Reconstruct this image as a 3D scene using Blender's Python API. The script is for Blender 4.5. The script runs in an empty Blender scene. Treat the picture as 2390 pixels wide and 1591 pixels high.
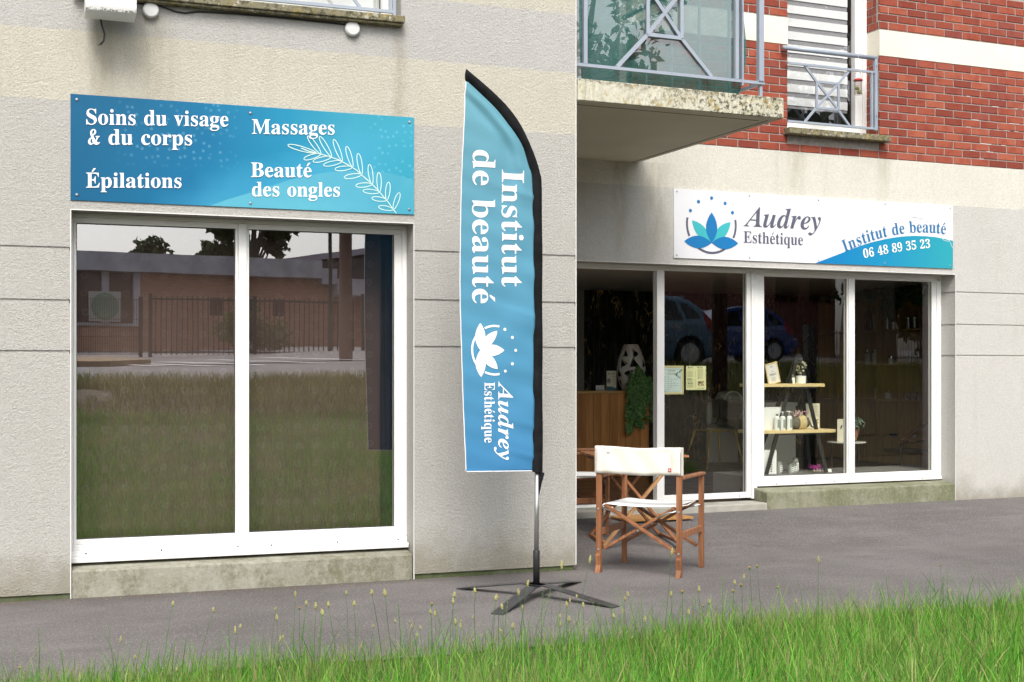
import bpy, bmesh, math, random, json
import numpy as np
from mathutils import Vector, Matrix
random.seed(7); np.random.seed(7)
R = math.radians
sc = bpy.context.scene
COL = sc.collection

# ---------------------------------------------------------------- camera, sky, sun, exposure
EYE = 1.38
cam_d = bpy.data.cameras.new('camera'); cam = bpy.data.objects.new('camera', cam_d); COL.objects.link(cam)
cam.location = (0, 0, EYE); cam.rotation_euler = (R(90), 0, R(-23.15))
cam_d.sensor_width = 36.0; cam_d.lens = 3082.0 / 2390.0 * 36.0
cam_d.shift_y = 72.5 / 2390.0
cam_d.clip_start = 0.05; cam_d.clip_end = 600
sc.camera = cam

SUN_EL, SUN_AZ = 50.0, 200.0            # azimuth clockwise from +Y: high, behind and left of the camera
world = bpy.data.worlds.new('World'); sc.world = world; world.use_nodes = True
wn = world.node_tree.nodes; wl = world.node_tree.links
bg = wn['Background']
sky = wn.new('ShaderNodeTexSky'); sky.sky_type = 'NISHITA'; sky.sun_disc = False
sky.sun_elevation = R(SUN_EL); sky.sun_rotation = R(SUN_AZ); sky.air_density = 1.0; sky.dust_density = 4.0; sky.ozone_density = 1.0
hs = wn.new('ShaderNodeHueSaturation'); hs.inputs['Saturation'].default_value = 0.30     # thin overcast: nearly colourless sky
wl.new(sky.outputs[0], hs.inputs['Color']); wl.new(hs.outputs[0], bg.inputs['Color'])
bg.inputs['Strength'].default_value = 0.15
sun_d = bpy.data.lights.new('sun', 'SUN'); sun_d.energy = 1.4; sun_d.angle = R(22); sun_d.color = (1.0, 0.95, 0.88)
sun = bpy.data.objects.new('sun', sun_d); COL.objects.link(sun)
sdir = Vector((math.sin(R(SUN_AZ)) * math.cos(R(SUN_EL)), math.cos(R(SUN_AZ)) * math.cos(R(SUN_EL)), math.sin(R(SUN_EL))))
sun.rotation_euler = sdir.to_track_quat('Z', 'Y').to_euler(); sun.location = sdir * 40
vs = sc.view_settings; vs.view_transform = 'Standard'; vs.look = 'None'; vs.gamma = 1.0; vs.use_curve_mapping = False
vs.exposure = 0.90
cy = sc.cycles; cy.use_denoising = True; cy.max_bounces = 8; cy.transparent_max_bounces = 24; cy.glossy_bounces = 4
cy.diffuse_bounces = 6; cy.caustics_reflective = False; cy.caustics_refractive = False; cy.sample_clamp_indirect = 6

# ---------------------------------------------------------------- materials
MATS = {}
def mat(name, c1, c2=None, scale=5.0, rough=0.6, bump=0.0, bscale=60.0, metal=0.0, spec=0.5, coord='Object',
        stretch=(1, 1, 1), lo=0.35, hi=0.65, detail=5.0, per_object=0.0, trans=0.0, coat=0.0):
    """principled material, two colours mixed by noise, fine bump, optional variation from object to object"""
    if name in MATS: return MATS[name]
    m = bpy.data.materials.new(name); m.use_nodes = True
    n, l = m.node_tree.nodes, m.node_tree.links
    b = n['Principled BSDF']
    b.inputs['Roughness'].default_value = rough; b.inputs['Metallic'].default_value = metal
    b.inputs['Specular IOR Level'].default_value = spec
    b.inputs['Coat Weight'].default_value = coat
    b.inputs['Transmission Weight'].default_value = trans
    b.inputs['Base Color'].default_value = (*c1, 1)
    out = None
    if c2 is not None or bump:
        if coord == 'World':
            g = n.new('ShaderNodeNewGeometry'); src = g.outputs['Position']
        else:
            g = n.new('ShaderNodeTexCoord'); src = g.outputs['Object']
        mp = n.new('ShaderNodeMapping'); mp.inputs['Scale'].default_value = stretch
        l.new(src, mp.inputs['Vector'])
        if per_object:
            oi = n.new('ShaderNodeObjectInfo'); mu = n.new('ShaderNodeMath'); mu.operation = 'MULTIPLY'; mu.inputs[1].default_value = 37.0
            l.new(oi.outputs['Random'], mu.inputs[0]); cb = n.new('ShaderNodeCombineXYZ')
            l.new(mu.outputs[0], cb.inputs[0]); l.new(mu.outputs[0], cb.inputs[2]); l.new(cb.outputs[0], mp.inputs['Location'])
    if c2 is not None:
        nz = n.new('ShaderNodeTexNoise'); nz.inputs['Scale'].default_value = scale; nz.inputs['Detail'].default_value = detail
        l.new(mp.outputs[0], nz.inputs['Vector'])
        cr = n.new('ShaderNodeValToRGB'); e = cr.color_ramp.elements
        e[0].position = lo; e[0].color = (*c1, 1); e[1].position = hi; e[1].color = (*c2, 1)
        l.new(nz.outputs['Fac'], cr.inputs[0]); out = cr.outputs[0]
    if per_object:
        oi2 = n.new('ShaderNodeObjectInfo'); mr = n.new('ShaderNodeMapRange')
        mr.inputs[3].default_value = 1 - per_object; mr.inputs[4].default_value = 1 + per_object
        l.new(oi2.outputs['Random'], mr.inputs[0])
        hv = n.new('ShaderNodeHueSaturation'); l.new(mr.outputs[0], hv.inputs['Value'])
        if out: l.new(out, hv.inputs['Color'])
        else: hv.inputs['Color'].default_value = (*c1, 1)
        out = hv.outputs[0]
    if out: l.new(out, b.inputs['Base Color'])
    if bump:
        nb = n.new('ShaderNodeTexNoise'); nb.inputs['Scale'].default_value = bscale; nb.inputs['Detail'].default_value = 3
        l.new(mp.outputs[0], nb.inputs['Vector'])
        bp = n.new('ShaderNodeBump'); bp.inputs['Strength'].default_value = 1.0; bp.inputs['Distance'].default_value = bump
        l.new(nb.outputs['Fac'], bp.inputs['Height']); l.new(bp.outputs[0], b.inputs['Normal'])
    MATS[name] = m
    return m

class G:
    """small node-graph helper"""
    def __init__(s, name):
        s.m = bpy.data.materials.new(name); s.m.use_nodes = True
        s.n, s.l = s.m.node_tree.nodes, s.m.node_tree.links; s.b = s.n['Principled BSDF']
        MATS[name] = s.m
    def node(s, t, **kw):
        x = s.n.new(t)
        for k, v in kw.items(): setattr(x, k, v)
        return x
    def pos(s): return s.node('ShaderNodeNewGeometry').outputs['Position']
    def obj(s): return s.node('ShaderNodeTexCoord').outputs['Object']
    def uv(s): return s.node('ShaderNodeTexCoord').outputs['UV']
    def sep(s, v):
        x = s.node('ShaderNodeSeparateXYZ'); s.l.new(v, x.inputs[0]); return x.outputs
    def put(s, sock, v):
        if isinstance(v, (int, float)): sock.default_value = v
        elif isinstance(v, tuple): sock.default_value = (*v, 1) if len(v) == 3 and sock.type == 'RGBA' else v
        else: s.l.new(v, sock)
    def math(s, op, a, b=0.0, c=None, clamp=False):
        x = s.node('ShaderNodeMath', operation=op, use_clamp=clamp); s.put(x.inputs[0], a); s.put(x.inputs[1], b)
        if c is not None: s.put(x.inputs[2], c)
        return x.outputs[0]
    def noise(s, v, scale, detail=4.0, rough=0.5, stretch=None, dist=0.0):
        if stretch:
            mp = s.node('ShaderNodeMapping'); mp.inputs['Scale'].default_value = stretch; s.l.new(v, mp.inputs['Vector']); v = mp.outputs[0]
        x = s.node('ShaderNodeTexNoise'); x.inputs['Scale'].default_value = scale; x.inputs['Detail'].default_value = detail
        x.inputs['Roughness'].default_value = rough; x.inputs['Distortion'].default_value = dist
        s.l.new(v, x.inputs['Vector']); return x.outputs['Fac']
    def ramp(s, f, stops, const=False):
        x = s.node('ShaderNodeValToRGB'); cr = x.color_ramp
        if const: cr.interpolation = 'CONSTANT'
        while len(cr.elements) < len(stops): cr.elements.new(0.5)
        for e, (p, c) in zip(cr.elements, stops):
            e.position = p; e.color = (*c, 1) if isinstance(c, tuple) else (c, c, c, 1)
        s.put(x.inputs[0], f); return x.outputs[0]
    def step(s, v, a, b):
        x = s.node('ShaderNodeMapRange', interpolation_type='SMOOTHSTEP'); s.put(x.inputs[0], v)
        x.inputs[1].default_value = a; x.inputs[2].default_value = b; return x.outputs[0]
    def mix(s, f, a, b, mode='MIX'):
        x = s.node('ShaderNodeMix', data_type='RGBA', blend_type=mode); s.put(x.inputs[0], f); s.put(x.inputs[6], a); s.put(x.inputs[7], b)
        return x.outputs[2]
    def bump(s, h, dist, strength=1.0):
        x = s.node('ShaderNodeBump'); x.inputs['Distance'].default_value = dist; x.inputs['Strength'].default_value = strength
        s.put(x.inputs['Height'], h); s.l.new(x.outputs[0], s.b.inputs['Normal'])
    def done(s, color, rough=0.7, spec=0.4):
        s.put(s.b.inputs['Base Color'], color); s.put(s.b.inputs['Roughness'], rough); s.b.inputs['Specular IOR Level'].default_value = spec
        return s.m

def render_mat(name, wing):
    """sprayed render painted in grey and cream bands, with run-off streaks and dirt at the foot"""
    g = G(name); p = g.pos(); x, y, z = g.sep(p)
    grey = g.mix(g.noise(p, 0.9, 4), (0.43, 0.42, 0.395), (0.50, 0.49, 0.465))
    if wing != 'left': grey = g.mix(g.noise(p, 0.9, 4), (0.50, 0.49, 0.465), (0.57, 0.56, 0.535))
    cool = g.mix(g.noise(p, 0.9, 4), (0.44, 0.434, 0.42), (0.51, 0.503, 0.485))
    cream = g.mix(g.noise(p, 1.2, 4), (0.50, 0.475, 0.395), (0.575, 0.548, 0.47))
    jit = g.math('MULTIPLY', g.math('SUBTRACT', g.noise(p, 9, 2), 0.5), 0.02)
    zz = g.math('ADD', z, jit)
    if wing == 'left':
        f1 = g.math('GREATER_THAN', zz, 3.03); f2 = g.math('GREATER_THAN', zz, 3.462); f3 = g.math('GREATER_THAN', zz, 3.872)
        col = g.mix(f1, grey, cream); col = g.mix(f2, col, cool); col = g.mix(f3, col, cream)
        streaks = [(0.88, 0.045, 3.72, 2.95), (1.17, 0.07, 3.6, 3.07), (2.76, 0.03, 3.70, 2.6)]
    else:
        f1 = g.math('GREATER_THAN', zz, 3.06)
        col = g.mix(f1, grey, g.mix(g.noise(p, 1.2, 4), (0.62, 0.60, 0.53), (0.69, 0.67, 0.60)))
        streaks = [(5.9, 0.10, 3.28, 2.35), (5.55, 0.05, 3.28, 2.4), (7.45, 0.06, 3.62, 3.05), (8.45, 0.05, 3.62, 3.1)]
    wob = g.math('MULTIPLY', g.math('SUBTRACT', g.noise(p, 3, 3), 0.5), 0.12)
    for sx, w, zt, zb in streaks:
        d = g.math('ABSOLUTE', g.math('SUBTRACT', g.math('ADD', x, wob), sx))
        a = g.math('SUBTRACT', 1.0, g.step(d, w * 0.2, w * 2.4))
        a = g.math('MULTIPLY', a, g.math('MULTIPLY', g.step(z, zb - 0.4, zb + 0.5), g.math('LESS_THAN', z, zt)))
        a = g.math('MULTIPLY', a, g.step(g.noise(p, 14, 5, 0.7, (1, 1, .25)), 0.25, 0.65))
        col = g.mix(g.math('MULTIPLY', a, 0.42), col, (0.25, 0.225, 0.13))
    # long faint rain streaks, all over
    rn = g.step(g.noise(p, 4.0, 5, 0.65, (1.6, 1.6, 0.12)), 0.5, 0.8)
    col = g.mix(g.math('MULTIPLY', rn, 0.24), col, (0.28, 0.26, 0.21))
    tw = g.step(g.noise(p, 2.1, 6, .7, (1, 1, .8)), .35, .7); col = g.mix(g.math('MULTIPLY', tw, .10), col, (0.36, 0.34, 0.29))
    # dirt splashed up at the foot of the wall
    nd = g.noise(p, 3.2, 6, 0.7)
    low = g.math('SUBTRACT', 1.0, g.step(g.math('ADD', z, g.math('MULTIPLY', g.math('SUBTRACT', nd, 0.5), -0.55)), 0.02, 0.36))
    dirt = g.mix(g.noise(p, 5, 3), (0.30, 0.26, 0.19), (0.17, 0.17, 0.12))
    col = g.mix(g.math('MULTIPLY', low, 0.75), col, dirt)
    sp = g.step(g.noise(p, 45, 3, 0.6), 0.66, 0.74)
    col = g.mix(g.math('MULTIPLY', sp, 0.22), col, (0.2, 0.19, 0.16))
    h = g.math('ADD', g.noise(p, 62, 4, 0.75), g.math('MULTIPLY', g.noise(p, 140, 2, .6), .6))
    gr = g.step(g.noise(p, 85, 3, .7), .35, .65); col = g.mix(g.math('MULTIPLY', g.math('SUBTRACT', 1.0, gr), 0.24), col, (0.24, 0.225, 0.19))
    g.bump(h, 0.010 if wing == 'left' else 0.006)
    return g.done(col, 0.9, 0.2)

def concrete_mat(name, base, dark, moss, amount=0.5, spots=0.0, xramp=None):
    g = G(name); p = g.pos(); x, y, z = g.sep(p)
    col = g.mix(g.noise(p, 4, 6, 0.7), base, dark)
    big = g.noise(p, 2.6, 8, 0.8, (1, 1, .55)); fine = g.noise(p, 34, 6, 0.8)
    ms = g.step(g.math('ADD', g.math('MULTIPLY', big, .65), g.math('MULTIPLY', fine, .35)), 0.60 - amount * 0.28, 0.74 - amount * 0.2)
    col = g.mix(g.math('MULTIPLY', g.step(g.noise(p, 7, 6, .75, (1, 1, .3)), .5, .7), .45), col, tuple(c * .55 for c in base))
    if xramp: ms = g.math('MULTIPLY', ms, g.step(x, *xramp))
    col = g.mix(g.math('MULTIPLY', ms, 0.8), col, moss)
    if spots and xramp:
        stv = g.step(g.noise(p, 16, 5, .75, (1, 1, .18)), .48, .66); col = g.mix(g.math('MULTIPLY', stv, .55), col, (0.20, 0.185, 0.115))
        upr = g.math('MULTIPLY', g.step(g.math('ADD', z, g.math('MULTIPLY', g.noise(p, 22, 4, .7), .05)), 3.40, 3.445), g.step(g.noise(p, 40, 4, .7), .4, .6)); col = g.mix(g.math('MULTIPLY', upr, .8), col, (0.07, 0.065, 0.035))
    if spots:
        s1 = g.step(g.noise(p, 30, 6, 0.8), 0.49, 0.58); s2 = g.step(g.noise(p, 26, 5, 0.7), 0.56, 0.63)
        if xramp: s1 = g.math('MULTIPLY', s1, g.step(x, xramp[0], xramp[1]))
        col = g.mix(g.math('MULTIPLY', s1, spots), col, (0.045, 0.042, 0.03)); col = g.mix(g.math('MULTIPLY', s2, spots), col, (0.45, 0.43, 0.36))
        s3 = g.step(g.noise(p, 12, 6, 0.7), 0.54, 0.66)
        col = g.mix(g.math('MULTIPLY', s3, spots * 0.8), col, (0.30, 0.22, 0.05))
    g.bump(g.noise(p, 50, 4, 0.7), 0.005)
    return g.done(col, 0.93, 0.2)

def pane_mat(name, refl, tint=(1, 1, 1)):
    """window glass: see-through, reflecting more at grazing angles"""
    g = G(name); g.n.remove(g.b)
    fr = g.node('ShaderNodeFresnel'); fr.inputs['IOR'].default_value = 1.5
    f = g.math('ADD', fr.outputs[0], refl, clamp=True)
    f = g.math('MULTIPLY', f, g.math('SUBTRACT', 1.0, g.node('ShaderNodeNewGeometry').outputs['Backfacing']))
    tr = g.node('ShaderNodeBsdfTransparent'); tr.inputs[0].default_value = (*tint, 1)
    gl = g.node('ShaderNodeBsdfGlossy'); gl.inputs['Roughness'].default_value = 0.0; gl.inputs['Color'].default_value = (1, 0.99, 1, 1)
    w = g.noise(g.pos(), 1.3, 2); bp = g.node('ShaderNodeBump'); bp.inputs['Distance'].default_value = 0.00022
    g.l.new(w, bp.inputs['Height']); g.l.new(bp.outputs[0], gl.inputs['Normal'])
    mx = g.node('ShaderNodeMixShader'); g.put(mx.inputs[0], f); g.l.new(tr.outputs[0], mx.inputs[1]); g.l.new(gl.outputs[0], mx.inputs[2])
    g.l.new(mx.outputs[0], g.n['Material Output'].inputs['Surface'])
    return g.m

def wood_mat(name, c1, c2, axis='z', scale=1.0, rough=0.55, knots=0.0, per_object=0.12):
    g = G(name); p = g.obj()
    oi = g.node('ShaderNodeObjectInfo'); cb = g.node('ShaderNodeCombineXYZ'); r = g.math('MULTIPLY', oi.outputs['Random'], 23.0)
    g.l.new(r, cb.inputs[0]); g.l.new(r, cb.inputs[1]); g.l.new(r, cb.inputs[2])
    va = g.node('ShaderNodeVectorMath', operation='ADD'); g.l.new(p, va.inputs[0]); g.l.new(cb.outputs[0], va.inputs[1]); p = va.outputs[0]
    st = {'z': (1, 1, 0.07), 'x': (0.07, 1, 1), 'y': (1, 0.07, 1)}[axis]
    n1 = g.noise(p, 26 * scale, 4, 0.6, st, 0.6); n2 = g.noise(p, 90 * scale, 3, 0.6, st)
    f = g.math('ADD', g.math('MULTIPLY', n1, 0.7), g.math('MULTIPLY', n2, 0.3))
    col = g.ramp(f, [(0.32, c1), (0.66, c2)])
    if knots:
        v = g.node('ShaderNodeTexVoronoi'); v.inputs['Scale'].default_value = 3.2
        mp = g.node('ShaderNodeMapping'); mp.inputs['Scale'].default_value = (1, 1, 0.6); g.l.new(p, mp.inputs[0]); g.l.new(mp.outputs[0], v.inputs['Vector'])
        k = g.math('SUBTRACT', 1.0, g.step(v.outputs['Distance'], 0.05, 0.12))
        col = g.mix(g.math('MULTIPLY', k, knots), col, tuple(0.35 * c for c in c1))
    mr = g.node('ShaderNodeMapRange'); mr.inputs[3].default_value = 1 - per_object; mr.inputs[4].default_value = 1 + per_object
    g.l.new(oi.outputs['Random'], mr.inputs[0])
    hv = g.node('ShaderNodeHueSaturation'); g.l.new(col, hv.inputs['Color']); g.l.new(mr.outputs[0], hv.inputs['Value'])
    g.bump(f, 0.0012)
    return g.done(hv.outputs[0], rough, 0.4)

def dots_nodes(g, u, v, pitch, r0, r1, wob=0.35):
    """scattered print dots on a plane with coordinates u, v (0..1 mask)"""
    cb = g.node('ShaderNodeCombineXYZ'); g.put(cb.inputs[0], u); g.put(cb.inputs[1], v)
    vo = g.node('ShaderNodeTexVoronoi'); vo.voronoi_dimensions = '2D'; vo.inputs['Scale'].default_value = 1 / pitch; vo.inputs['Randomness'].default_value = wob
    g.l.new(cb.outputs[0], vo.inputs['Vector'])
    return g.math('SUBTRACT', 1.0, g.step(vo.outputs['Distance'], r0 / pitch, r1 / pitch)), vo
# ---------------------------------------------------------------- object helpers
def tag(o, label=None, cat=None, group=None, kind=None):
    if label: o['label'] = label
    if cat: o['category'] = cat
    if group: o['group'] = group
    if kind: o['kind'] = kind
    return o
def thing(name, label, cat, loc=(0, 0, 0), rz=0.0, group=None):
    o = bpy.data.objects.new(name, None); COL.objects.link(o); o.location = loc; o.rotation_euler = (0, 0, rz)
    o.empty_display_size = 0.1
    return tag(o, label, cat, group)

class MB:
    """collects shapes, then links them as one mesh object; coordinates are world ones unless T or local says otherwise"""
    def __init__(s): s.v = []; s.f = []
    def add(s, vs, fs):
        k = len(s.v); s.v += [tuple(p) for p in vs]; s.f += [tuple(i + k for i in f) for f in fs]; return s
    def box(s, x0, x1, y0, y1, z0, z1):
        if x0 > x1: x0, x1 = x1, x0
        if y0 > y1: y0, y1 = y1, y0
        if z0 > z1: z0, z1 = z1, z0
        return s.add([(x0, y0, z0), (x1, y0, z0), (x1, y1, z0), (x0, y1, z0), (x0, y0, z1), (x1, y0, z1), (x1, y1, z1), (x0, y1, z1)],
                     [(0, 3, 2, 1), (4, 5, 6, 7), (0, 1, 5, 4), (1, 2, 6, 5), (2, 3, 7, 6), (3, 0, 4, 7)])
    def beam(s, p, q, w, d, up=(0, 0, 1)):
        p, q = Vector(p), Vector(q); a = (q - p).normalized(); u = Vector(up)
        x = a.cross(u)
        if x.length < 1e-4: x = a.cross(Vector((0, 1, 0)))
        x.normalize(); y = x.cross(a).normalized()
        c = [(-1, -1), (1, -1), (1, 1), (-1, 1)]
        vs = [r + x * (i * w / 2) + y * (j * d / 2) for r in (p, q) for i, j in c]
        return s.add(vs, [(0, 1, 2, 3), (7, 6, 5, 4), (0, 4, 5, 1), (1, 5, 6, 2), (2, 6, 7, 3), (3, 7, 4, 0)])
    def tube(s, pts, r, n=8, cap=True):
        pts = [Vector(p) for p in pts]; rs = r if isinstance(r, (list, tuple)) else [r] * len(pts)
        rings = []; ref = None
        for i, p in enumerate(pts):
            a = (pts[min(i + 1, len(pts) - 1)] - pts[max(i - 1, 0)]).normalized()
            if ref is None: ref = a.orthogonal().normalized()
            x = (ref - a * ref.dot(a)).normalized(); y = a.cross(x); ref = x
            rings.append([p + (x * math.cos(t) + y * math.sin(t)) * rs[i] for t in [2 * math.pi * k / n for k in range(n)]])
        vs = [v for rg in rings for v in rg]; fs = []
        for i in range(len(rings) - 1):
            for k in range(n): fs.append((i * n + k, i * n + (k + 1) % n, (i + 1) * n + (k + 1) % n, (i + 1) * n + k))
        if cap: fs.append(tuple(reversed(range(n)))); fs.append(tuple(range((len(rings) - 1) * n, len(rings) * n)))
        return s.add(vs, fs)
    def lathe(s, prof, c=(0, 0, 0), n=24, axis='z'):
        vs = []; fs = []
        for r, z in prof:
            for k in range(n):
                t = 2 * math.pi * k / n; a, b = r * math.cos(t), r * math.sin(t)
                vs.append((c[0] + a, c[1] + b, c[2] + z) if axis == 'z' else ((c[0] + a, c[1] + z, c[2] + b) if axis == 'y' else (c[0] + z, c[1] + a, c[2] + b)))
        for i in range(len(prof) - 1):
            for k in range(n): fs.append((i * n + k, i * n + (k + 1) % n, (i + 1) * n + (k + 1) % n, (i + 1) * n + k))
        fs.append(tuple(reversed(range(n)))); fs.append(tuple(range((len(prof) - 1) * n, len(prof) * n)))
        return s.add(vs, fs)
    def prism(s, poly, t0, t1, axis='y'):
        """outline in the plane across axis, between t0 and t1"""
        def P(a, b, t): return (a, t, b) if axis == 'y' else ((t, a, b) if axis == 'x' else (a, b, t))
        n = len(poly); vs = [P(a, b, t0) for a, b in poly] + [P(a, b, t1) for a, b in poly]
        fs = [tuple(range(n)), tuple(reversed(range(n, 2 * n)))] + [(i, i + n, (i + 1) % n + n, (i + 1) % n) for i in range(n)]
        return s.add(vs, fs)
    def build(s, name, m, parent=None, T=None, smooth=False, bevel=0.0, local=False, label=None):
        me = bpy.data.meshes.new(name)
        vs = s.v if T is None else [tuple(T @ Vector(p)) for p in s.v]
        org = Vector((0, 0, 0))
        if not local:                                           # put the origin in the middle of the shape
            a = np.array(vs); org = Vector(((a.max(0) + a.min(0)) / 2).tolist()); vs = (a - np.array(org)).tolist()
        me.from_pydata(vs, [], s.f)
        bm = bmesh.new(); bm.from_mesh(me); bmesh.ops.recalc_face_normals(bm, faces=bm.faces); bm.to_mesh(me); bm.free()
        if m: me.materials.append(m)
        if smooth:
            for p in me.polygons: p.use_smooth = True
        o = bpy.data.objects.new(name, me); COL.objects.link(o)
        o.location = org
        if bevel:
            b = o.modifiers.new('bevel', 'BEVEL'); b.width = bevel; b.segments = 2; b.limit_method = 'ANGLE'; b.angle_limit = R(40)
        if smooth and not bevel:
            pass
        attach(o, parent, local)
        if label: o['label'] = label
        return o
def world_m(o):
    m = o.matrix_basis.copy()
    if o.parent: m = world_m(o.parent) @ o.matrix_parent_inverse @ m
    return m
def attach(o, parent, local=False):
    if parent is None: return o
    o.parent = parent
    o.matrix_parent_inverse = Matrix.Identity(4) if local else world_m(parent).inverted()
    return o
def copy_tree(o, parent=None, top=True):
    c = o.copy(); COL.objects.link(c)
    if parent: c.parent = parent; c.matrix_parent_inverse = o.matrix_parent_inverse.copy()
    for ch in KIDS(o): copy_tree(ch, c, False)
    return c
def KIDS(o): return [x for x in o.children]

# frame of the left wing: s along its face (0 at the corner, negative to the left), off into the building
DA = R(2.79); CORNER = Vector((4.026, 8.284, 0))
TA = Matrix.Translation(CORNER) @ Matrix.Rotation(-DA, 4, 'Z')

def terrain(x, y):
    """height of the ground: level by the building, a bank up to the road, rising slowly beyond it"""
    def ss(t): t = np.clip(t, 0, 1); return t * t * (3 - 2 * t)
    x = np.asarray(x, float); y = np.asarray(y, float)
    top = 1.17 + 0.24 * ss((x - 3.0) / 7.0)
    z = top * ss((6.3 - y) / 7.6)
    z = z + np.where(y < -2.5, (-2.5 - y) * 0.0285, 0)
    z = z + 0.085 * ss((y - 8.5) / 1.9)
    return z

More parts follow.
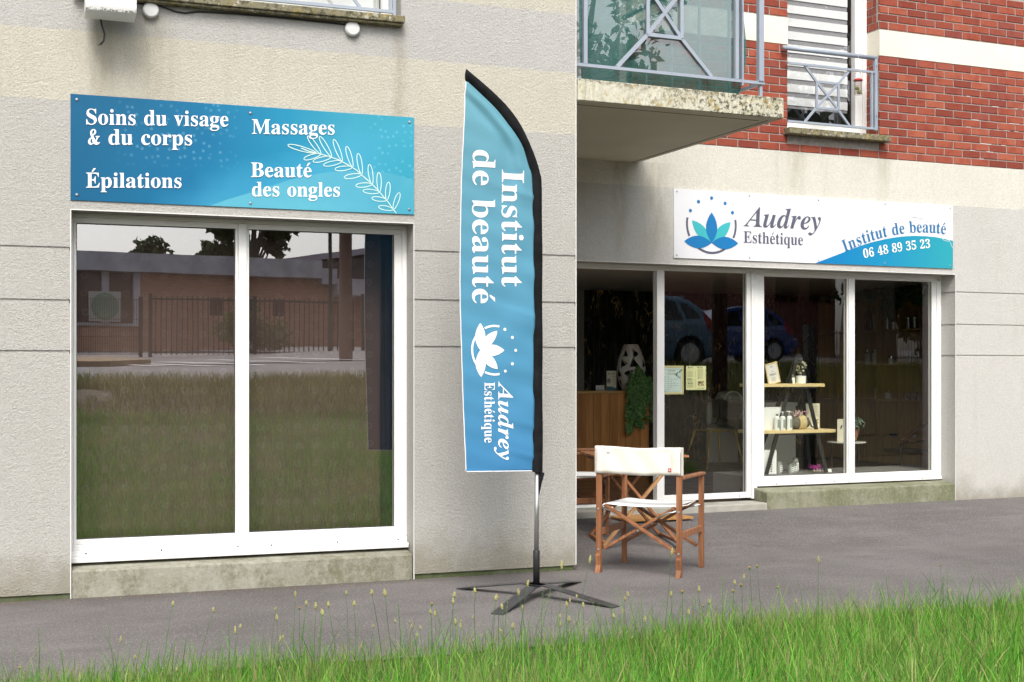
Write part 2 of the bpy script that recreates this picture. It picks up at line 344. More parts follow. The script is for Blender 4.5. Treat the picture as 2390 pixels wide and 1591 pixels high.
# ---------------------------------------------------------------- lettering
GL = json.loads(r'''{"b0":[188,[[94,-3,75,-2,59,4,45,12,34,24,26,38,19,55,15,75,12,97,11,121,12,144,15,166,19,185,26,202,34,217,45,228,59,236,75,241,94,243,113,241,128,236,142,228,152,217,161,202,168,185,173,166,175,144,176,120,175,96,173,75,168,55,161,38,152,24,141,12,128,4,112,-2],[94,18,105,21,113,30,119,45,122,66,124,91,124,120,124,150,122,175,119,195,113,209,105,218,94,221,83,218,75,209,70,195,66,175,64,150,63,120,64,91,66,66,70,45,75,30,83,21]]],"b1":[188,[[33,0,33,18,60,18,65,18,70,20,73,22,77,40,77,208,54,183,47,177,40,174,34,173,28,174,24,176,20,180,17,185,15,191,14,198,37,206,66,224,89,241,127,241,127,40,130,24,133,20,138,18,144,18,171,18,171,0]]],"b2":[188,[[12,0,12,35,61,85,93,123,109,153,113,186,112,197,110,207,106,214,101,219,94,222,87,223,77,221,69,216,63,208,59,197,57,182,56,165,44,165,34,168,25,172,18,178,14,187,13,198,14,206,17,213,21,220,28,227,36,232,46,237,58,240,72,242,87,243,110,241,129,236,144,228,155,217,162,203,164,187,160,165,146,140,119,110,77,69,44,37,122,37,128,38,134,40,140,43,144,48,147,53,150,60,152,71,172,71,171,0]]],"b3":[188,[[82,-3,66,-3,52,-1,40,2,31,7,23,12,17,17,13,24,10,30,9,37,10,45,13,51,18,56,24,60,31,62,38,63,39,50,43,39,49,31,58,25,68,21,79,20,100,25,106,28,111,33,115,40,118,48,120,58,121,70,119,82,115,92,107,101,97,108,84,112,69,113,48,113,48,134,70,134,83,136,94,140,102,148,108,158,111,170,112,184,112,195,109,204,105,212,100,218,93,221,85,223,77,222,71,219,66,215,58,196,56,171,43,171,32,174,24,178,17,184,13,191,12,200,14,212,20,222,31,231,45,238,64,242,86,243,109,242,127,237,143,229,155,218,162,205,164,188,162,174,157,162,149,151,138,141,126,134,112,128,140,119,148,114,156,108,163,101,168,92,171,81,172,69,171,56,169,45,165,35,159,26,152,19,144,12,115,0]]],"b4":[188,[[60,0,60,18,70,18,89,22,94,26,96,33,97,42,97,62,4,62,4,83,100,240,146,240,146,85,181,85,181,62,146,62,146,42,147,33,150,26,154,22,174,18,178,18,178,0],[28,85,97,85,97,143,98,175,100,208,95,197,87,183,79,169,73,160]]],"b5":[188,[[82,-3,67,-3,53,-1,42,3,33,7,26,12,20,18,16,24,14,30,13,37,14,44,17,50,21,55,26,58,33,60,40,60,44,42,55,26,61,23,69,21,77,20,98,25,104,29,109,35,113,42,116,50,118,61,119,74,117,89,113,102,107,111,98,118,86,122,73,124,52,122,36,118,20,124,31,240,158,240,160,179,140,179,138,190,133,199,122,203,52,203,47,141,63,144,84,146,108,144,129,138,146,128,159,114,167,96,170,74,169,60,166,48,162,37,156,28,149,20,141,14,113,1]]],"b6":[188,[[98,-3,82,-2,68,2,55,9,43,19,33,31,26,47,20,65,16,86,15,111,16,129,18,146,21,163,26,178,31,192,39,205,47,216,57,225,69,233,81,239,95,242,111,243,124,243,136,241,146,238,153,234,160,230,164,224,168,219,170,213,170,206,169,200,166,193,161,188,154,183,143,181,130,180,128,200,122,217,118,220,113,223,108,223,95,221,85,213,76,200,69,183,65,161,62,135,80,143,109,147,128,145,144,139,158,129,168,115,174,98,176,78,174,55,167,36,156,19,141,7,122,-1],[99,19,107,20,114,25,120,32,124,43,126,57,127,74,126,91,124,104,119,114,113,121,105,125,96,127,77,121,62,110,64,81,67,58,73,40,81,28,90,21]]],"b7":[188,[[55,0,145,203,56,203,46,201,40,196,37,186,35,169,15,169,16,240,177,240,177,223,84,0]]],"b8":[188,[[92,-3,74,-2,59,1,46,5,35,12,26,20,19,29,14,39,11,50,10,61,12,75,16,87,24,97,34,105,46,114,59,121,47,129,37,138,29,148,23,158,19,170,18,182,19,192,21,202,25,212,31,220,39,228,50,234,62,239,78,242,96,243,117,241,135,236,149,226,159,214,165,200,167,184,166,172,162,161,155,152,122,130,140,120,154,110,165,100,172,89,176,77,178,63,175,44,168,28,155,14,138,4,117,-1],[101,141,109,146,115,152,119,158,122,166,124,175,125,185,121,203,111,218,106,221,100,223,94,224,85,222,78,219,73,213,68,205,66,196,65,186,66,175,69,166,75,159],[93,16,104,17,113,21,121,28,126,36,130,46,131,58,130,68,126,77,119,85,110,92,98,100,82,108,63,89,59,81,56,71,55,60,57,48,60,37,66,28,74,21,83,17]]],"b9":[188,[[76,-3,64,-3,53,-1,44,2,37,6,31,11,27,16,21,35,25,47,38,54,41,44,46,36,52,28,59,22,68,19,78,18,97,24,112,42,121,73,125,115,106,99,98,95,88,93,78,92,59,94,44,100,30,110,20,124,14,141,12,162,13,177,16,191,21,204,28,216,37,225,48,233,60,239,73,242,89,243,104,242,119,238,132,231,144,222,154,210,162,195,168,177,171,155,173,130,167,78,163,63,157,49,150,36,142,24,132,15,120,7,107,1,93,-2],[92,117,99,117,106,119,112,123,125,139,124,165,121,186,116,201,109,212,100,218,91,221,82,219,74,214,68,206,64,195,61,181,60,164,62,143,68,128,78,119]]],"bB":[221,[[8,0,8,9,18,10,26,12,31,16,35,22,37,30,37,41,37,184,35,206,26,216,8,219,8,228,110,228,149,224,176,215,193,198,198,175,195,157,184,142,167,131,143,124,172,115,193,103,205,86,209,66,207,47,199,30,186,17,168,8,145,2,119,0],[91,126,94,126,110,127,123,130,132,136,138,145,141,157,142,173,142,186,139,198,135,206,128,212,119,216,108,217,101,216,97,215,94,212,91,195],[111,12,124,13,134,18,142,25,146,34,149,48,150,64,149,81,145,94,139,104,129,110,116,114,99,116,91,116,91,33,95,17,99,14,104,13]]],"bE":[221,[[7,0,7,8,18,9,26,11,31,15,35,20,37,28,38,39,38,184,37,197,35,207,31,213,26,216,18,219,8,219,8,228,199,228,199,160,192,160,188,179,180,193,170,203,156,210,138,214,116,215,100,214,93,208,91,194,91,123,97,123,110,124,121,128,130,134,136,144,141,157,144,173,152,173,152,59,144,59,137,91,132,98,127,103,120,107,93,111,91,111,91,34,92,26,93,21,96,17,115,14,131,14,145,16,157,19,167,24,177,30,185,37,193,47,200,58,206,72,215,72,201,0]]],"bI":[130,[[7,0,7,9,17,10,25,13,31,16,34,21,37,28,38,38,38,193,37,203,35,209,32,214,26,217,18,218,7,219,7,228,122,228,122,219,112,218,103,217,98,214,94,209,92,203,91,193,91,39,94,22,103,13,123,9,123,0]]],"bM":[317,[[7,0,7,9,17,10,25,12,31,16,35,21,37,29,38,40,38,191,35,208,26,216,7,219,7,228,92,228,158,71,225,228,309,228,309,219,299,218,292,215,286,212,283,206,281,199,280,189,280,43,282,21,291,12,308,9,308,0,198,0,198,9,216,12,225,22,227,42,227,199,144,0,135,0,53,194,53,40,54,29,56,20,60,15,66,11,74,9,85,9,85,0]]],"bS":[195,[[21,-5,21,79,31,79,38,57,46,39,56,25,68,15,82,9,98,7,110,9,120,12,128,18,135,26,138,35,139,45,136,58,127,70,112,80,81,95,64,105,49,116,38,126,31,138,26,151,25,166,26,179,29,191,34,201,40,211,48,218,58,225,68,229,80,232,92,233,115,231,141,224,146,223,150,222,155,223,158,227,160,233,170,233,170,160,161,160,157,172,153,182,147,192,140,201,132,208,124,214,115,219,106,221,97,222,86,221,77,218,70,213,64,207,61,199,60,190,61,182,64,175,69,168,94,151,127,136,159,117,166,109,171,102,175,94,180,66,179,53,175,40,169,29,162,19,152,11,140,4,127,-1,112,-4,96,-5,79,-4,63,0,49,5,42,6,35,4,31,-5]]],"ba":[172,[[127,-5,113,-3,104,5,100,17,84,5,67,-2,48,-4,37,-3,28,0,20,6,15,13,11,22,10,32,12,45,20,58,32,68,49,77,71,86,99,95,99,121,99,129,97,136,93,141,89,145,82,147,74,148,62,147,54,143,52,137,57,128,61,116,61,110,59,105,55,101,50,98,45,96,39,95,32,96,27,98,22,102,19,106,17,112,16,118,17,126,20,133,25,139,31,145,38,150,47,154,57,157,69,159,81,159,103,158,119,153,132,146,140,136,145,122,146,105,146,31,147,20,152,17,160,21,165,14,153,3,141,-3],[76,17,87,20,99,32,99,85,82,78,69,69,62,57,59,42,61,28,66,20]]],"bb":[180,[[21,-6,21,194,18,214,4,220,4,228,69,228,69,139,81,150,95,157,110,159,122,158,132,155,142,149,150,142,157,133,163,123,167,111,170,97,171,83,170,67,167,51,161,38,154,25,145,15,135,6,123,0,110,-4,96,-5,81,-3,67,3,52,14,27,-6],[91,7,102,9,110,15,116,25,120,39,122,57,123,80,122,99,119,114,116,125,110,134,102,138,92,140,78,135,74,131,71,126,69,121,69,34,72,19,79,10]]],"bc":[147,[[78,-5,66,-4,54,0,43,5,34,13,26,23,19,34,14,47,11,60,10,75,11,91,14,105,20,118,28,130,37,140,48,148,60,155,73,158,87,160,102,158,115,155,125,149,133,142,137,133,139,123,138,117,136,112,133,108,129,105,124,103,118,102,107,105,100,112,98,125,98,131,99,136,97,143,92,147,85,148,72,145,63,135,58,118,56,94,57,71,62,53,69,38,78,28,89,21,102,19,114,21,125,27,136,36,142,30,124,11,103,-1]]],"bd":[185,[[70,-5,59,-4,48,0,39,5,30,13,23,22,17,33,13,46,11,59,10,74,11,90,13,105,18,119,24,131,32,141,41,149,51,154,61,158,73,159,88,157,100,151,111,140,111,200,111,207,109,212,106,215,88,220,88,228,160,228,160,38,162,20,165,17,170,15,177,14,177,5,157,4,136,1,111,-5,111,19,101,6,87,-2],[86,14,91,15,96,17,101,21,105,25,109,31,111,38,111,121,110,126,107,131,103,135,87,140,78,139,70,133,65,125,62,113,59,96,59,77,59,57,61,41,65,29,70,21,77,16]]],"be":[150,[[77,-5,64,-4,53,0,42,5,33,13,25,23,18,34,14,48,11,62,10,79,11,94,14,108,19,120,26,131,34,141,43,149,54,155,66,158,79,159,97,157,112,151,124,140,134,126,139,108,141,87,141,83,58,83,61,56,69,37,82,25,100,21,112,24,124,31,135,43,142,36,124,13,102,0],[58,96,101,96,101,107,97,139,93,144,88,147,81,148,68,143,61,128,58,102]]],"bf":[107,[[7,0,7,8,20,11,25,17,26,37,26,138,8,138,8,155,26,155,26,177,28,193,33,207,42,218,54,226,69,231,87,232,100,231,111,228,120,223,126,216,130,208,132,200,131,193,129,188,126,183,122,180,117,178,112,178,98,183,95,186,93,190,92,195,96,210,98,213,99,216,98,219,95,221,90,222,84,221,79,219,77,215,74,195,74,155,102,155,102,138,74,138,74,33,74,24,76,17,79,13,83,10,90,9,100,8,100,0]]],"bg":[164,[[73,-70,53,-69,37,-66,24,-61,15,-54,9,-46,7,-37,10,-27,19,-19,34,-13,22,-5,14,4,12,15,13,23,16,30,21,37,29,43,39,49,51,55,29,67,16,84,11,106,12,116,15,125,20,134,26,141,34,147,44,152,54,156,66,158,79,159,92,158,104,156,117,152,158,152,158,134,134,134,141,124,144,113,146,102,145,92,142,84,138,76,132,69,125,63,117,58,107,54,97,52,86,51,78,52,71,52,56,47,53,44,51,40,50,36,53,29,59,26,71,25,88,25,129,20,139,17,146,12,151,6,155,-1,157,-9,158,-18,155,-33,148,-46,136,-56,120,-64,98,-69],[79,62,86,63,91,67,95,73,98,81,99,92,100,105,99,119,98,130,95,138,91,144,86,147,79,148,72,147,66,144,62,138,59,130,58,119,57,105,58,92,59,81,62,73,66,67,72,63],[80,-58,103,-57,119,-52,128,-44,132,-33,131,-28,128,-24,125,-21,102,-17,48,-17,42,-23,38,-29,37,-36,38,-42,41,-47,47,-52,56,-55,67,-57]]],"bh":[190,[[9,0,9,8,22,13,26,28,26,199,23,215,20,217,15,219,9,220,9,228,74,228,74,133,88,148,103,156,122,159,141,156,154,146,162,129,165,106,165,28,169,13,172,10,176,9,182,8,182,0,101,0,101,8,103,8,111,10,116,17,118,28,118,108,115,129,112,133,107,135,101,136,91,134,82,128,74,118,74,28,77,13,80,10,84,9,90,8,90,0]]],"bi":[99,[[50,181,44,182,38,184,32,188,28,193,26,199,25,206,26,213,28,219,32,224,38,228,44,231,50,232,57,231,63,228,68,224,72,219,75,213,76,206,75,199,72,193,68,188,63,184,57,182],[9,0,9,8,23,13,26,28,26,126,23,142,10,147,10,155,74,155,74,28,77,13,90,8,90,0]]],"bl":[100,[[9,0,9,8,23,13,26,28,26,199,24,215,21,217,16,219,10,220,10,228,74,228,74,28,77,13,90,8,90,0]]],"bn":[190,[[9,0,9,8,22,13,26,28,26,127,23,142,20,145,15,146,9,147,9,155,74,155,74,134,87,148,103,156,122,159,141,156,154,146,162,129,165,106,165,28,169,13,172,10,176,9,182,8,182,0,101,0,101,8,103,8,111,10,116,17,118,28,118,108,115,129,112,133,107,135,101,136,91,134,82,128,74,118,74,28,77,13,80,10,84,9,90,8,90,0]]],"bo":[168,[[84,-5,70,-4,57,0,45,6,35,14,26,24,19,35,14,48,10,62,9,77,10,92,14,106,19,119,26,131,35,141,45,149,57,154,70,158,84,159,98,158,111,155,123,149,133,141,142,131,149,120,154,107,157,93,158,77,157,61,154,47,149,34,142,23,133,13,123,5,111,0,98,-4],[84,6,93,7,99,12,104,19,109,41,110,77,109,103,107,123,104,135,99,143,92,148,84,149,76,148,69,143,64,135,61,122,59,103,58,77,60,41,64,19,69,12,76,7]]],"bp":[186,[[9,-70,9,-62,20,-59,25,-50,26,-32,26,122,23,142,10,147,10,155,72,155,72,131,83,147,98,156,115,160,127,158,137,155,146,149,155,141,162,132,167,121,172,108,174,95,175,80,174,64,172,50,167,36,161,24,154,14,146,6,136,0,125,-4,113,-5,98,-3,85,4,74,16,74,-29,76,-49,83,-59,99,-61,99,-70],[98,14,107,16,114,21,120,30,123,42,126,58,126,77,126,96,124,112,121,124,116,132,109,137,99,139,90,137,81,129,74,118,74,34,80,23,88,16]]],"bq":[182,[[87,-70,87,-61,107,-57,110,-54,111,-48,112,-42,112,14,100,4,86,-3,71,-5,59,-4,49,0,39,5,31,12,24,21,18,32,14,44,11,57,10,72,11,88,14,103,20,117,27,129,36,140,47,148,58,155,71,158,85,160,100,157,115,151,129,141,154,160,160,160,160,-42,163,-57,166,-59,171,-61,177,-61,177,-70],[89,15,104,20,108,24,110,28,112,34,112,121,109,135,102,144,90,147,79,146,71,140,65,131,62,117,59,100,58,78,59,58,61,42,65,30,71,22,79,16]]],"br":[144,[[9,0,9,8,23,13,26,28,26,126,23,143,10,147,10,155,73,155,73,126,79,136,86,144,94,151,101,155,109,158,117,159,125,158,132,156,138,152,142,147,144,140,145,133,144,127,142,122,139,117,135,114,130,112,124,111,111,115,103,125,94,130,90,129,85,126,81,121,77,114,75,106,75,96,75,28,75,21,77,16,79,13,99,8,99,0]]],"bs":[144,[[76,-5,66,-4,55,-2,43,3,37,4,32,3,28,0,26,-4,18,-4,18,53,27,53,30,40,36,29,43,19,52,13,61,9,70,7,78,8,84,10,89,13,93,18,95,23,96,29,94,38,88,46,78,52,53,65,43,71,34,77,27,85,22,92,19,101,18,110,20,123,25,135,32,145,43,153,56,158,71,160,83,158,99,154,103,153,106,152,110,153,113,156,115,160,122,160,122,111,114,111,110,122,105,131,98,139,91,144,83,147,75,148,68,148,62,146,58,143,55,139,53,135,52,130,58,116,73,106,96,95,106,89,114,83,121,76,125,68,128,58,129,47,127,32,122,20,114,9,103,1,90,-3]]],"bt":[114,[[62,-5,50,-4,40,0,33,5,28,13,25,23,24,36,24,139,10,139,10,150,44,185,64,212,72,212,72,155,104,155,104,139,72,139,72,41,75,25,77,22,80,21,84,20,91,22,98,28,103,37,111,33,99,12,82,-1]]],"bu":[187,[[65,-5,52,-4,41,1,33,9,27,19,24,32,23,48,23,124,20,141,17,144,12,146,6,147,6,155,71,155,71,37,75,23,79,20,83,18,88,18,98,19,107,25,114,33,114,124,110,142,107,145,102,146,95,147,95,155,162,155,162,35,166,19,180,15,180,6,160,5,138,1,114,-5,114,20,108,13,101,7,93,2,84,-2,75,-4]]],"bv":[153,[[71,-5,19,124,11,141,8,144,4,146,-1,147,-1,155,82,155,82,147,78,147,70,146,66,143,64,138,65,134,92,61,118,126,121,136,118,142,112,146,102,147,102,155,152,155,152,147,147,146,142,143,139,139,130,122,80,-5]]],"by":[150,[[26,-70,18,-69,11,-67,5,-62,0,-57,-2,-50,-3,-42,-3,-36,-1,-31,2,-27,7,-23,12,-21,18,-20,32,-25,35,-28,37,-33,37,-38,37,-41,37,-44,38,-47,40,-49,43,-49,47,-48,52,-44,57,-37,65,-22,70,-2,18,125,12,138,8,144,-2,147,-2,147,-2,155,81,155,81,147,68,145,64,137,65,133,66,128,93,59,115,121,118,130,119,137,115,145,101,147,101,155,150,155,150,147,145,146,142,144,139,140,130,121,81,-12,65,-48,59,-55,54,-61,48,-65]]],"iA":[210,[[-34,0,-34,8,-24,10,-15,15,-6,24,162,231,171,231,163,44,163,40,167,23,177,12,194,8,194,0,89,0,89,8,100,10,107,14,112,19,116,26,118,34,119,43,119,70,48,70,25,40,16,28,14,20,16,15,23,11,36,8,36,0],[59,84,120,84,124,164]]],"id":[167,[[28,-5,17,-3,9,1,2,7,-4,16,-7,27,-8,41,-2,74,14,107,39,136,53,146,68,153,82,155,91,154,99,151,106,147,119,190,121,199,122,206,121,210,120,212,117,214,102,216,102,225,135,229,171,235,119,41,116,30,115,24,119,20,128,26,141,44,148,39,123,6,115,0,107,-3,99,-5,88,-2,81,5,79,17,82,38,73,25,65,14,56,6,48,0,38,-4],[48,21,53,22,58,24,63,29,78,50,90,77,98,104,101,125,99,134,95,140,89,142,75,134,60,116,47,90,37,63,33,39,37,26]]],"ie":[135,[[44,-5,30,-3,18,2,8,9,1,20,-4,33,-5,49,-4,61,-2,73,3,86,9,98,16,109,25,120,34,130,44,138,55,145,66,151,77,154,88,155,99,154,108,151,115,146,120,140,123,133,125,124,122,111,115,99,103,87,87,76,65,68,39,62,37,44,38,36,40,30,43,25,48,21,54,19,61,18,73,21,86,31,98,48,107,42,94,21,79,7,62,-2],[42,73,70,86,90,106,94,114,96,122,97,130,94,140,86,144,78,142,71,136,63,126,55,112,48,94]]],"ir":[130,[[-7,0,21,105,25,120,26,127,24,132,20,135,12,136,9,136,8,145,76,155,57,94,72,122,86,140,98,151,111,155,121,152,128,145,130,132,129,126,127,120,124,115,121,112,116,110,110,109,104,110,98,113,93,119,90,121,83,117,74,106,63,87,47,49,33,0]]],"iu":[179,[[23,-5,9,-2,0,6,-2,20,0,37,7,65,19,105,23,127,22,132,17,135,9,136,6,136,6,145,37,149,73,155,40,39,38,27,39,23,41,21,44,20,56,24,69,36,83,57,97,84,108,115,118,150,158,150,125,29,127,24,131,22,140,28,146,35,153,45,161,40,134,7,125,0,117,-3,107,-5,101,-4,95,-2,91,2,87,7,85,13,85,20,91,51,79,34,68,20,57,9,46,1,35,-3]]],"iy":[141,[[-15,-70,-22,-70,-28,-68,-33,-64,-37,-60,-39,-55,-40,-50,-39,-44,-37,-40,-34,-36,-20,-31,-4,-37,10,-43,19,-39,29,-28,38,-15,41,-3,40,15,35,45,29,78,22,106,16,125,12,134,9,137,5,138,0,138,-5,138,-5,147,11,149,24,152,42,155,47,152,52,142,56,127,64,90,74,38,90,68,99,90,102,105,101,110,98,115,93,119,88,123,85,128,84,134,85,140,86,145,90,149,94,152,99,154,105,155,111,154,116,152,120,149,123,144,125,139,125,132,120,109,107,76,87,37,63,-2,37,-37,10,-61,1,-66,-7,-69]]],"lA":[218,[[-4,0,-4,9,2,10,7,12,12,15,25,37,103,233,112,233,192,43,206,17,210,13,215,10,222,9,222,0,115,0,115,9,130,11,139,15,142,23,136,41,126,66,52,66,39,35,38,29,37,24,40,16,48,11,62,9,64,9,64,0],[57,80,121,80,88,160]]],"lE":[221,[[7,0,7,8,18,9,26,11,31,15,35,20,37,28,38,39,38,184,37,197,35,207,31,213,26,216,18,219,8,219,8,228,199,228,199,160,192,160,188,179,180,193,170,203,156,210,138,214,116,215,100,214,93,208,91,194,91,123,97,123,110,124,121,128,130,134,136,144,141,157,144,173,152,173,152,59,144,59,137,91,132,98,127,103,120,107,93,111,91,111,91,34,92,26,93,21,96,17,115,14,131,14,145,16,157,19,167,24,177,30,185,37,193,47,200,58,206,72,215,72,201,0]]],"lH":[262,[[8,0,8,9,18,10,26,12,31,16,35,21,37,30,37,40,37,189,37,199,35,207,31,212,26,216,18,218,8,219,8,228,121,228,121,219,102,216,93,208,91,189,91,125,171,125,171,189,169,208,160,216,141,219,141,228,254,228,254,219,243,218,235,215,230,212,227,207,225,199,225,189,225,40,225,30,227,22,231,16,236,12,243,10,254,9,254,0,141,0,141,9,151,10,159,12,165,15,168,21,170,29,171,40,171,110,91,110,91,40,92,30,94,21,97,16,102,12,110,10,121,9,121,0]]],"lP":[209,[[8,0,8,9,18,10,26,12,31,16,35,21,37,30,37,40,37,189,37,199,35,207,31,212,26,216,18,218,8,219,8,228,107,228,133,227,153,224,168,220,178,214,187,207,195,199,200,189,203,178,204,166,202,148,195,133,183,120,167,110,146,105,121,103,91,103,91,40,92,30,94,21,97,16,102,12,110,10,121,9,121,0],[91,115,101,115,116,116,127,120,136,126,142,136,145,148,146,165,145,180,142,193,138,203,130,210,121,214,108,216,95,212,91,199]]],"la":[172,[[127,-5,113,-3,104,5,100,17,84,5,67,-2,48,-4,37,-3,28,0,20,6,15,13,11,22,10,32,12,45,20,58,32,68,49,77,71,86,99,95,99,121,99,129,97,136,93,141,89,145,82,147,74,148,62,147,54,143,52,137,57,128,61,116,61,110,59,105,55,101,50,98,45,96,39,95,32,96,27,98,22,102,19,106,17,112,16,118,17,126,20,133,25,139,31,145,38,150,47,154,57,157,69,159,81,159,103,158,119,153,132,146,140,136,145,122,146,105,146,31,147,20,152,17,160,21,165,14,153,3,141,-3],[76,17,87,20,99,32,99,85,82,78,69,69,62,57,59,42,61,28,66,20]]],"ld":[185,[[70,-5,59,-4,48,0,39,5,30,13,23,22,17,33,13,46,11,59,10,74,11,90,13,105,18,119,24,131,32,141,41,149,51,154,61,158,73,159,88,157,100,151,111,140,111,200,111,207,109,212,106,215,88,220,88,228,160,228,160,38,162,20,165,17,170,15,177,14,177,5,157,4,136,1,111,-5,111,19,101,6,87,-2],[86,14,91,15,96,17,101,21,105,25,109,31,111,38,111,121,110,126,107,131,103,135,87,140,78,139,70,133,65,125,62,113,59,96,59,77,59,57,61,41,65,29,70,21,77,16]]],"le":[150,[[77,-5,64,-4,53,0,42,5,33,13,25,23,18,34,14,48,11,62,10,79,11,94,14,108,19,120,26,131,34,141,43,149,54,155,66,158,79,159,97,157,112,151,124,140,134,126,139,108,141,87,141,83,58,83,61,56,69,37,82,25,100,21,112,24,124,31,135,43,142,36,124,13,102,0],[58,96,101,96,101,107,97,139,93,144,88,147,81,148,68,143,61,128,58,102]]],"lh":[190,[[9,0,9,8,22,13,26,28,26,199,23,215,20,217,15,219,9,220,9,228,74,228,74,133,88,148,103,156,122,159,141,156,154,146,162,129,165,106,165,28,169,13,172,10,176,9,182,8,182,0,101,0,101,8,103,8,111,10,116,17,118,28,118,108,115,129,112,133,107,135,101,136,91,134,82,128,74,118,74,28,77,13,80,10,84,9,90,8,90,0]]],"li":[99,[[50,181,44,182,38,184,32,188,28,193,26,199,25,206,26,213,28,219,32,224,38,228,44,231,50,232,57,231,63,228,68,224,72,219,75,213,76,206,75,199,72,193,68,188,63,184,57,182],[9,0,9,8,23,13,26,28,26,126,23,142,10,147,10,155,74,155,74,28,77,13,90,8,90,0]]],"lo":[168,[[84,-5,70,-4,57,0,45,6,35,14,26,24,19,35,14,48,10,62,9,77,10,92,14,106,19,119,26,131,35,141,45,149,57,154,70,158,84,159,98,158,111,155,123,149,133,141,142,131,149,120,154,107,157,93,158,77,157,61,154,47,149,34,142,23,133,13,123,5,111,0,98,-4],[84,6,93,7,99,12,104,19,109,41,110,77,109,103,107,123,104,135,99,143,92,148,84,149,76,148,69,143,64,135,61,122,59,103,58,77,60,41,64,19,69,12,76,7]]],"lp":[186,[[9,-70,9,-62,20,-59,25,-50,26,-32,26,122,23,142,10,147,10,155,72,155,72,131,83,147,98,156,115,160,127,158,137,155,146,149,155,141,162,132,167,121,172,108,174,95,175,80,174,64,172,50,167,36,161,24,154,14,146,6,136,0,125,-4,113,-5,98,-3,85,4,74,16,74,-29,76,-49,83,-59,99,-61,99,-70],[98,14,107,16,114,21,120,30,123,42,126,58,126,77,126,96,124,112,121,124,116,132,109,137,99,139,90,137,81,129,74,118,74,34,80,23,88,16]]],"lq":[182,[[87,-70,87,-61,107,-57,110,-54,111,-48,112,-42,112,14,100,4,86,-3,71,-5,59,-4,49,0,39,5,31,12,24,21,18,32,14,44,11,57,10,72,11,88,14,103,20,117,27,129,36,140,47,148,58,155,71,158,85,160,100,157,115,151,129,141,154,160,160,160,160,-42,163,-57,166,-59,171,-61,177,-61,177,-70],[89,15,104,20,108,24,110,28,112,34,112,121,109,135,102,144,90,147,79,146,71,140,65,131,62,117,59,100,58,78,59,58,61,42,65,30,71,22,79,16]]],"lr":[144,[[9,0,9,8,23,13,26,28,26,126,23,143,10,147,10,155,73,155,73,126,79,136,86,144,94,151,101,155,109,158,117,159,125,158,132,156,138,152,142,147,144,140,145,133,144,127,142,122,139,117,135,114,130,112,124,111,111,115,103,125,94,130,90,129,85,126,81,121,77,114,75,106,75,96,75,28,75,21,77,16,79,13,99,8,99,0]]],"ls":[144,[[76,-5,66,-4,55,-2,43,3,37,4,32,3,28,0,26,-4,18,-4,18,53,27,53,30,40,36,29,43,19,52,13,61,9,70,7,78,8,84,10,89,13,93,18,95,23,96,29,94,38,88,46,78,52,53,65,43,71,34,77,27,85,22,92,19,101,18,110,20,123,25,135,32,145,43,153,56,158,71,160,83,158,99,154,103,153,106,152,110,153,113,156,115,160,122,160,122,111,114,111,110,122,105,131,98,139,91,144,83,147,75,148,68,148,62,146,58,143,55,139,53,135,52,130,58,116,73,106,96,95,106,89,114,83,121,76,125,68,128,58,129,47,127,32,122,20,114,9,103,1,90,-3]]],"lt":[114,[[62,-5,50,-4,40,0,33,5,28,13,25,23,24,36,24,139,10,139,10,150,44,185,64,212,72,212,72,155,104,155,104,139,72,139,72,41,75,25,77,22,80,21,84,20,91,22,98,28,103,37,111,33,99,12,82,-1]]],"lu":[187,[[65,-5,52,-4,41,1,33,9,27,19,24,32,23,48,23,124,20,141,17,144,12,146,6,147,6,155,71,155,71,37,75,23,79,20,83,18,88,18,98,19,107,25,114,33,114,124,110,142,107,145,102,146,95,147,95,155,162,155,162,35,166,19,180,15,180,6,160,5,138,1,114,-5,114,20,108,13,101,7,93,2,84,-2,75,-4]]],"lv":[153,[[71,-5,19,124,11,141,8,144,4,146,-1,147,-1,155,82,155,82,147,78,147,70,146,66,143,64,138,65,134,92,61,118,126,121,136,118,142,112,146,102,147,102,155,152,155,152,147,147,146,142,143,139,139,130,122,80,-5]]],"lx":[160,[[2,0,2,7,12,11,22,18,31,28,61,68,21,132,15,140,9,145,2,147,2,155,84,155,84,147,76,146,72,144,70,140,75,130,92,103,112,128,117,139,113,145,100,147,100,155,155,155,155,148,146,144,137,137,127,127,99,92,146,18,151,11,160,8,160,0,78,0,78,8,89,10,93,15,87,30,69,57,49,31,42,17,44,12,49,8,57,7,59,7,59,0]]],"ly":[150,[[26,-70,18,-69,11,-67,5,-62,0,-57,-2,-50,-3,-42,-3,-36,-1,-31,2,-27,7,-23,12,-21,18,-20,32,-25,35,-28,37,-33,37,-38,37,-41,37,-44,38,-47,40,-49,43,-49,47,-48,52,-44,57,-37,65,-22,70,-2,18,125,12,138,8,144,-2,147,-2,147,-2,155,81,155,81,147,68,145,64,137,65,133,66,128,93,59,115,121,118,130,119,137,115,145,101,147,101,155,150,155,150,147,145,146,142,144,139,140,130,121,81,-12,65,-48,59,-55,54,-61,48,-65]]]}''')
AC = [(0, 0, 22, 62, 70, 62, 12, 0)]
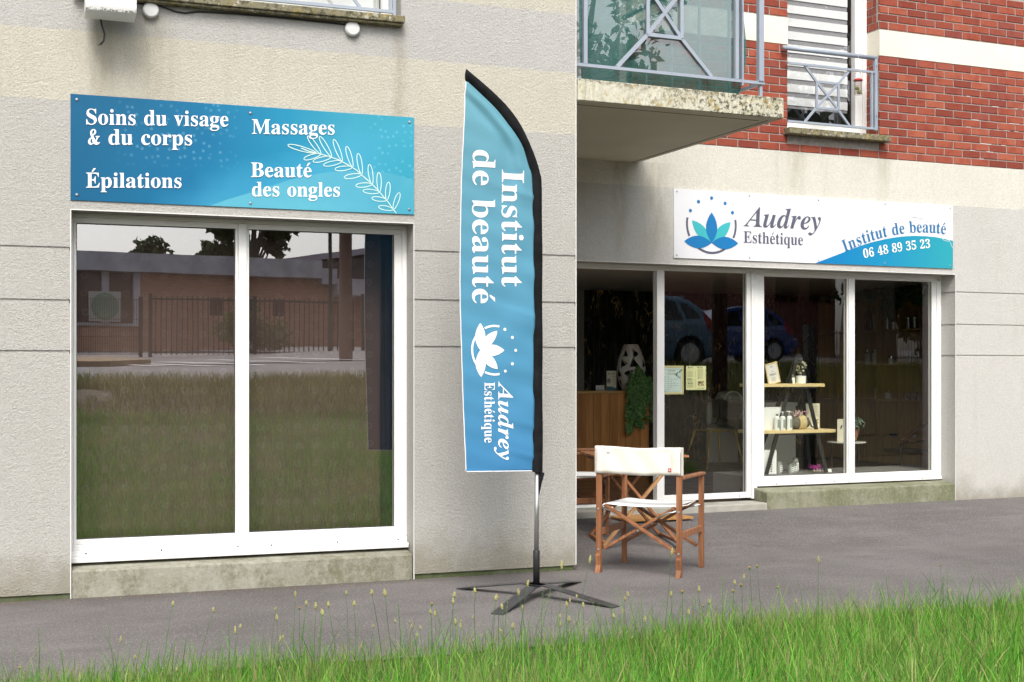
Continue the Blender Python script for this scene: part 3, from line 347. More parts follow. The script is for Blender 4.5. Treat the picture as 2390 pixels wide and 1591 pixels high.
def layout(body, st, xs=1.0, gap=0):
    """outlines of a line of text in units of 1/500 em, left end at 0; returns [(x_mid, outlines)] per letter and the width"""
    out = []; x = 0
    for ch in body:
        if ch == ' ': x += 110 + gap; continue
        base = {'É': 'E', 'é': 'e'}.get(ch, ch)
        if ch == '&': adv, sp = 184, [[c * .69 for c in q] for q in AMP]
        elif ch == "'": adv, sp = 70, [[30, 168, 24, 228, 46, 228, 40, 168]]
        else: adv, sp = GL[st + base]
        sp = [list(q) for q in sp]
        if ch in 'Éé':
            k = 0.62 if st == 'l' else 0.85
            ax, ay = (92, 242) if ch == 'É' else (58, 176)
            sp.append([ax, ay, ax + 30, ay + 54, ax + 34 + 40 * k, ay + 54, ax + 24 * k, ay])
        out.append((x + adv / 2, [[(q[i] + x, q[i + 1]) for i in range(0, len(q), 2)] for q in sp])); x += adv + gap
    x0 = min(p[0] for _, s in out for q in s for p in q); x1 = max(p[0] for _, s in out for q in s for p in q)
    return out, x0, x1
def ring(cx, cy, rx, ry, n=20, rot=0.0):
    return [cc for k in range(n) for cc in (cx + rx * math.cos(2 * math.pi * k / n) * math.cos(rot) - ry * math.sin(2 * math.pi * k / n) * math.sin(rot),
                                            cy + rx * math.cos(2 * math.pi * k / n) * math.sin(rot) + ry * math.sin(2 * math.pi * k / n) * math.cos(rot))]
AMP = [[262, 48, 240, 18, 212, -4, 176, -6, 146, 4, 120, 22, 88, -2, 56, -8, 30, 4, 10, 34, 8, 72, 22, 108, 48, 136, 80, 158,
        62, 196, 52, 232, 54, 274, 74, 308, 106, 328, 140, 328, 166, 312, 180, 284, 178, 252, 160, 222, 128, 196, 116, 188,
        166, 92, 184, 126, 190, 148, 184, 164, 164, 170, 164, 182, 258, 182, 258, 170, 236, 160, 220, 140, 200, 100, 186, 70,
        204, 50, 226, 40, 244, 44, 254, 54],
       [104, 212, 128, 236, 142, 262, 144, 288, 132, 308, 114, 306, 100, 288, 94, 256, 98, 228],
       [90, 136, 66, 106, 56, 76, 62, 46, 78, 28, 98, 26, 112, 34, 104, 48]]
def fill(polys):
    """triangulates closed outlines (holes by overlap) with a 2D curve; returns vertices and faces"""
    cu = bpy.data.curves.new('outline', 'CURVE'); cu.dimensions = '2D'; cu.fill_mode = 'BOTH'
    for q in polys:
        sp = cu.splines.new('POLY'); sp.points.add(len(q) - 1)
        for i, (a, b) in enumerate(q): sp.points[i].co = (a, b, 0, 1)
        sp.use_cyclic_u = True
    o = bpy.data.objects.new('outline', cu); COL.objects.link(o)
    me = bpy.data.meshes.new_from_object(o); vs = [(v.co.x, v.co.y) for v in me.vertices]; fs = [tuple(p.vertices) for p in me.polygons]
    bpy.data.objects.remove(o); bpy.data.curves.remove(cu); bpy.data.meshes.remove(me)
    return vs, fs
EACH = {'lettering': 'letter', 'name_lettering': 'letter', 'subtitle_lettering': 'letter', 'slogan_lettering': 'letter', 'phone_lettering': 'digit', 'emblem': 'emblem_piece', 'timetable': None, 'text_lines': None}
def flat(name, m, parent, parts, place, label=None, local=False):
    """parts: list of outline lists in local 2D metres; place maps (a, b) to 3D; letters and emblem pieces become objects of their own"""
    if EACH.get(name) and len(parts) > 0:
        for p_ in parts: flat(EACH[name], m, parent, [p_], place, label, local)
        return
    vs = []; fs = []
    for polys in parts:
        v, f = fill(polys); k = len(vs); vs += [place(a, b) for a, b in v]; fs += [tuple(i + k for i in t) for t in f]
    mb = MB(); mb.add(vs, fs)
    o = mb.build(name, m, parent, label=label, local=local)
    if len(parts) > 3: o['kind'] = 'stuff'
    return o
def each(boxes, name, m, parent, T=None, **k):
    """one object for each shape"""
    return [b.build(name, m, parent, T, **k) for b in boxes]
def line(body, st, a0, b0, a1, cap, b1=None, xfit=True, gap=0):
    """text from (a0,b0) to (a1,b1) with the given capital height"""
    lt, x0, x1 = layout(body, st, gap=gap); kx = (a1 - a0) / (x1 - x0); ky = cap / 228.0; b1 = b0 if b1 is None else b1
    sl = (b1 - b0) / (a1 - a0)
    return [[[((px - x0) * kx + a0, py * ky + b0 + sl * (px - x0) * kx) for px, py in q] for q in sp] for _, sp in lt]
def arc_line(body, st, a0, a1, fn, cap, gap=0):
    """text whose letters follow the curve b = fn(a)"""
    lt, x0, x1 = layout(body, st, gap=gap); kx = (a1 - a0) / (x1 - x0); ky = cap / 228.0; out = []
    for xm, sp in lt:
        A_ = (xm - x0) * kx + a0; B_ = fn(A_); t = math.atan2(fn(A_ + .01) - fn(A_ - .01), .02); c, s_ = math.cos(t), math.sin(t)
        out.append([[(A_ + (px - xm) * kx * c - py * ky * s_, B_ + (px - xm) * kx * s_ + py * ky * c) for px, py in q] for q in sp])
    return out
def petal(tip, base, w, n=10):
    t, b = Vector(tip), Vector(base); d = b - t; L = d.length; d.normalize(); nrm = Vector((-d.y, d.x))
    pts = []
    for sgn in (1, -1):
        rng = range(n + 1) if sgn > 0 else range(n - 1, 0, -1)
        for i in rng:
            u = i / n; p = t + d * (L * u) + nrm * (sgn * w * math.sin(math.pi * u) ** 0.85); pts.append((p.x, p.y))
    return [pts]
def disc(cx, cy, r, n=16): return [[(cx + r * math.cos(2 * math.pi * k / n), cy + r * math.sin(2 * math.pi * k / n)) for k in range(n)]]
def arc_band(r, w, t0, t1, n=18):
    o = [(math.cos(R(t0 + (t1 - t0) * k / n)), math.sin(R(t0 + (t1 - t0) * k / n))) for k in range(n + 1)]
    return [[(c * (r + w / 2), s_ * (r + w / 2)) for c, s_ in o] + [(c * (r - w / 2), s_ * (r - w / 2)) for c, s_ in reversed(o)]]
def logo():
    """the lotus emblem in metres about the middle of its ring: dict of outline groups"""
    return {'blue': [petal((0, .112), (0, -.168), .061), petal((-.292, -.165), (0, -.168), .058), petal((.288, -.162), (0, -.168), .058)],
            'teal': [petal((-.21, .03), (-.01, -.165), .052), petal((.205, .032), (.01, -.165), .052)],
            'ring': [arc_band(.262, .022, 168, 206), arc_band(.262, .022, 232, 308), arc_band(.262, .022, 334, 372)],
            'dot': [disc(x, y, .0165) for x, y in ((-.226, .118), (-.14, .204), (0, .245), (.146, .203), (.226, .121))]}
def sprig(pts, tips, w, loops):
    """a drawn twig: stem through pts, open loops for leaves; returns bands as outlines"""
    out = []
    def band(path, w, closed=False):
        P_ = [Vector(p) for p in path]; n = len(P_); L_ = []; R_ = []
        for i in range(n):
            a = P_[(i - 1) % n] if closed or i > 0 else P_[i]; b = P_[(i + 1) % n] if closed or i < n - 1 else P_[i]
            d = (b - a).normalized(); nn = Vector((-d.y, d.x)) * w / 2; L_.append(P_[i] + nn); R_.append(P_[i] - nn)
        if closed: return [[(p.x, p.y) for p in L_], [(p.x, p.y) for p in reversed(R_)]]
        return [[(p.x, p.y) for p in L_] + [(p.x, p.y) for p in reversed(R_)]]
    out.append(band(pts, w * 1.15))
    for (bx, by, ang, ln, wd) in loops:
        c, s_ = math.cos(ang), math.sin(ang); path = []
        for k in range(18):
            t = 2 * math.pi * k / 18; u = (1 - math.cos(t)) / 2 * ln; v = math.sin(t) * wd / 2 * (0.6 + 0.4 * math.sin(t / 2))
            path.append((bx + u * c - v * s_, by + u * s_ + v * c))
        out.append(band(path, w, True))
    return out
# ================================================================ GROUND
m_asph = None
g = G('asphalt_path'); p = g.pos(); x, y, z = g.sep(p)
c = g.mix(g.step(g.noise(p, 0.9, 5, 0.6), 0.3, 0.7), (0.112, 0.102, 0.099), (0.158, 0.146, 0.142))
c = g.mix(g.math('MULTIPLY', g.step(g.noise(p, 1.6, 4, 0.6, (0.5, 1.4, 1)), 0.5, 0.75), 0.5), c, (0.20, 0.18, 0.17))
c = g.mix(g.math('MULTIPLY', g.step(g.noise(p, 2.4, 6, 0.75, (0.7, 1.3, 1)), 0.52, 0.72), 0.45), c, (0.075, 0.068, 0.066))
c = g.mix(g.math('MULTIPLY', g.step(g.noise(p, 23, 5, 0.8), 0.60, 0.68), 0.45), c, (0.27, 0.25, 0.23))
c = g.mix(g.math('MULTIPLY', g.step(g.noise(p, 75, 3, .7), 0.55, 0.66), 0.7), c, (0.34, 0.32, 0.31))
c = g.mix(g.math('MULTIPLY', g.step(g.noise(p, 55, 3, .8), 0.56, 0.64), 0.55), c, (0.06, 0.055, 0.055))
c = g.mix(g.math('MULTIPLY', g.step(g.noise(p, 120, 2), 0.55, 0.66), 0.55), c, (0.045, 0.042, 0.042))
edge = g.step(g.math('ADD', y, g.math('MULTIPLY', g.noise(p, 4, 4), 0.35)), 8.30, 8.62)
edge = g.math('MULTIPLY', edge, g.math('LESS_THAN', x, 4.05))
c = g.mix(g.math('MULTIPLY', edge, 0.55), c, (0.075, 0.062, 0.058))
bit = g.math('MULTIPLY', g.step(g.noise(p, 60, 2), 0.70, 0.73), edge)
c = g.mix(bit, c, (0.42, 0.27, 0.05))
g.bump(g.noise(p, 110, 3, 0.6), 0.006); m_path = g.done(c, 0.9, 0.25)
m_soil = mat('soil', (0.05, 0.04, 0.025), (0.10, 0.085, 0.045), 6, 1.0, 0.01, 30, coord='World')
m_road = mat('road_asphalt', (0.12, 0.118, 0.12), (0.16, 0.156, 0.16), 1.0, 0.9, 0.002, 90, coord='World')
m_roadline = mat('road_paint', (0.62, 0.62, 0.62), (0.45, 0.45, 0.45), 3, 0.8, coord='World')

def sheet(name, x0, x1, y0, y1, nx, ny, m, dz=0.0, kind='structure', edge=None):
    X = np.linspace(x0, x1, nx); Y = np.linspace(y0, y1, ny); XX, YY = np.meshgrid(X, Y)
    if edge is not None: YY = edge(XX, YY)
    ZZ = terrain(XX, YY) + dz
    vs = np.stack([XX, YY, ZZ], -1).reshape(-1, 3).tolist()
    fs = [(j * nx + i, j * nx + i + 1, (j + 1) * nx + i + 1, (j + 1) * nx + i) for j in range(ny - 1) for i in range(nx - 1)]
    mb = MB(); mb.add(vs, fs); o = mb.build(name, m, smooth=True); return tag(o, kind=kind)
def wavy(XX, YY):
    t = (YY - 5.6) / (11.2 - 5.6)
    e = 6.12 + 0.05 * np.sin(XX * 1.7) + 0.03 * np.sin(XX * 5.1 + 1) - 0.02 * XX
    return e + t * (11.2 - e)
sheet('path', -8, 20, 5.6, 11.2, 120, 40, m_path, 0.0, edge=wavy)
sheet('grass_bank', -45, 70, -2.6, 7.2, 160, 40, m_soil, -0.012)
sheet('road', -60, 90, -60, -2.6, 60, 60, m_road)
for k, (a, b) in enumerate(((-2.95, -2.85),)):
    o = sheet('road_edge_line', -20, 9, a, b, 60, 2, m_roadline, 0.012)
ZR = lambda x, y: float(terrain(x, y))
m_far = mat('far_ground', (0.055, 0.085, 0.03), (0.09, 0.11, 0.05), 0.4, 1.0, coord='World')
mb = MB(); mb.box(-250, 250, -250, 250, -3.2, -3.0); tag(mb.build('ground', m_far), kind='structure')
mb = MB()
for k in range(5): 
    xx = 2.0 + k * 1.25; z0 = ZR(xx, -15.5) + 0.012
    mb.add([(xx - 2.2, -17.6, ZR(xx, -17.6) + .02), (xx - 1.6, -17.6, ZR(xx, -17.6) + .02), (xx + .6, -14.2, ZR(xx, -14.2) + .02), (xx, -14.2, ZR(xx, -14.2) + .02)], [(0, 1, 2, 3)])
tag(mb.build('crosswalk_marking', m_roadline), kind='structure')
mb = MB(); mb.prism([(-4.5, -13.4), (1.2, -14.2), (2.2, -16.6), (1.0, -20.5), (-6, -20)], 0, 0.13, 'z')
mb.v = [(a, b, c_ + ZR(a, b)) for a, b, c_ in mb.v]
tag(mb.build('verge', mat('dry_earth', (0.30, 0.19, 0.12), (0.20, 0.16, 0.09), 1.2, 1.0, coord='World')), kind='structure')

# ================================================================ THE BUILDING
m_wall_l = render_mat('sprayed_render_left', 'left'); m_wall_r = render_mat('sprayed_render_right', 'right')
m_pvc = mat('white_pvc', (0.80, 0.80, 0.79), (0.74, 0.735, 0.71), 3, 0.28, coord='World', lo=.3, hi=.75)
m_bead = mat('white_edge_bead', (0.64, 0.64, 0.62), rough=0.5)
m_seal = mat('black_rubber_seal', (0.015, 0.015, 0.017), rough=0.5)
m_sill = concrete_mat('window_sill_concrete', (0.42, 0.415, 0.35), (0.19, 0.185, 0.14), (0.13, 0.12, 0.07), 0.62)
m_plinth = concrete_mat('plinth_concrete', (0.16, 0.17, 0.12), (0.09, 0.10, 0.06), (0.06, 0.08, 0.025), 0.8)
m_lichen = concrete_mat('lichen_sill', (0.27, 0.25, 0.17), (0.13, 0.12, 0.08), (0.20, 0.16, 0.045), 0.55, 0.8)
m_slab = concrete_mat('balcony_concrete', (0.66, 0.64, 0.54), (0.46, 0.44, 0.34), (0.24, 0.22, 0.09), 0.5, 0.95, (3.9, 5.4))
m_soffit = mat('soffit_paint', (0.62, 0.59, 0.46), (0.55, 0.52, 0.40), 1.2, 0.9, 0.001, 40, coord='World')
m_rail = mat('grey_blue_painted_steel', (0.27, 0.31, 0.37), (0.31, 0.35, 0.41), 4, 0.35, coord='World')
m_glass_l = pane_mat('shop_glass_left', 0.34); m_glass_r = pane_mat('shop_glass_right', 0.085, (0.98, 0.985, 0.95)); m_glass_u = pane_mat('upper_glass', 0.12)
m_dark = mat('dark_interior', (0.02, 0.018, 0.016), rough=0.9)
m_hole = mat('drain_hole_black', (0.004, 0.004, 0.004), rough=0.9)

bld = thing('apartment_building', 'apartment building of grey and cream render with a red brick upper storey', 'building', (4.026, 8.284, 0))

# ---- left wing (s, off, z)
WL = -7.5; OL, OR_, OT = -3.34, -1.172, 2.37
GRV = [(2.142, 1.822, 1.513), (2.194, 1.868, 1.555)]
w = MB()
def pier(mb, s0, s1, grooves, ztop, thick=0.32, zb=0.035, gd=0.008, gh=0.022):
    zs = [zb] + [v for gz in sorted(grooves) for v in (gz - gh, gz)] + [ztop]
    for i in range(0, len(zs), 2): mb.box(s0, s1, 0, thick, zs[i], zs[i + 1])
    for gz in grooves: mb.box(s0 + 1e-3, s1 - gd * 1.0, gd, thick - .001, gz - gh, gz)
pier(w, WL, OL, GRV[0], OT + 0.0)
pier(w, OR_, 0, GRV[1], OT + 0.0)
w.box(WL, 0, 0, 0.32, OT, 3.67)
w.box(WL, -3.25, 0, 0.32, 3.67, 6.2); w.box(-1.259, 0, 0, 0.32, 3.67, 6.2)
w.box(-0.32, -0.001, 0.32, 3.0, 0.0, 6.2)                # the wing's return wall
w.build('rendered_wall', m_wall_l, bld, TA)
mb = MB()                                                # mossy foot set back under the render
prof = [(WL, 0.03), (-3.9, 0.03), (-3.7, 0.045), (-3.4, 0.036), (OL, 0.036)]
for a, b in ((WL, OL), (OR_, -0.01)): mb = MB(); mb.box(a, b, 0.012, 0.3, -0.1, 0.036); mb.build('mossy_plinth', m_plinth, bld, TA)
mb = MB()
for s in (OL, OR_): mb.box(s - .003, s + .003, -0.004, 0.004, 0.0, OT + .003)
mb.box(OL - .003, OR_ + .003, -0.0045, 0.0035, OT - .003, OT + .003)
mb.box(-.003, .003, -0.004, 0.004, 0.04, 6.2)
mb.build('edge_bead', m_bead, bld, TA)
# concrete sill below the left window
mb = MB(); mb.add([(OL + .005, 0.004, -0.06), (OR_ - .005, 0.004, -0.06), (OR_ - .005, 0.30, -0.06), (OL + .005, 0.30, -0.06),
                   (OL + .005, 0.004, 0.168), (OR_ - .005, 0.004, 0.168), (OR_ - .005, 0.30, 0.2), (OL + .005, 0.30, 0.2)],
                  [(0, 3, 2, 1), (4, 5, 6, 7), (0, 1, 5, 4), (1, 2, 6, 5), (2, 3, 7, 6), (3, 0, 4, 7)])
mb.build('window_sill', m_sill, bld, TA, bevel=0.01)
# soffit of the left opening is the wall's own underside
def pane_part(par, mb, name, m, T=None): return mb.build(name, m, par, T)

def window_frame(name_parts, T, par):
    pass
F0 = 0.17
fr = MB()
fr.box(OL, OR_, F0, F0 + .09, 2.345, 2.369)               # outer head
fr.box(OL, -3.318, F0, F0 + .09, 0.27, 2.345); fr.box(-1.202, OR_, F0, F0 + .09, 0.27, 2.345)
fr.box(-3.318, -1.202, F0, F0 + .09, 0.27, 0.302)
fr.box(-2.303, -2.249, F0 - .004, F0 + .09, 0.302, 2.345)  # middle post
fr.box(OL, OR_ - .004, F0 - .025, F0 + .09, 0.235, 0.27)  # stepped sill profile
fr.box(OL, OR_ - .006, F0 - .07, F0 + .09, 0.2005, 0.235)
win_l = fr.build('shop_window', m_pvc, bld, TA, bevel=0.004)
for s0, s1 in ((-3.318, -2.303), (-2.249, -1.202)):
    sh = MB(); b = 0.022 if s0 < -3 else 0.017
    L_, R_ = (-3.300, -2.320) if s0 < -3 else (-2.232, -1.255)
    sh.box(s0 + .001, s1 - .001, F0 + .012, F0 + .075, 2.310, 2.344); sh.box(s0 + .001, s1 - .001, F0 + .012, F0 + .075, 0.303, 0.335)
    sh.box(s0 + .001, L_, F0 + .012, F0 + .075, 0.335, 2.310); sh.box(R_, s1 - .001, F0 + .012, F0 + .075, 0.335, 2.310)
    sh.build('sash', m_pvc, win_l, TA, bevel=0.003)
    se = MB()
    for a in ((L_, L_ + .004, .335, 2.31), (R_ - .004, R_, .335, 2.31), (L_, R_, .335, .339), (L_, R_, 2.306, 2.31)): se.box(a[0], a[1], F0 + .03, F0 + .034, a[2], a[3])
    se.build('rubber_seal', m_seal, win_l, TA)
    pn = MB(); pn.box(L_ - .004, R_ + .004, F0 + .040, F0 + .046, 0.331, 2.314); pn.build('pane', m_glass_l, win_l, TA)
for s in (-3.245, -2.79, -2.31, -2.095, -1.655, -1.24): mb = MB(); mb.lathe([(.0055, -.002), (.0055, .004)], (s, F0 - .0265, .252), 8, 'y'); mb.build('drain_hole', m_hole, win_l, TA)
# voile behind the left window
g = G('dotted_voile'); p = g.uv(); u, v, _z = g.sep(p)
dm, vo = dots_nodes(g, u, v, 0.125, 0.022, 0.026, 0.12)
ringm = g.math('SUBTRACT', dm, g.math('MULTIPLY', 0.7, g.math('SUBTRACT', 1.0, g.step(vo.outputs['Distance'], 0.08, 0.13))))
pet = g.noise(p, 160, 1)
c = g.mix(g.noise(p, 2.5, 4, 0.6, (2.2, 0.6, 1)), (0.105, 0.074, 0.062), (0.15, 0.108, 0.092))
c = g.mix(g.math('MULTIPLY', g.math('MULTIPLY', ringm, g.step(pet, 0.35, 0.55)), 0.17), c, (0.42, 0.36, 0.34))
m_voile = g.done(c, 1.0, 0.0)
def curtain(name, s0, s1, off, amp, z0, z1, m, n=90, folds=16.0, lean=0.0, parent=None):
    vs = []; fs = []; rows = 14
    for j in range(rows):
        z = z0 + (z1 - z0) * j / (rows - 1)
        for i in range(n):
            t = i / (n - 1); s = s0 + (s1 - s0) * t + lean * (1 - j / (rows - 1)) * t
            vs.append((s, off + amp * (math.sin(t * folds + 0.6 * math.sin(z * 2.1)) + 0.5 * math.sin(t * folds * 2.3 + z)), z))
    for j in range(rows - 1):
        for i in range(n - 1): k = j * n + i; fs.append((k, k + 1, k + n + 1, k + n))
    mb = MB(); mb.add(vs, fs); o = mb.build(name, m, parent, TA, smooth=True)
    me = o.data; uvl = me.uv_layers.new(name='UVMap')
    for lp in me.loops: a = vs[lp.vertex_index]; uvl.data[lp.index].uv = (a[0] + 4, a[2])
    sm = o.modifiers.new('thick', 'SOLIDIFY'); sm.thickness = 0.0012
    return o
o = curtain('voile_curtain', -3.6, -1.0, 0.42, 0.006, 0.22, 2.5, m_voile); tag(o, 'brown voile curtain with small flower dots behind the wide left window', 'curtain')
o = curtain('side_curtain', -1.30, -0.98, 0.375, 0.010, 0.16, 2.5, mat('dark_cloth', (0.012, 0.011, 0.014), (0.022, 0.020, 0.025), 5, 0.9), folds=22); tag(o, 'dark side curtain at the right edge of the wide left window', 'curtain')
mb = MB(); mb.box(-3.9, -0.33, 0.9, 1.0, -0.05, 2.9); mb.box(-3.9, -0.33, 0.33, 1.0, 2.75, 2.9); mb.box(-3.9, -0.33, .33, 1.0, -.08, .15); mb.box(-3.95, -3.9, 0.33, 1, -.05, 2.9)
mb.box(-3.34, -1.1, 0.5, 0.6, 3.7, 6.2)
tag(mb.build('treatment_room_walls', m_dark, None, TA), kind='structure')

# ---- upper window of the left wing
mb = MB(); mb.box(-3.33, -1.252, -0.075, 0.25, 3.68, 3.725); mb.box(-3.33, -1.262, -0.06, 0.20, 3.664, 3.68)
mb.build('upper_window_sill', m_lichen, bld, TA, bevel=0.005)
fr = MB(); fr.box(-3.25, -1.259, 0.2, 0.27, 3.726, 3.80); fr.box(-1.33, -1.259, 0.2, 0.27, 3.80, 5.2); fr.box(-2.30, -2.22, .2, .27, 3.80, 5.2)
uw = fr.build('upper_window', m_pvc, bld, TA, bevel=.003)
pn = MB(); pn.box(-3.25, -1.325, 0.235, 0.241, 3.8, 5.2); pn.build('pane', m_glass_u, uw, TA)
pn = MB(); pn.box(-3.25, -1.33, 0.3, 0.32, 3.8, 5.2); pn.build('blind', mat('pale_blind', (0.5, 0.52, 0.5), rough=0.8), uw, TA)
def bars(mb, P, pts, w, d=0.012):
    for i_, (a, b) in enumerate(pts): q0, q1 = Vector(P(*a)), Vector(P(*b)); o_ = Vector((0, .0009 * i_, 0)); mb.beam(q0 + o_, q1 + o_, w, d, (0, 1, 0))
mb = MB(); P = lambda s, z: (s, 0.03, z)
mb.box(-3.2, -1.29, .02, .04, 3.762, 3.782); mb.box(-1.31, -1.29, .019, .041, 3.73, 4.6); mb.box(-1.335, -1.318, .02, .04, 3.782, 4.5); mb.box(-3.2, -1.29, .02, .04, 4.5, 4.53)
for s in (-2.6, -1.95): bars(mb, P, [((s, 3.95), (s - .14, 3.782)), ((s + .28, 3.95), (s + .42, 3.782)), ((s, 3.95), (s, 4.25)), ((s + .28, 3.95), (s + .28, 4.25)), ((s, 3.95), (s + .28, 3.95)), ((s, 3.95), (s + .28, 4.25)), ((s + .28, 3.95), (s, 4.25))], .02)
mb.build('guard_rail', m_rail, bld, TA)

# ---- right wing
BY = 10.5; BX1 = 16.0; DX0, DX1, DT = 4.70, 9.359, 2.365
w = MB()
def pier_b(mb, x0, x1, grooves, ztop):
    gh, gd = .020, .008; zs = [-0.1] + [v for gz in sorted(grooves) for v in (gz - gh, gz)] + [ztop]
    for i in range(0, len(zs), 2): mb.box(x0, x1, BY, BY + .3, zs[i], zs[i + 1])
    for gz in grooves: mb.box(x0 + gd, x1, BY + gd, BY + .299, gz - gh, gz)
pier_b(w, DX1, BX1, (2.195, 1.868, 1.555), DT); pier_b(w, 3.6, DX0, (2.195, 1.868, 1.555), DT)
w.box(3.6, BX1, BY, BY + .3, DT, 3.476)
w.build('rendered_wall', m_wall_r, bld)
mb = MB()
mb.box(DX0 - .003, DX1 + .003, BY - .0045, BY + .0035, DT - .003, DT + .003); mb.box(DX1 - .003, DX1 + .003, BY - .004, BY + .004, 0.05, DT - .003)
mb.build('edge_bead', m_bead, bld)

# brickwork: mortar wall with its bricks
WX0, WX1, WZ0, WZ1 = 7.334, 8.414, 3.69, 6.0
BDX0, BDX1, BDZ0 = 4.45, 5.66, 3.45
m_mortar = mat('mortar', (0.27, 0.24, 0.215), (0.36, 0.33, 0.30), 20, 0.95, 0.003, 90, coord='World')
def brick_mat(name, island):
    g = G(name); p = g.obj()
    oi = g.node('ShaderNodeObjectInfo'); va = g.node('ShaderNodeVectorMath', operation='ADD'); g.l.new(p, va.inputs[0]); g.l.new(oi.outputs['Location'], va.inputs[1]); pw = va.outputs[0]
    base = g.ramp(g.node('ShaderNodeNewGeometry').outputs['Random Per Island'] if island else oi.outputs['Random'], [(0.0, (0.19, 0.045, 0.030)), (0.3, (0.25, 0.060, 0.038)), (0.55, (0.31, 0.080, 0.048)), (0.8, (0.36, 0.105, 0.062)), (1.0, (0.22, 0.058, 0.045))])
    c = g.mix(g.math('MULTIPLY', g.step(g.noise(pw, 9, 4, 0.6), 0.42, 0.7), 0.5), base, (0.20, 0.032, 0.02))
    c = g.mix(g.math('MULTIPLY', g.step(g.noise(pw, 60, 3, 0.7), 0.60, 0.7), 0.5), c, (0.10, 0.02, 0.014))
    c = g.mix(g.math('MULTIPLY', g.step(g.noise(pw, 2.3, 5, 0.8), 0.66, 0.8), 0.35), c, (0.45, 0.30, 0.25))
    g.bump(g.math('ADD', g.noise(pw, 70, 4, 0.7, (1, 1, 1.8)), g.math('MULTIPLY', g.noise(pw, 16, 2), 0.6)), 0.004); return g.done(c, 0.9, 0.2)
m_brick = brick_mat('red_brick', False); m_brick2 = brick_mat('red_brick_far_rows', True)
w = MB()
w.box(3.6, BDX0, BY + .006, BY + .3, 3.476, 6.2)
w.box(BDX0, BDX1, BY + .006, BY + .3, 5.7, 6.2); w.box(BDX1, WX0, BY + .006, BY + .3, 3.476, 6.2)
w.box(WX0, WX1, BY + .006, BY + .3, 3.476, 3.63); w.box(WX1, BX1, BY + .006, BY + .3, 3.476, 6.2)
mort = w.build('mortar_wall', m_mortar, bld)
CB = []                                                  # cream render course between the bricks
m_band = mat('cream_band_render', (0.68, 0.64, 0.53), (0.74, 0.70, 0.60), 2.5, 0.9, 0.004, 75, coord='World')
for a, b in ((3.6, BDX0 + .003), (BDX1 - .003, WX0 + .003), (WX1 - .003, BX1)): mb = MB(); mb.box(a, b, BY - .004, BY + .302, 4.490, 4.742); mb.build('cream_band', m_band, bld)
def brick_mesh(lx, ly, lz):
    mb = MB(); b = .003; mb.box(-lx / 2, lx / 2, -ly / 2, ly / 2, -lz / 2, lz / 2)
    me = bpy.data.meshes.new('brick'); me.from_pydata(mb.v, [], mb.f)
    bm = bmesh.new(); bm.from_mesh(me); bmesh.ops.recalc_face_normals(bm, faces=bm.faces)
    bmesh.ops.bevel(bm, geom=[e for e in bm.edges if all(v.co.y < 0 for v in e.verts)], offset=b, segments=1, affect='EDGES'); bm.to_mesh(me); bm.free()
    me.materials.append(m_brick); return me
CP, BL = 0.078, 0.232
bricks = []
zrows = [3.476 + CP * k for k in range(13)] + [4.742 + .008 + CP * k for k in range(6)]
rnd = random.Random(3)
def blocked(x0, x1, z):
    out = [(x0, x1)]
    for a, b, lo, hi in ((BDX0, BDX1, 3.4, 5.7), (WX0, WX1, 3.60, 6.1)):
        if lo < z + CP and z < hi - .001:
            nx = []
            for s, e in out:
                if e <= a or s >= b: nx.append((s, e)); continue
                if s < a: nx.append((s, a))
                if e > b: nx.append((b, e))
            out = nx
    return [(s, e) for s, e in out if e - s > .03]
for ri, z in enumerate(zrows):
    zone = -1 if z > 4.6 else 0
    off = (ri % 2) * BL / 2
    xs = [WX1 - 0.348 * 0 + off - BL * 20 + BL * k for k in range(60)]
    for xa in xs:
        for s, e in blocked(xa, xa + BL - .012, z + .012):
            if s < 3.8 or e > 11.3: continue
            bricks.append((s, e, z + .006))
vis = []
fx = lambda X, Z: (1195 + 3082 * (X * math.cos(R(23.15)) - BY * math.sin(R(23.15))) / (X * math.sin(R(23.15)) + BY * math.cos(R(23.15))), 868 - 3082 * (Z - EYE) / (X * math.sin(R(23.15)) + BY * math.cos(R(23.15))))
def seen(b):
    px, py = fx((b[0] + b[1]) / 2, b[2] + .03)
    if px < 1340 or px > 2420 or py < -20: return False
    if px < 1735 and py < 345: return px < 1362 or px > 1560
    if 1345 < px < 1830 and py < 215 + (px - 1345) * .0 and px < 1735: return False
    return True
bs = [b for b in bricks if seen(b)]
bs.sort(key=lambda b: b[0]); main = bs
if len(bs) > 300:
    full = sorted(bs, key=lambda b: ((b[1] - b[0]) < .1, b[0])); main = full[:296]
mainset = set(main); rest = [b for b in bricks if b not in mainset]
meshes = {}
for s, e, z in main:
    L_ = round(e - s, 3)
    if L_ not in meshes: meshes[L_] = brick_mesh(L_, .05, .066)
    o = bpy.data.objects.new('brick', meshes[L_]); COL.objects.link(o)
    o.location = ((s + e) / 2, BY + .025 - rnd.uniform(0, .0025), z + .033); o.rotation_euler = (rnd.uniform(-.012, .012), 0, rnd.uniform(-.004, .004))
    attach(o, mort)
mb = MB()
for s, e, z in rest: mb.box(s, e, BY + .001, BY + .05, z, z + .066)
for sgn, X in ((1, WX1),):                               # bricks turning into the window reveal
    for ri, z in enumerate(zrows):
        if z < 3.62: continue
        mb.box(X - .004, X + .05, BY + .052, BY + .10 + (ri % 2) * .06, z + .006, z + .072); mb.box(X - .004, X + .05, BY + .112 + (ri % 2) * .06, BY + .29, z + .006, z + .072)
tag(mb.build('distant_bricks', m_brick2, mort), kind='stuff')
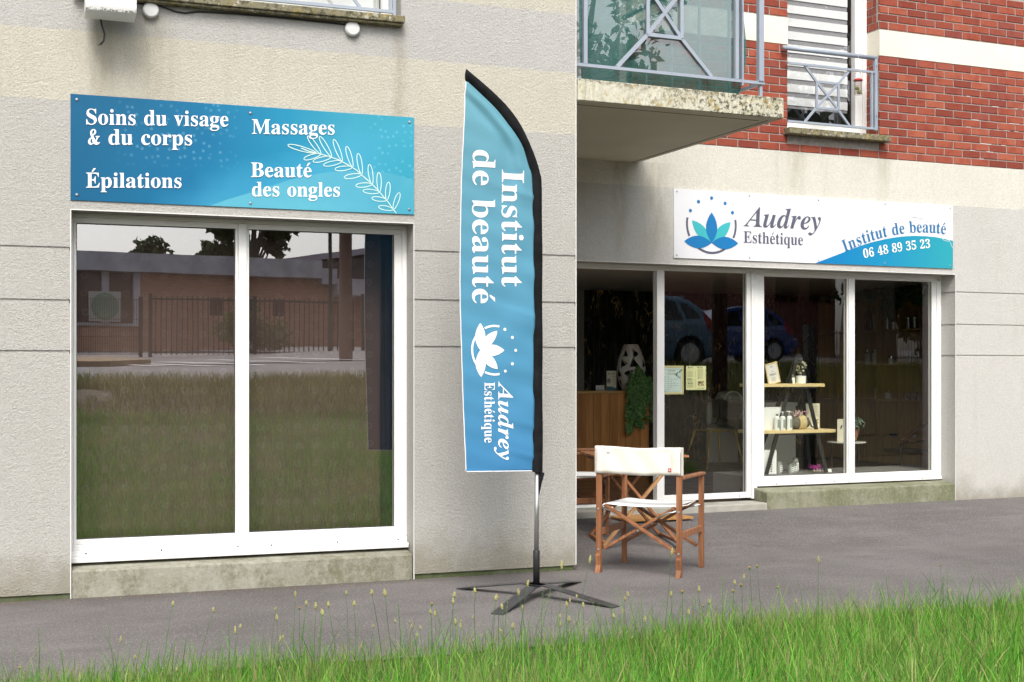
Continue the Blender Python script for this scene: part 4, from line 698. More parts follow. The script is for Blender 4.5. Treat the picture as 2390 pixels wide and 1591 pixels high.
# weathered white salt in some joints: pale mortar smears
for k in range(15):
    mb = MB(); xx = rnd.uniform(9.1, 10.2); row = rnd.randint(1, 10); zz = 3.476 + CP * row - .006
    mb.box(xx, xx + rnd.uniform(.04, .14), BY - .0012, BY + .02, zz + .003, zz + .009 - rnd.uniform(0, .003))
    mb.build('lime_smear', mat('white_lime', (0.75, 0.74, 0.72), rough=.9), mort)

# right wing upper window
fr = MB(); YF = BY + .2
fr.box(WX0 - .02, WX1, YF, YF + .07, 3.72, 3.80); fr.box(WX1 - .135, WX1 - .085, YF - .0, YF + .07, 3.80, 6); fr.box(WX1 - .083, WX1 - .045, YF + .01, YF + .07, 3.80, 6); fr.box(WX1 - .043, WX1 + .004, YF - .006, YF + .07, 3.80, 6)
fr.box(WX0 - .02, WX0 + .05, YF, YF + .07, 3.8, 6)
fr.box(WX0 - .02, WX1 - .08, YF - .03, YF + .002, 3.69, 3.745)
w2 = fr.build('upper_window', m_pvc, bld, bevel=.004)
pn = MB(); pn.box(WX0 + .05, WX1 - .135, YF + .035, YF + .041, 3.80, 6); pn.build('pane', m_glass_u, w2)
mb = MB()
z = 3.98; k = 0
while z < 6: mb.box(WX0, WX1 - .19, YF + .055, YF + .059, z, z + .078); z += .128
mb.build('zebra_blind', mat('blind_white', (0.85, 0.87, 0.86), rough=.8), w2)
mb = MB(); mb.box(WX0, WX1 - .19, YF + .063, YF + .065, 3.95, 6); mb.build('blind_mesh', mat('blind_grey', (0.30, 0.30, 0.31), rough=.8), w2)
mb = MB(); mb.box(7.29, 8.475, BY - .10, BY + .2, 3.632, 3.690); mb.build('upper_window_sill', m_lichen, bld, bevel=.005)
mb = MB(); mb.box(WX0 - .2, WX1 + .5, YF + .6, YF + .7, 3.4, 6.2); mb.box(WX0 - .2, WX1 + .5, YF + .11, YF + .7, 3.3, 3.42); tag(mb.build('flat_room_walls', mat('flat_room_paint', (.05, .047, .045), rough=.9)), kind='structure')
# its guard rail
mb = MB(); YR = BY - .05; P = lambda a, b: (a, YR, b)
mb.box(7.30, 8.325, YR - .012, YR + .012, 4.292, 4.312); mb.box(7.30, 8.325, YR - .012, YR + .012, 3.742, 3.762)
mb.box(8.305, 8.335, YR - .02, YR + .012, 3.735, 4.44); mb.box(8.268, 8.284, YR - .012, YR + .012, 3.762, 4.292); mb.box(7.0, 7.2, YR - .008, YR + .0, 4.2, 4.21)
mb.v = mb.v[:-8]; mb.f = mb.f[:-6]
bars(mb, P, [((7.632, 4.154), (7.632, 3.905)), ((7.885, 4.154), (7.885, 3.905)), ((7.632, 4.154), (7.885, 4.154)), ((7.632, 3.905), (7.885, 3.905)), ((7.632, 4.154), (7.885, 3.905)), ((7.885, 4.154), (7.632, 3.905)),
               ((7.632, 4.154), (7.50, 4.295)), ((7.885, 4.154), (8.02, 4.295)), ((7.632, 3.905), (7.50, 3.76)), ((7.885, 3.905), (8.02, 3.76))], .021, .016)
gr = mb.build('guard_rail', m_rail, bld)
mb = MB(); mb.tube([(7.25, YR, 4.443), (8.345, YR, 4.443)], .022, 14); mb.build('handrail', m_rail, gr, smooth=True)
for zz in (3.87, 4.36): mb = MB(); mb.lathe([(.006, -.008), (.006, .002)], (8.32, YR - .016, zz), 8, 'y'); mb.build('bolt', mat('dark_bolt', (.12, .10, .05), rough=.5, metal=.6), gr)

# balcony
SY = 8.262
mb = MB(); mb.box(4.034, 5.739, SY, BY + .002, 3.273, 3.424); slab = mb.build('balcony_slab', m_slab, bld, bevel=.006)
mb = MB(); mb.box(4.036, 5.725, SY + .014, BY, 3.2695, 3.2725); mb.build('slab_underside', m_soffit, slab)
mb = MB(); mb.box(4.036, 5.60, SY + .125, SY + .135, 3.2675, 3.2693); mb.box(5.66, 5.67, SY + .1, BY, 3.2675, 3.2693); mb.build('drip_groove', mat('groove_dirt', (.10, .09, .05), rough=.9), slab)
mb = MB(); RY = 8.32; P = lambda a, b: (a, RY, b)
mb.box(4.02, 5.60, RY - .012, RY + .012, 3.522, 3.544); mb.box(4.02, 5.60, RY - .012, RY + .012, 4.42, 4.44)
mb.box(4.10, 4.128, RY - .014, RY + .014, 3.544, 4.42); mb.box(5.345, 5.375, RY - .014, RY + .014, 3.544, 4.42); mb.box(5.40, 5.412, RY - .02, RY + .02, 3.5, 4.42)
mb.box(5.548, 5.59, RY - .02, RY + .02, 3.545, 4.46); mb.box(5.566, 5.59, RY + .0, RY + .02, 3.425, 3.522)
q = [((4.616, 3.80), (4.616, 4.14)), ((4.895, 3.80), (4.895, 4.14)), ((4.616, 3.80), (4.895, 3.80)), ((4.616, 4.14), (4.895, 4.14)), ((4.616, 3.80), (4.895, 4.14)), ((4.895, 3.80), (4.616, 4.14)),
     ((4.616, 3.80), (4.37, 3.545)), ((4.895, 3.80), (5.15, 3.545)), ((4.616, 4.14), (4.37, 4.42)), ((4.895, 4.14), (5.15, 4.42))]
bars(mb, P, q, .026, .016)
mb.box(5.566, 5.59, RY + .02, BY, 3.522, 3.544); mb.box(5.566, 5.59, RY + .02, BY, 4.42, 4.44)
for k in range(1, 5): mb.box(5.568, 5.584, RY + k * .44 - .01, RY + k * .44 + .01, 3.544, 4.42)
mb.tube([(4.03, RY, 4.56), (5.58, RY, 4.56), (5.58, BY, 4.56)], .022, 10)
brl = mb.build('balcony_railing', m_rail, bld); pn = MB(); pn.box(4.129, 5.344, RY + .016, RY + .020, 3.546, 4.419); pn.build('pane', pane_mat('balustrade_glass', .14), brl)
# shade net behind the railing
g = G('shade_net'); p = g.pos(); x, y, z = g.sep(p)
wv = g.math('SINE', g.math('MULTIPLY', g.math('ADD', z, g.math('MULTIPLY', g.noise(p, 1.2, 2), .05)), 700.0))
wv2 = g.math('SINE', g.math('MULTIPLY', x, 900.0))
al = g.math('ADD', 0.90, g.math('ADD', g.math('MULTIPLY', wv, 0.26), g.math('MULTIPLY', wv2, 0.08)), clamp=True)
al = g.math('ADD', al, g.math('MULTIPLY', g.math('SUBTRACT', g.noise(p, 6, 4, .7), .5), .4), clamp=True)
g.put(g.b.inputs['Alpha'], al)
m_net = g.done(g.mix(g.noise(p, 30, 2), (0.02, 0.095, 0.085), (0.045, 0.17, 0.15)), .8, .2)
vs = []; fs = []; NX, NZ = 40, 26
for j in range(NZ):
    for i in range(NX):
        u, t = i / (NX - 1), j / (NZ - 1); xx = 4.085 + (5.455 - 4.085) * u; zz = 3.60 + 1.0 * t; yy = 8.352 + .006 * math.sin(u * 9) * math.sin(t * 4)
        if t < .12: kq = (1 - t / .12); zz = 3.60 - .168 * kq * (0.96 + .04 * math.sin(u * 5 + 1)); yy += .04 * kq + .012 * math.sin(u * 17) * kq; xx += (.5 - u) * .08 * kq
        if 0.86 < u: xx += .015 * math.sin(t * 9)
        vs.append((xx, yy, zz))
for j in range(NZ - 1):
    for i in range(NX - 1): k = j * NX + i; fs.append((k, k + 1, k + NX + 1, k + NX))
mb = MB(); mb.add(vs, fs); net = mb.build('shade_net', m_net, None, smooth=True)
tag(net, 'dark green shade net tied behind the balcony railing, sagging at the bottom', 'net')
# balcony door behind the net
fr = MB(); fr.box(BDX0, BDX0 + .07, BY + .1, BY + .17, 3.45, 5.7); fr.box(BDX1 - .07, BDX1, BY + .1, BY + .17, 3.45, 5.7); fr.box(BDX0 + .07, BDX1 - .07, BY + .1, BY + .17, 3.45, 3.53); fr.box(5.02, 5.09, BY + .1, BY + .17, 3.53, 5.7)
bd = fr.build('balcony_door', m_pvc, bld); pn = MB(); pn.box(BDX0 + .07, BDX1 - .07, BY + .13, BY + .136, 3.53, 5.7); pn.build('pane', m_glass_u, bd)
pn = MB(); pn.box(BDX0, BDX1, BY + .2, BY + .22, 3.45, 5.7); pn.build('door_blind', mat('dim_blind', (.16, .17, .17), rough=.8), bd)

# ---- shop front of the right wing
FY = BY + .2
fr = MB()
fr.box(DX0, DX1, FY, FY + .08, 2.335, DT - .001)                                      # head
fr.box(DX0, 4.78, FY, FY + .08, 0.17, 2.335)
fr.box(6.035, 6.113, FY, FY + .08, 0.17, 2.335)                                        # post between opening and fixed leaf
fr.box(4.78, 6.035, FY, FY + .07, 2.316, 2.335); 
fr.box(6.113, 7.06, FY + .006, FY + .07, 2.322, 2.335); fr.box(6.113, 7.012, FY + .006, FY + .07, 0.18, 0.236)
fr.box(7.012, 7.058, FY + .004, FY + .07, 0.18, 2.322); fr.box(7.062, 7.092, FY - .006, FY + .08, 0.17, 2.335); fr.box(7.096, 7.131, FY, FY + .08, 0.27, 2.335)
fr.box(4.78, 6.035, FY, FY + .07, 0.152, 0.176)
fr.box(7.131, DX1 - .004, FY - .012, FY + .08, 0.285, 0.318)                          # window bottom
fr.box(7.131, 9.33, FY + .0, FY + .08, 2.312, 2.335); fr.box(9.30, DX1 - .004, FY, FY + .08, 0.318, 2.335)
fr.box(8.197, 8.271, FY - .002, FY + .08, 0.318, 2.312)
sf = fr.build('shop_front', m_pvc, bld, bevel=.004)
for a, b in ((7.131, 8.197), (8.271, 9.30)):
    sh = MB(); L_, R_ = (7.219, 8.187) if a < 8 else (8.281, 9.244)
    if a < 8: L_ = 7.215
    sh.box(a + .001, b - .001, FY + .014, FY + .07, 2.302, 2.311); sh.box(a + .001, b - .001, FY + .012, FY + .07, .319, .377)
    sh.box(a + .001, L_, FY + .012, FY + .07, .377, 2.302); sh.box(R_, b - .001, FY + .012, FY + .07, .377, 2.302)
    sh.build('sash', m_pvc, sf, bevel=.003)
    pn = MB(); pn.box(L_ - .003, R_ + .003, FY + .040, FY + .046, .374, 2.305); pn.build('pane', m_glass_r, sf)
    se = MB()
    for q in ((L_, L_ + .004, .377, 2.302), (R_ - .004, R_, .377, 2.302), (L_, R_, .377, .381)): se.box(q[0], q[1], FY + .03, FY + .034, q[2], q[3])
    se.build('rubber_seal', m_seal, sf)
pn = MB(); pn.box(6.115, 7.014, FY + .040, FY + .046, .233, 2.325); pn.build('door_pane', m_glass_r, sf)
se = MB(); se.box(7.006, 7.012, FY + .03, FY + .034, .236, 2.322); se.box(6.113, 7.012, FY + .03, FY + .034, .236, .24); se.build('rubber_seal', m_seal, sf)
for xx, zz in ((7.34, .303), (7.68, .303), (8.02, .303), (8.19, .303), (8.52, .303), (9.1, .303), (6.25, .20), (6.93, .20)): mb = MB(); mb.lathe([(.005, -.002), (.005, .003)], (xx, FY - (.0135 if zz > .25 else -.0045), zz), 8, 'y'); mb.build('drain_hole', m_hole, sf)
m_sill2 = concrete_mat('shop_sill_concrete', (0.34, 0.335, 0.26), (0.19, 0.19, 0.13), (0.115, 0.125, 0.06), 0.68)
mb = MB(); mb.add([(7.10, BY - .004, -.05), (DX1 - .003, BY - .004, -.05), (DX1 - .003, BY + .32, -.05), (7.10, BY + .32, -.05),
                   (7.10, BY - .004, .246), (DX1 - .003, BY - .004, .256), (DX1 - .003, BY + .32, .284), (7.10, BY + .32, .284)],
                  [(0, 3, 2, 1), (4, 5, 6, 7), (0, 1, 5, 4), (1, 2, 6, 5), (2, 3, 7, 6), (3, 0, 4, 7)])
mb.build('shop_sill', m_sill2, bld, bevel=.012)
mb = MB(); mb.box(DX0 + .003, 7.097, BY - .02, BY + .32, -.05, .150); mb.build('door_step', mat('step_concrete', (.40, .39, .35), (.30, .29, .24), 5, .9, .002, 60, coord='World'), bld, bevel=.012)
# ================================================================ SIGNS
m_white = mat('white_print', (0.80, 0.80, 0.82), rough=.35); m_screw = mat('steel_screw', (.45, .45, .47), rough=.35, metal=1.0)
PB = lambda d: (lambda a, b: (a, d, b))
def PA(d):
    def f(s, z): v = TA @ Vector((s, d, z)); return (v.x, v.y, v.z)
    return f
sgl = thing('service_sign', 'wide blue to turquoise sign listing facial care, waxing, massages and nails above the left window', 'sign', tuple(TA @ Vector((-2.257, -.02, 2.425))))
g = G('blue_gradient_print'); p = g.obj(); x, y, z = g.sep(p)   # the panel's own coordinates, middle at 0
# the printed picture is a soft blue gradient, turquoise to the right, with a paler hill at the bottom right
wv = g.math('MULTIPLY', g.math('SUBTRACT', g.noise(p, 1.7, 3, .5, (1, 1, 1.6)), .5), 1.1)
f = g.math('ADD', g.math('DIVIDE', g.math('ADD', x, 1.085), 2.17), g.math('MULTIPLY', wv, .22))
c = g.ramp(f, [(0.0, (0.001, 0.088, 0.19)), (0.35, (0.002, 0.125, 0.26)), (0.62, (0.010, 0.205, 0.35)), (0.8, (0.035, 0.27, 0.38)), (1.0, (0.022, 0.26, 0.31))])
blot = g.step(g.math('ADD', g.math('SUBTRACT', g.math('MULTIPLY', x, .55), g.math('MULTIPLY', z, 1.1)), g.math('MULTIPLY', wv, .35)), -.02, .34)
c = g.mix(g.math('MULTIPLY', blot, .5), c, (0.055, 0.32, 0.50))
dm, vo = dots_nodes(g, x, z, 0.052, .0085, .0105, .75)
dz = g.math('MULTIPLY', g.math('MULTIPLY', g.step(x, -.85, -.7), g.math('SUBTRACT', 1.0, g.step(x, -.2, -.02))), g.step(z, -.12, 0.0))
dz2 = g.math('MULTIPLY', g.step(x, .72, .85), 1.0)
dots = g.math('MULTIPLY', dm, g.math('MAXIMUM', dz, dz2)); dots = g.math('MULTIPLY', dots, g.step(g.noise(p, 7, 2), .38, .5))
c = g.mix(g.math('MULTIPLY', dots, .13), c, (0.35, 0.72, 0.88))
m_panel = g.done(c, 0.3, 0.25)
mb = MB(); mb.box(-3.341, -1.173, -.008, -.001, 2.427, 3.073); mb.build('sign_panel', None, sgl, TA).data.materials.append(m_panel)
# the panel is a rotated box; give it its own frame so that the print follows it
hill = [(-2.51, 2.4275), (-2.40, 2.472), (-2.231, 2.53), (-2.10, 2.58), (-1.999, 2.617), (-1.88, 2.652), (-1.762, 2.677), (-1.65, 2.692), (-1.539, 2.70), (-1.43, 2.699), (-1.337, 2.693), (-1.25, 2.676), (-1.174, 2.653), (-1.174, 2.4275)]
flat('printed_hill', mat('pale_turquoise_print', (0.045, 0.28, 0.41), (0.085, 0.37, 0.47), 1.2, .25, lo=.3, hi=.7), sgl, [[hill]], PA(-.0092))
L = line('Soins du visage', 'b', -3.25, 2.892, -2.394, .094, 2.934) + line('& du corps', 'b', -3.24, 2.770, -2.618, .094, 2.802) + line('Épilations', 'b', -3.252, 2.506, -2.683, .091, 2.532) \
    + line('Massages', 'b', -2.245, 2.897, -1.711, .093, 2.925) + line('Beauté', 'b', -2.251, 2.622, -1.862, .092, 2.640) + line('des ongles', 'b', -2.245, 2.499, -1.676, .092, 2.523)
flat('lettering', m_white, sgl, L, PA(-.0125))
stem = [(-1.93, 2.825), (-1.881, 2.808), (-1.774, 2.788), (-1.69, 2.765), (-1.618, 2.732), (-1.56, 2.70), (-1.521, 2.665), (-1.47, 2.625), (-1.423, 2.581), (-1.385, 2.54), (-1.349, 2.501), (-1.32, 2.46), (-1.294, 2.43)]
loops = [(-1.83, 2.80, R(168), .19, .034)]
for (bx, by, a1, a2, ln) in ((-1.80, 2.795, 128, -160, .14), (-1.73, 2.78, 122, -163, .15), (-1.66, 2.755, 112, -165, .15), (-1.59, 2.72, 107, -170, .14), (-1.53, 2.675, 100, -168, .14),
                             (-1.46, 2.615, 98, -172, .13), (-1.41, 2.565, 92, 178, .13), (-1.36, 2.515, 84, 175, .12), (-1.315, 2.455, 70, 172, .12)):
    loops += [(bx, by, R(a1), ln, .034), (bx, by, R(a2), ln * .85, .032)]
loops = [q for q in loops if q[1] + math.sin(q[2]) * q[3] > 2.44]
flat('twig_drawing', mat('pale_green_print', (0.55, 0.74, 0.68), rough=.3), sgl, sprig(stem, None, .0050, loops), PA(-.0108))
for s, zz in ((-3.305, 3.04), (-3.305, 2.46), (-2.255, 3.03), (-2.255, 2.455), (-1.205, 3.04), (-1.205, 2.46)): mb = MB(); mb.lathe([(.009, -.004), (.006, -.0065), (0.0, -.007)], (s, -.0085, zz), 10, 'y'); mb.build('screw', m_screw, sgl, TA)

sgr = thing('shop_sign', 'long white shop sign with lotus emblem, shop name and phone number over the entrance', 'sign', (7.7, 10.47, 2.42))
g = G('white_sign_face'); m_wsign = g.done((0.70, 0.705, 0.73), .3, .4)
SYF = BY - .012
mb = MB(); mb.box(6.089, 9.318, SYF, BY - .001, 2.422, 3.055); mb.build('sign_panel', m_wsign, sgr)
LG = logo(); C0 = (6.488, 2.742)
m_lb = mat('print_blue', (0.012, 0.17, 0.42), rough=.3); m_lt = mat('print_teal', (0.05, 0.42, 0.46), rough=.3); m_lg = mat('print_slate', (0.10, 0.105, 0.15), rough=.3)
def place_logo(parent, groups, fn, mats, layers):
    for nm, d in zip(('ring', 'teal', 'blue', 'dot'), layers): flat('emblem', mats[nm], parent, groups[nm], fn(d))
place_logo(sgr, LG, lambda d: (lambda a, b: (C0[0] + a, SYF - d, C0[1] + b)), {'ring': m_lg, 'teal': m_lt, 'blue': m_lb, 'dot': m_lb}, (.001, .002, .003, .002))
flat('name_lettering', m_lg, sgr, line('Audrey', 'i', 6.835, 2.742, 7.709, .185), PB(SYF - .002))
flat('subtitle_lettering', m_lg, sgr, line('Esthétique', 'l', 6.835, 2.588, 7.502, .108), PB(SYF - .002))
g = G('blue_teal_swoosh'); p = g.obj(); x, y, z = g.sep(p)
m_sw = g.done(g.ramp(g.math('DIVIDE', g.math('ADD', x, .84), 1.68), [(0.05, (0.008, 0.18, 0.43)), (0.5, (0.014, 0.24, 0.43)), (1.0, (0.03, 0.32, 0.38))]), .25, .5)
sw = [(7.640, 2.4225), (7.82, 2.485), (7.996, 2.547), (8.15, 2.602), (8.299, 2.647), (8.46, 2.684), (8.608, 2.711), (8.73, 2.726), (8.843, 2.733), (8.97, 2.735), (9.082, 2.732), (9.2, 2.72), (9.317, 2.703), (9.317, 2.4225)]
flat('printed_swoosh', m_sw, sgr, [[sw]], PB(SYF - .001))
q_arc = lambda a: -0.2165 * (a - 9.02) ** 2 + 0.772 + 2.0
flat('slogan_lettering', mat('print_deep_blue', (0.02, 0.15, 0.33), rough=.3), sgr, arc_line('Institut de beauté', 'b', 7.985, 9.222, lambda a: q_arc(a) - .0, .115), PB(SYF - .0025))
flat('phone_lettering', mat('print_cream', (0.82, 0.80, 0.72), rough=.3), sgr, arc_line('06 48 89 35 23', 'b', 8.215, 9.028, lambda a: 2.487 + .215 * (a - 8.2) - .062 * (a - 8.2) ** 2, .085), PB(SYF - .003))
stem2 = [(8.80, 2.925), (8.907, 2.909), (8.99, 2.885), (9.066, 2.859), (9.125, 2.83), (9.178, 2.794), (9.215, 2.765), (9.243, 2.732), (9.285, 2.68), (9.312, 2.63)]
lp = [(8.83, 2.92, R(170), .11, .022)]
for bx, by, a1, a2 in ((8.86, 2.917, 118, -165), (8.93, 2.905, 110, -168), (9.0, 2.88, 100, -170), (9.07, 2.855, 95, -172), (9.13, 2.825, 90, -175), (9.19, 2.785, 84, 178), (9.235, 2.742, 78, 175), (9.27, 2.70, 70, 170)):
    lp += [(bx, by, R(a1), .10, .022), (bx, by, R(a2), .09, .02)]
flat('twig_drawing', mat('faint_twig_print', (0.70, 0.71, 0.72), rough=.3), sgr, sprig(stem2, None, .0035, [q for q in lp if q[0] + math.cos(q[2]) * q[3] < 9.31]), PB(SYF - .0017))
for xx, zz in ((6.12, 3.03), (6.12, 2.45), (6.90, 3.03), (6.90, 2.45), (7.68, 3.03), (7.68, 2.45), (8.47, 3.03), (8.47, 2.45), (9.28, 3.03), (9.28, 2.45)): mb = MB(); mb.lathe([(.008, -.0035), (.005, -.006), (0, -.0065)], (xx, SYF, zz), 10, 'y'); mb.build('screw', m_screw, sgr)

# ================================================================ FEATHER FLAG
FYY = 7.38
fl = thing('feather_flag', 'tall blue feather flag with white lettering standing on a black cross foot', 'flag', (3.32, FYY, 0))
# outer edge of the sleeve and inner edge, bottom to top (x, z)
outer = [(3.359, .762), (3.358, 1.2), (3.357, 1.7), (3.356, 2.085), (3.353, 2.505), (3.340, 2.60), (3.312, 2.687), (3.270, 2.785), (3.212, 2.889), (3.140, 2.975), (3.051, 3.054), (2.955, 3.127), (2.857, 3.197)]
inner = [(3.289, .769), (3.294, 1.2), (3.297, 1.7), (3.298, 2.083), (3.284, 2.528), (3.264, 2.630), (3.232, 2.734), (3.180, 2.820), (3.113, 2.895), (3.035, 2.975), (2.945, 3.05), (2.895, 3.090), (2.851, 3.125)]
def resample(pts, n):
    P_ = [Vector((a, b)) for a, b in pts]; out = []
    L_ = [0]
    for i in range(1, len(P_)): L_.append(L_[-1] + (P_[i] - P_[i - 1]).length)
    for k in range(n):
        t = L_[-1] * k / (n - 1); i = max(j for j in range(len(L_)) if L_[j] <= t + 1e-9); i = min(i, len(P_) - 2)
        u = (t - L_[i]) / (L_[i + 1] - L_[i])
        a, b, c, d = P_[max(i - 1, 0)], P_[i], P_[i + 1], P_[min(i + 2, len(P_) - 1)]
        out.append(.5 * ((2 * b) + (-a + c) * u + (2 * a - 5 * b + 4 * c - d) * u * u + (-a + 3 * b - 3 * c + d) * u ** 3))
    return out
N = 90; O_, I_ = resample(outer, N), resample(inner, N)
m_black_cloth = mat('black_sleeve_cloth', (0.008, 0.008, 0.009), (0.014, 0.014, 0.016), 12, .95, .001, 60, spec=.12)
vs = []; fs = []; K = 9
for i in range(N):
    for k in range(K):
        u = k / (K - 1); pt = I_[i].lerp(O_[i], u); t = math.pi * u
        vs.append((pt.x, FYY - .004 - .022 * math.sin(t) ** .8 - .003 * math.sin(i * .35 + k * .6), pt.y))
    for k in range(K):
        u = 1 - k / (K - 1); pt = I_[i].lerp(O_[i], u); vs.append((pt.x, FYY + .014 * math.sin(math.pi * u) ** .8, pt.y))
M2 = 2 * K
for i in range(N - 1):
    for k in range(M2): fs.append((i * M2 + k, i * M2 + (k + 1) % M2, (i + 1) * M2 + (k + 1) % M2, (i + 1) * M2 + k))
fs.append(tuple(range((N - 1) * M2, N * M2)))
mb = MB(); mb.add(vs, fs); sleeve = mb.build('sleeve', m_black_cloth, fl, smooth=True)
mb = MB(); mb.tube([(3.352, FYY - .004, .765), (3.338, FYY - .004, .70), (3.318, FYY - .003, .565)], [.02, .014, .004], 8); mb.build('sleeve_tail', m_black_cloth, sleeve, smooth=True)
# the cloth: leech on the left, sleeve on the right
def leech(z):
    t = (z - .80) / (3.125 - .80); return 2.838 - .022 * math.sin(math.pi * t) + .012 * (1 - t) * math.cos(3 * t) + .013 * t ** 3
def inner_x(z):
    for i in range(N - 1):
        a, b = I_[i], I_[i + 1]
        if a.y <= z <= b.y: return a.x + (b.x - a.x) * (z - a.y) / max(b.y - a.y, 1e-6)
    return I_[0].x if z < I_[0].y else I_[-1].x
def foldy(x, z):
    """depth of the cloth: tension folds running from the curved top into the cloth, faint cross creases below"""
    d = 0.0
    xi = inner_x(min(max(z, .77), 3.1))
    e = xi - x                                   # distance from the sleeve
    d += .016 * math.exp(-((e - .055) / .03) ** 2) * max(0, min(1, (z - 2.35) / .3)) * math.sin((z - 2.3) * 4.0)
    d -= .012 * math.exp(-((e - .12) / .035) ** 2) * max(0, min(1, (z - 2.5) / .25))
    d += .0035 * math.sin(z * 23 + 4 * e) * math.exp(-e / .18) * max(0, min(1, (2.75 - z) / .5))
    d += .0025 * math.sin(z * 9.1 + 2.0 * math.sin(x * 9)) + .0015 * math.sin(z * 41 + x * 14)
    for zc, am in ((1.05, .004), (1.72, .0045), (2.45, .005), (0.86, .006)): d += am * math.exp(-((z - zc - .25 * e) / .016) ** 2) * math.exp(-e / .2)
    d += .008 * (1 - (x - 2.8) / .5) * math.sin(z * 2.2 + .5)
    return FYY - .006 - d
g = G('flag_cloth'); p = g.pos(); x, y, z = g.sep(p)
c = g.ramp(g.math('DIVIDE', g.math('SUBTRACT', z, .77), 2.35), [(0.0, (0.040, 0.18, 0.36)), (0.28, (0.060, 0.225, 0.37)), (0.6, (0.085, 0.255, 0.355)), (1.0, (0.12, 0.30, 0.365))])
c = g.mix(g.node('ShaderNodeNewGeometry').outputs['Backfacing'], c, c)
g.bump(g.noise(p, 220, 2, .5, (1, 1, 3)), .0008); m_cloth = g.done(c, .7, .25)
rows = 150; cols = 34; vs = []; fs = []
for j in range(rows):
    zt = .775 + (3.118 - .775) * j / (rows - 1)
    xr = inner_x(zt) + .006; xl = leech(zt)
    for i in range(cols):
        u = i / (cols - 1); xx = xl + (xr - xl) * u; z2 = zt + (.012 * (1 - u) if j == 0 else 0)
        vs.append((xx, foldy(xx, zt), z2))
for j in range(rows - 1):
    for i in range(cols - 1): k = j * cols + i; fs.append((k, k + 1, k + cols + 1, k + cols))
mb = MB(); mb.add(vs, fs); cloth = mb.build('cloth', m_cloth, fl, smooth=True)
sm = cloth.modifiers.new('thick', 'SOLIDIFY'); sm.thickness = .0012
lin = MB(); lin.add([(a, b + .006, c_) for a, b, c_ in vs], fs); lin.build('back_shade_sheet', mat('navy_back_shade', (.006, .045, .085), rough=.9), fl, smooth=True)  # added dark sheet: paints shade onto the flag's back, mirrored in the left window
m_hem = mat('white_hem', (.72, .73, .76), rough=.7)
hem = [(leech(.8 + (3.115 - .8) * k / 60), 0, .8 + (3.115 - .8) * k / 60) for k in range(61)]
hem = [(inner_x(.775), 0, .772)] + [(2.86 + .42 * (1 - k / 8), 0, .776 + .008 * k / 8) for k in range(9)] + [(2.846, 0, .79)] + hem
hem = [(a, foldy(a, max(c_, .775)) - .002, c_) for a, _, c_ in hem]
mb = MB(); mb.tube(hem, .0035, 5); mb.build('hem', m_hem, fl, smooth=True)
def dense(vs2, fs2, place, name, parent, m, cut=.03):
    mb = MB(); mb.add([(a, 0, b) for a, b in vs2], fs2)
    me = bpy.data.meshes.new(name); me.from_pydata(mb.v, [], mb.f); bm = bmesh.new(); bm.from_mesh(me)
    for _ in range(3):
        es = [e for e in bm.edges if e.calc_length() > cut]
        if not es: break
        bmesh.ops.subdivide_edges(bm, edges=es, cuts=1); bmesh.ops.triangulate(bm, faces=[f for f in bm.faces if len(f.verts) > 4])
    for v in bm.verts: v.co = Vector(place(v.co.x, v.co.z))
    bm.to_mesh(me); bm.free(); me.materials.append(m); o = bpy.data.objects.new(name, me); COL.objects.link(o); attach(o, parent); return o
def flagtext(parts, name):
    if len(parts) > 1:
        for p_ in parts: flagtext([p_], EACH[name])
        return
    vs2 = []; fs2 = []
    for polys in parts:
        v, f = fill(polys); k = len(vs2); vs2 += v; fs2 += [tuple(i + k for i in t) for t in f]
    return dense(vs2, fs2, lambda a, b: (a, foldy(a, b) - .0022, b), name, fl, m_white)
def turn(parts, xb, ztop):      # text that reads downwards: letter tops point to the right
    return [[[(xb + b, ztop - a) for a, b in q] for q in sp] for sp in parts]
flagtext(turn(line('Institut', 'b', 0, 0, .709, .140), 3.087, 2.606), 'lettering')
flagtext(turn(line('de beauté', 'b', 0, 0, .921, .145), 2.897, 2.714), 'lettering')
flagtext(turn(line('Audrey', 'i', 0, 0, .476, .096), 3.063, 1.324), 'name_lettering')
flagtext(turn(line('Esthétique', 'l', 0, 0, .365, .066), 2.972, 1.319), 'subtitle_lettering')
k = .56
lgp = [[[(3.040 + b * k, 1.512 - a * k) for a, b in q] for q in sp] for nm in ('ring', 'teal', 'blue', 'dot') for sp in LG[nm]]
flagtext(lgp, 'emblem')
m_alu = mat('brushed_aluminium', (.42, .42, .41), (.50, .50, .49), 40, .35, metal=.9, stretch=(1, 1, .05)); m_blk = mat('black_powder_coat', (.018, .018, .02), rough=.45)
mb = MB(); mb.tube([(3.318, FYY, .24), (3.322, FYY, .80)], .0145, 14); mb.build('pole', m_alu, fl, smooth=True)
mb = MB(); mb.lathe([(.0205, 0), (.0205, .205), (.018, .21)], (3.318, FYY, .08), 16); mb.build('pole_socket', m_blk, fl, smooth=True)
cx, cyy = 3.318, FYY
tips = [(3.003, 7.87), (3.80, 7.813), (2.875, 6.94), (3.60, 6.872)]
m_steel = mat('dark_steel_plate', (.028, .028, .03), (.04, .04, .042), 8, .42)
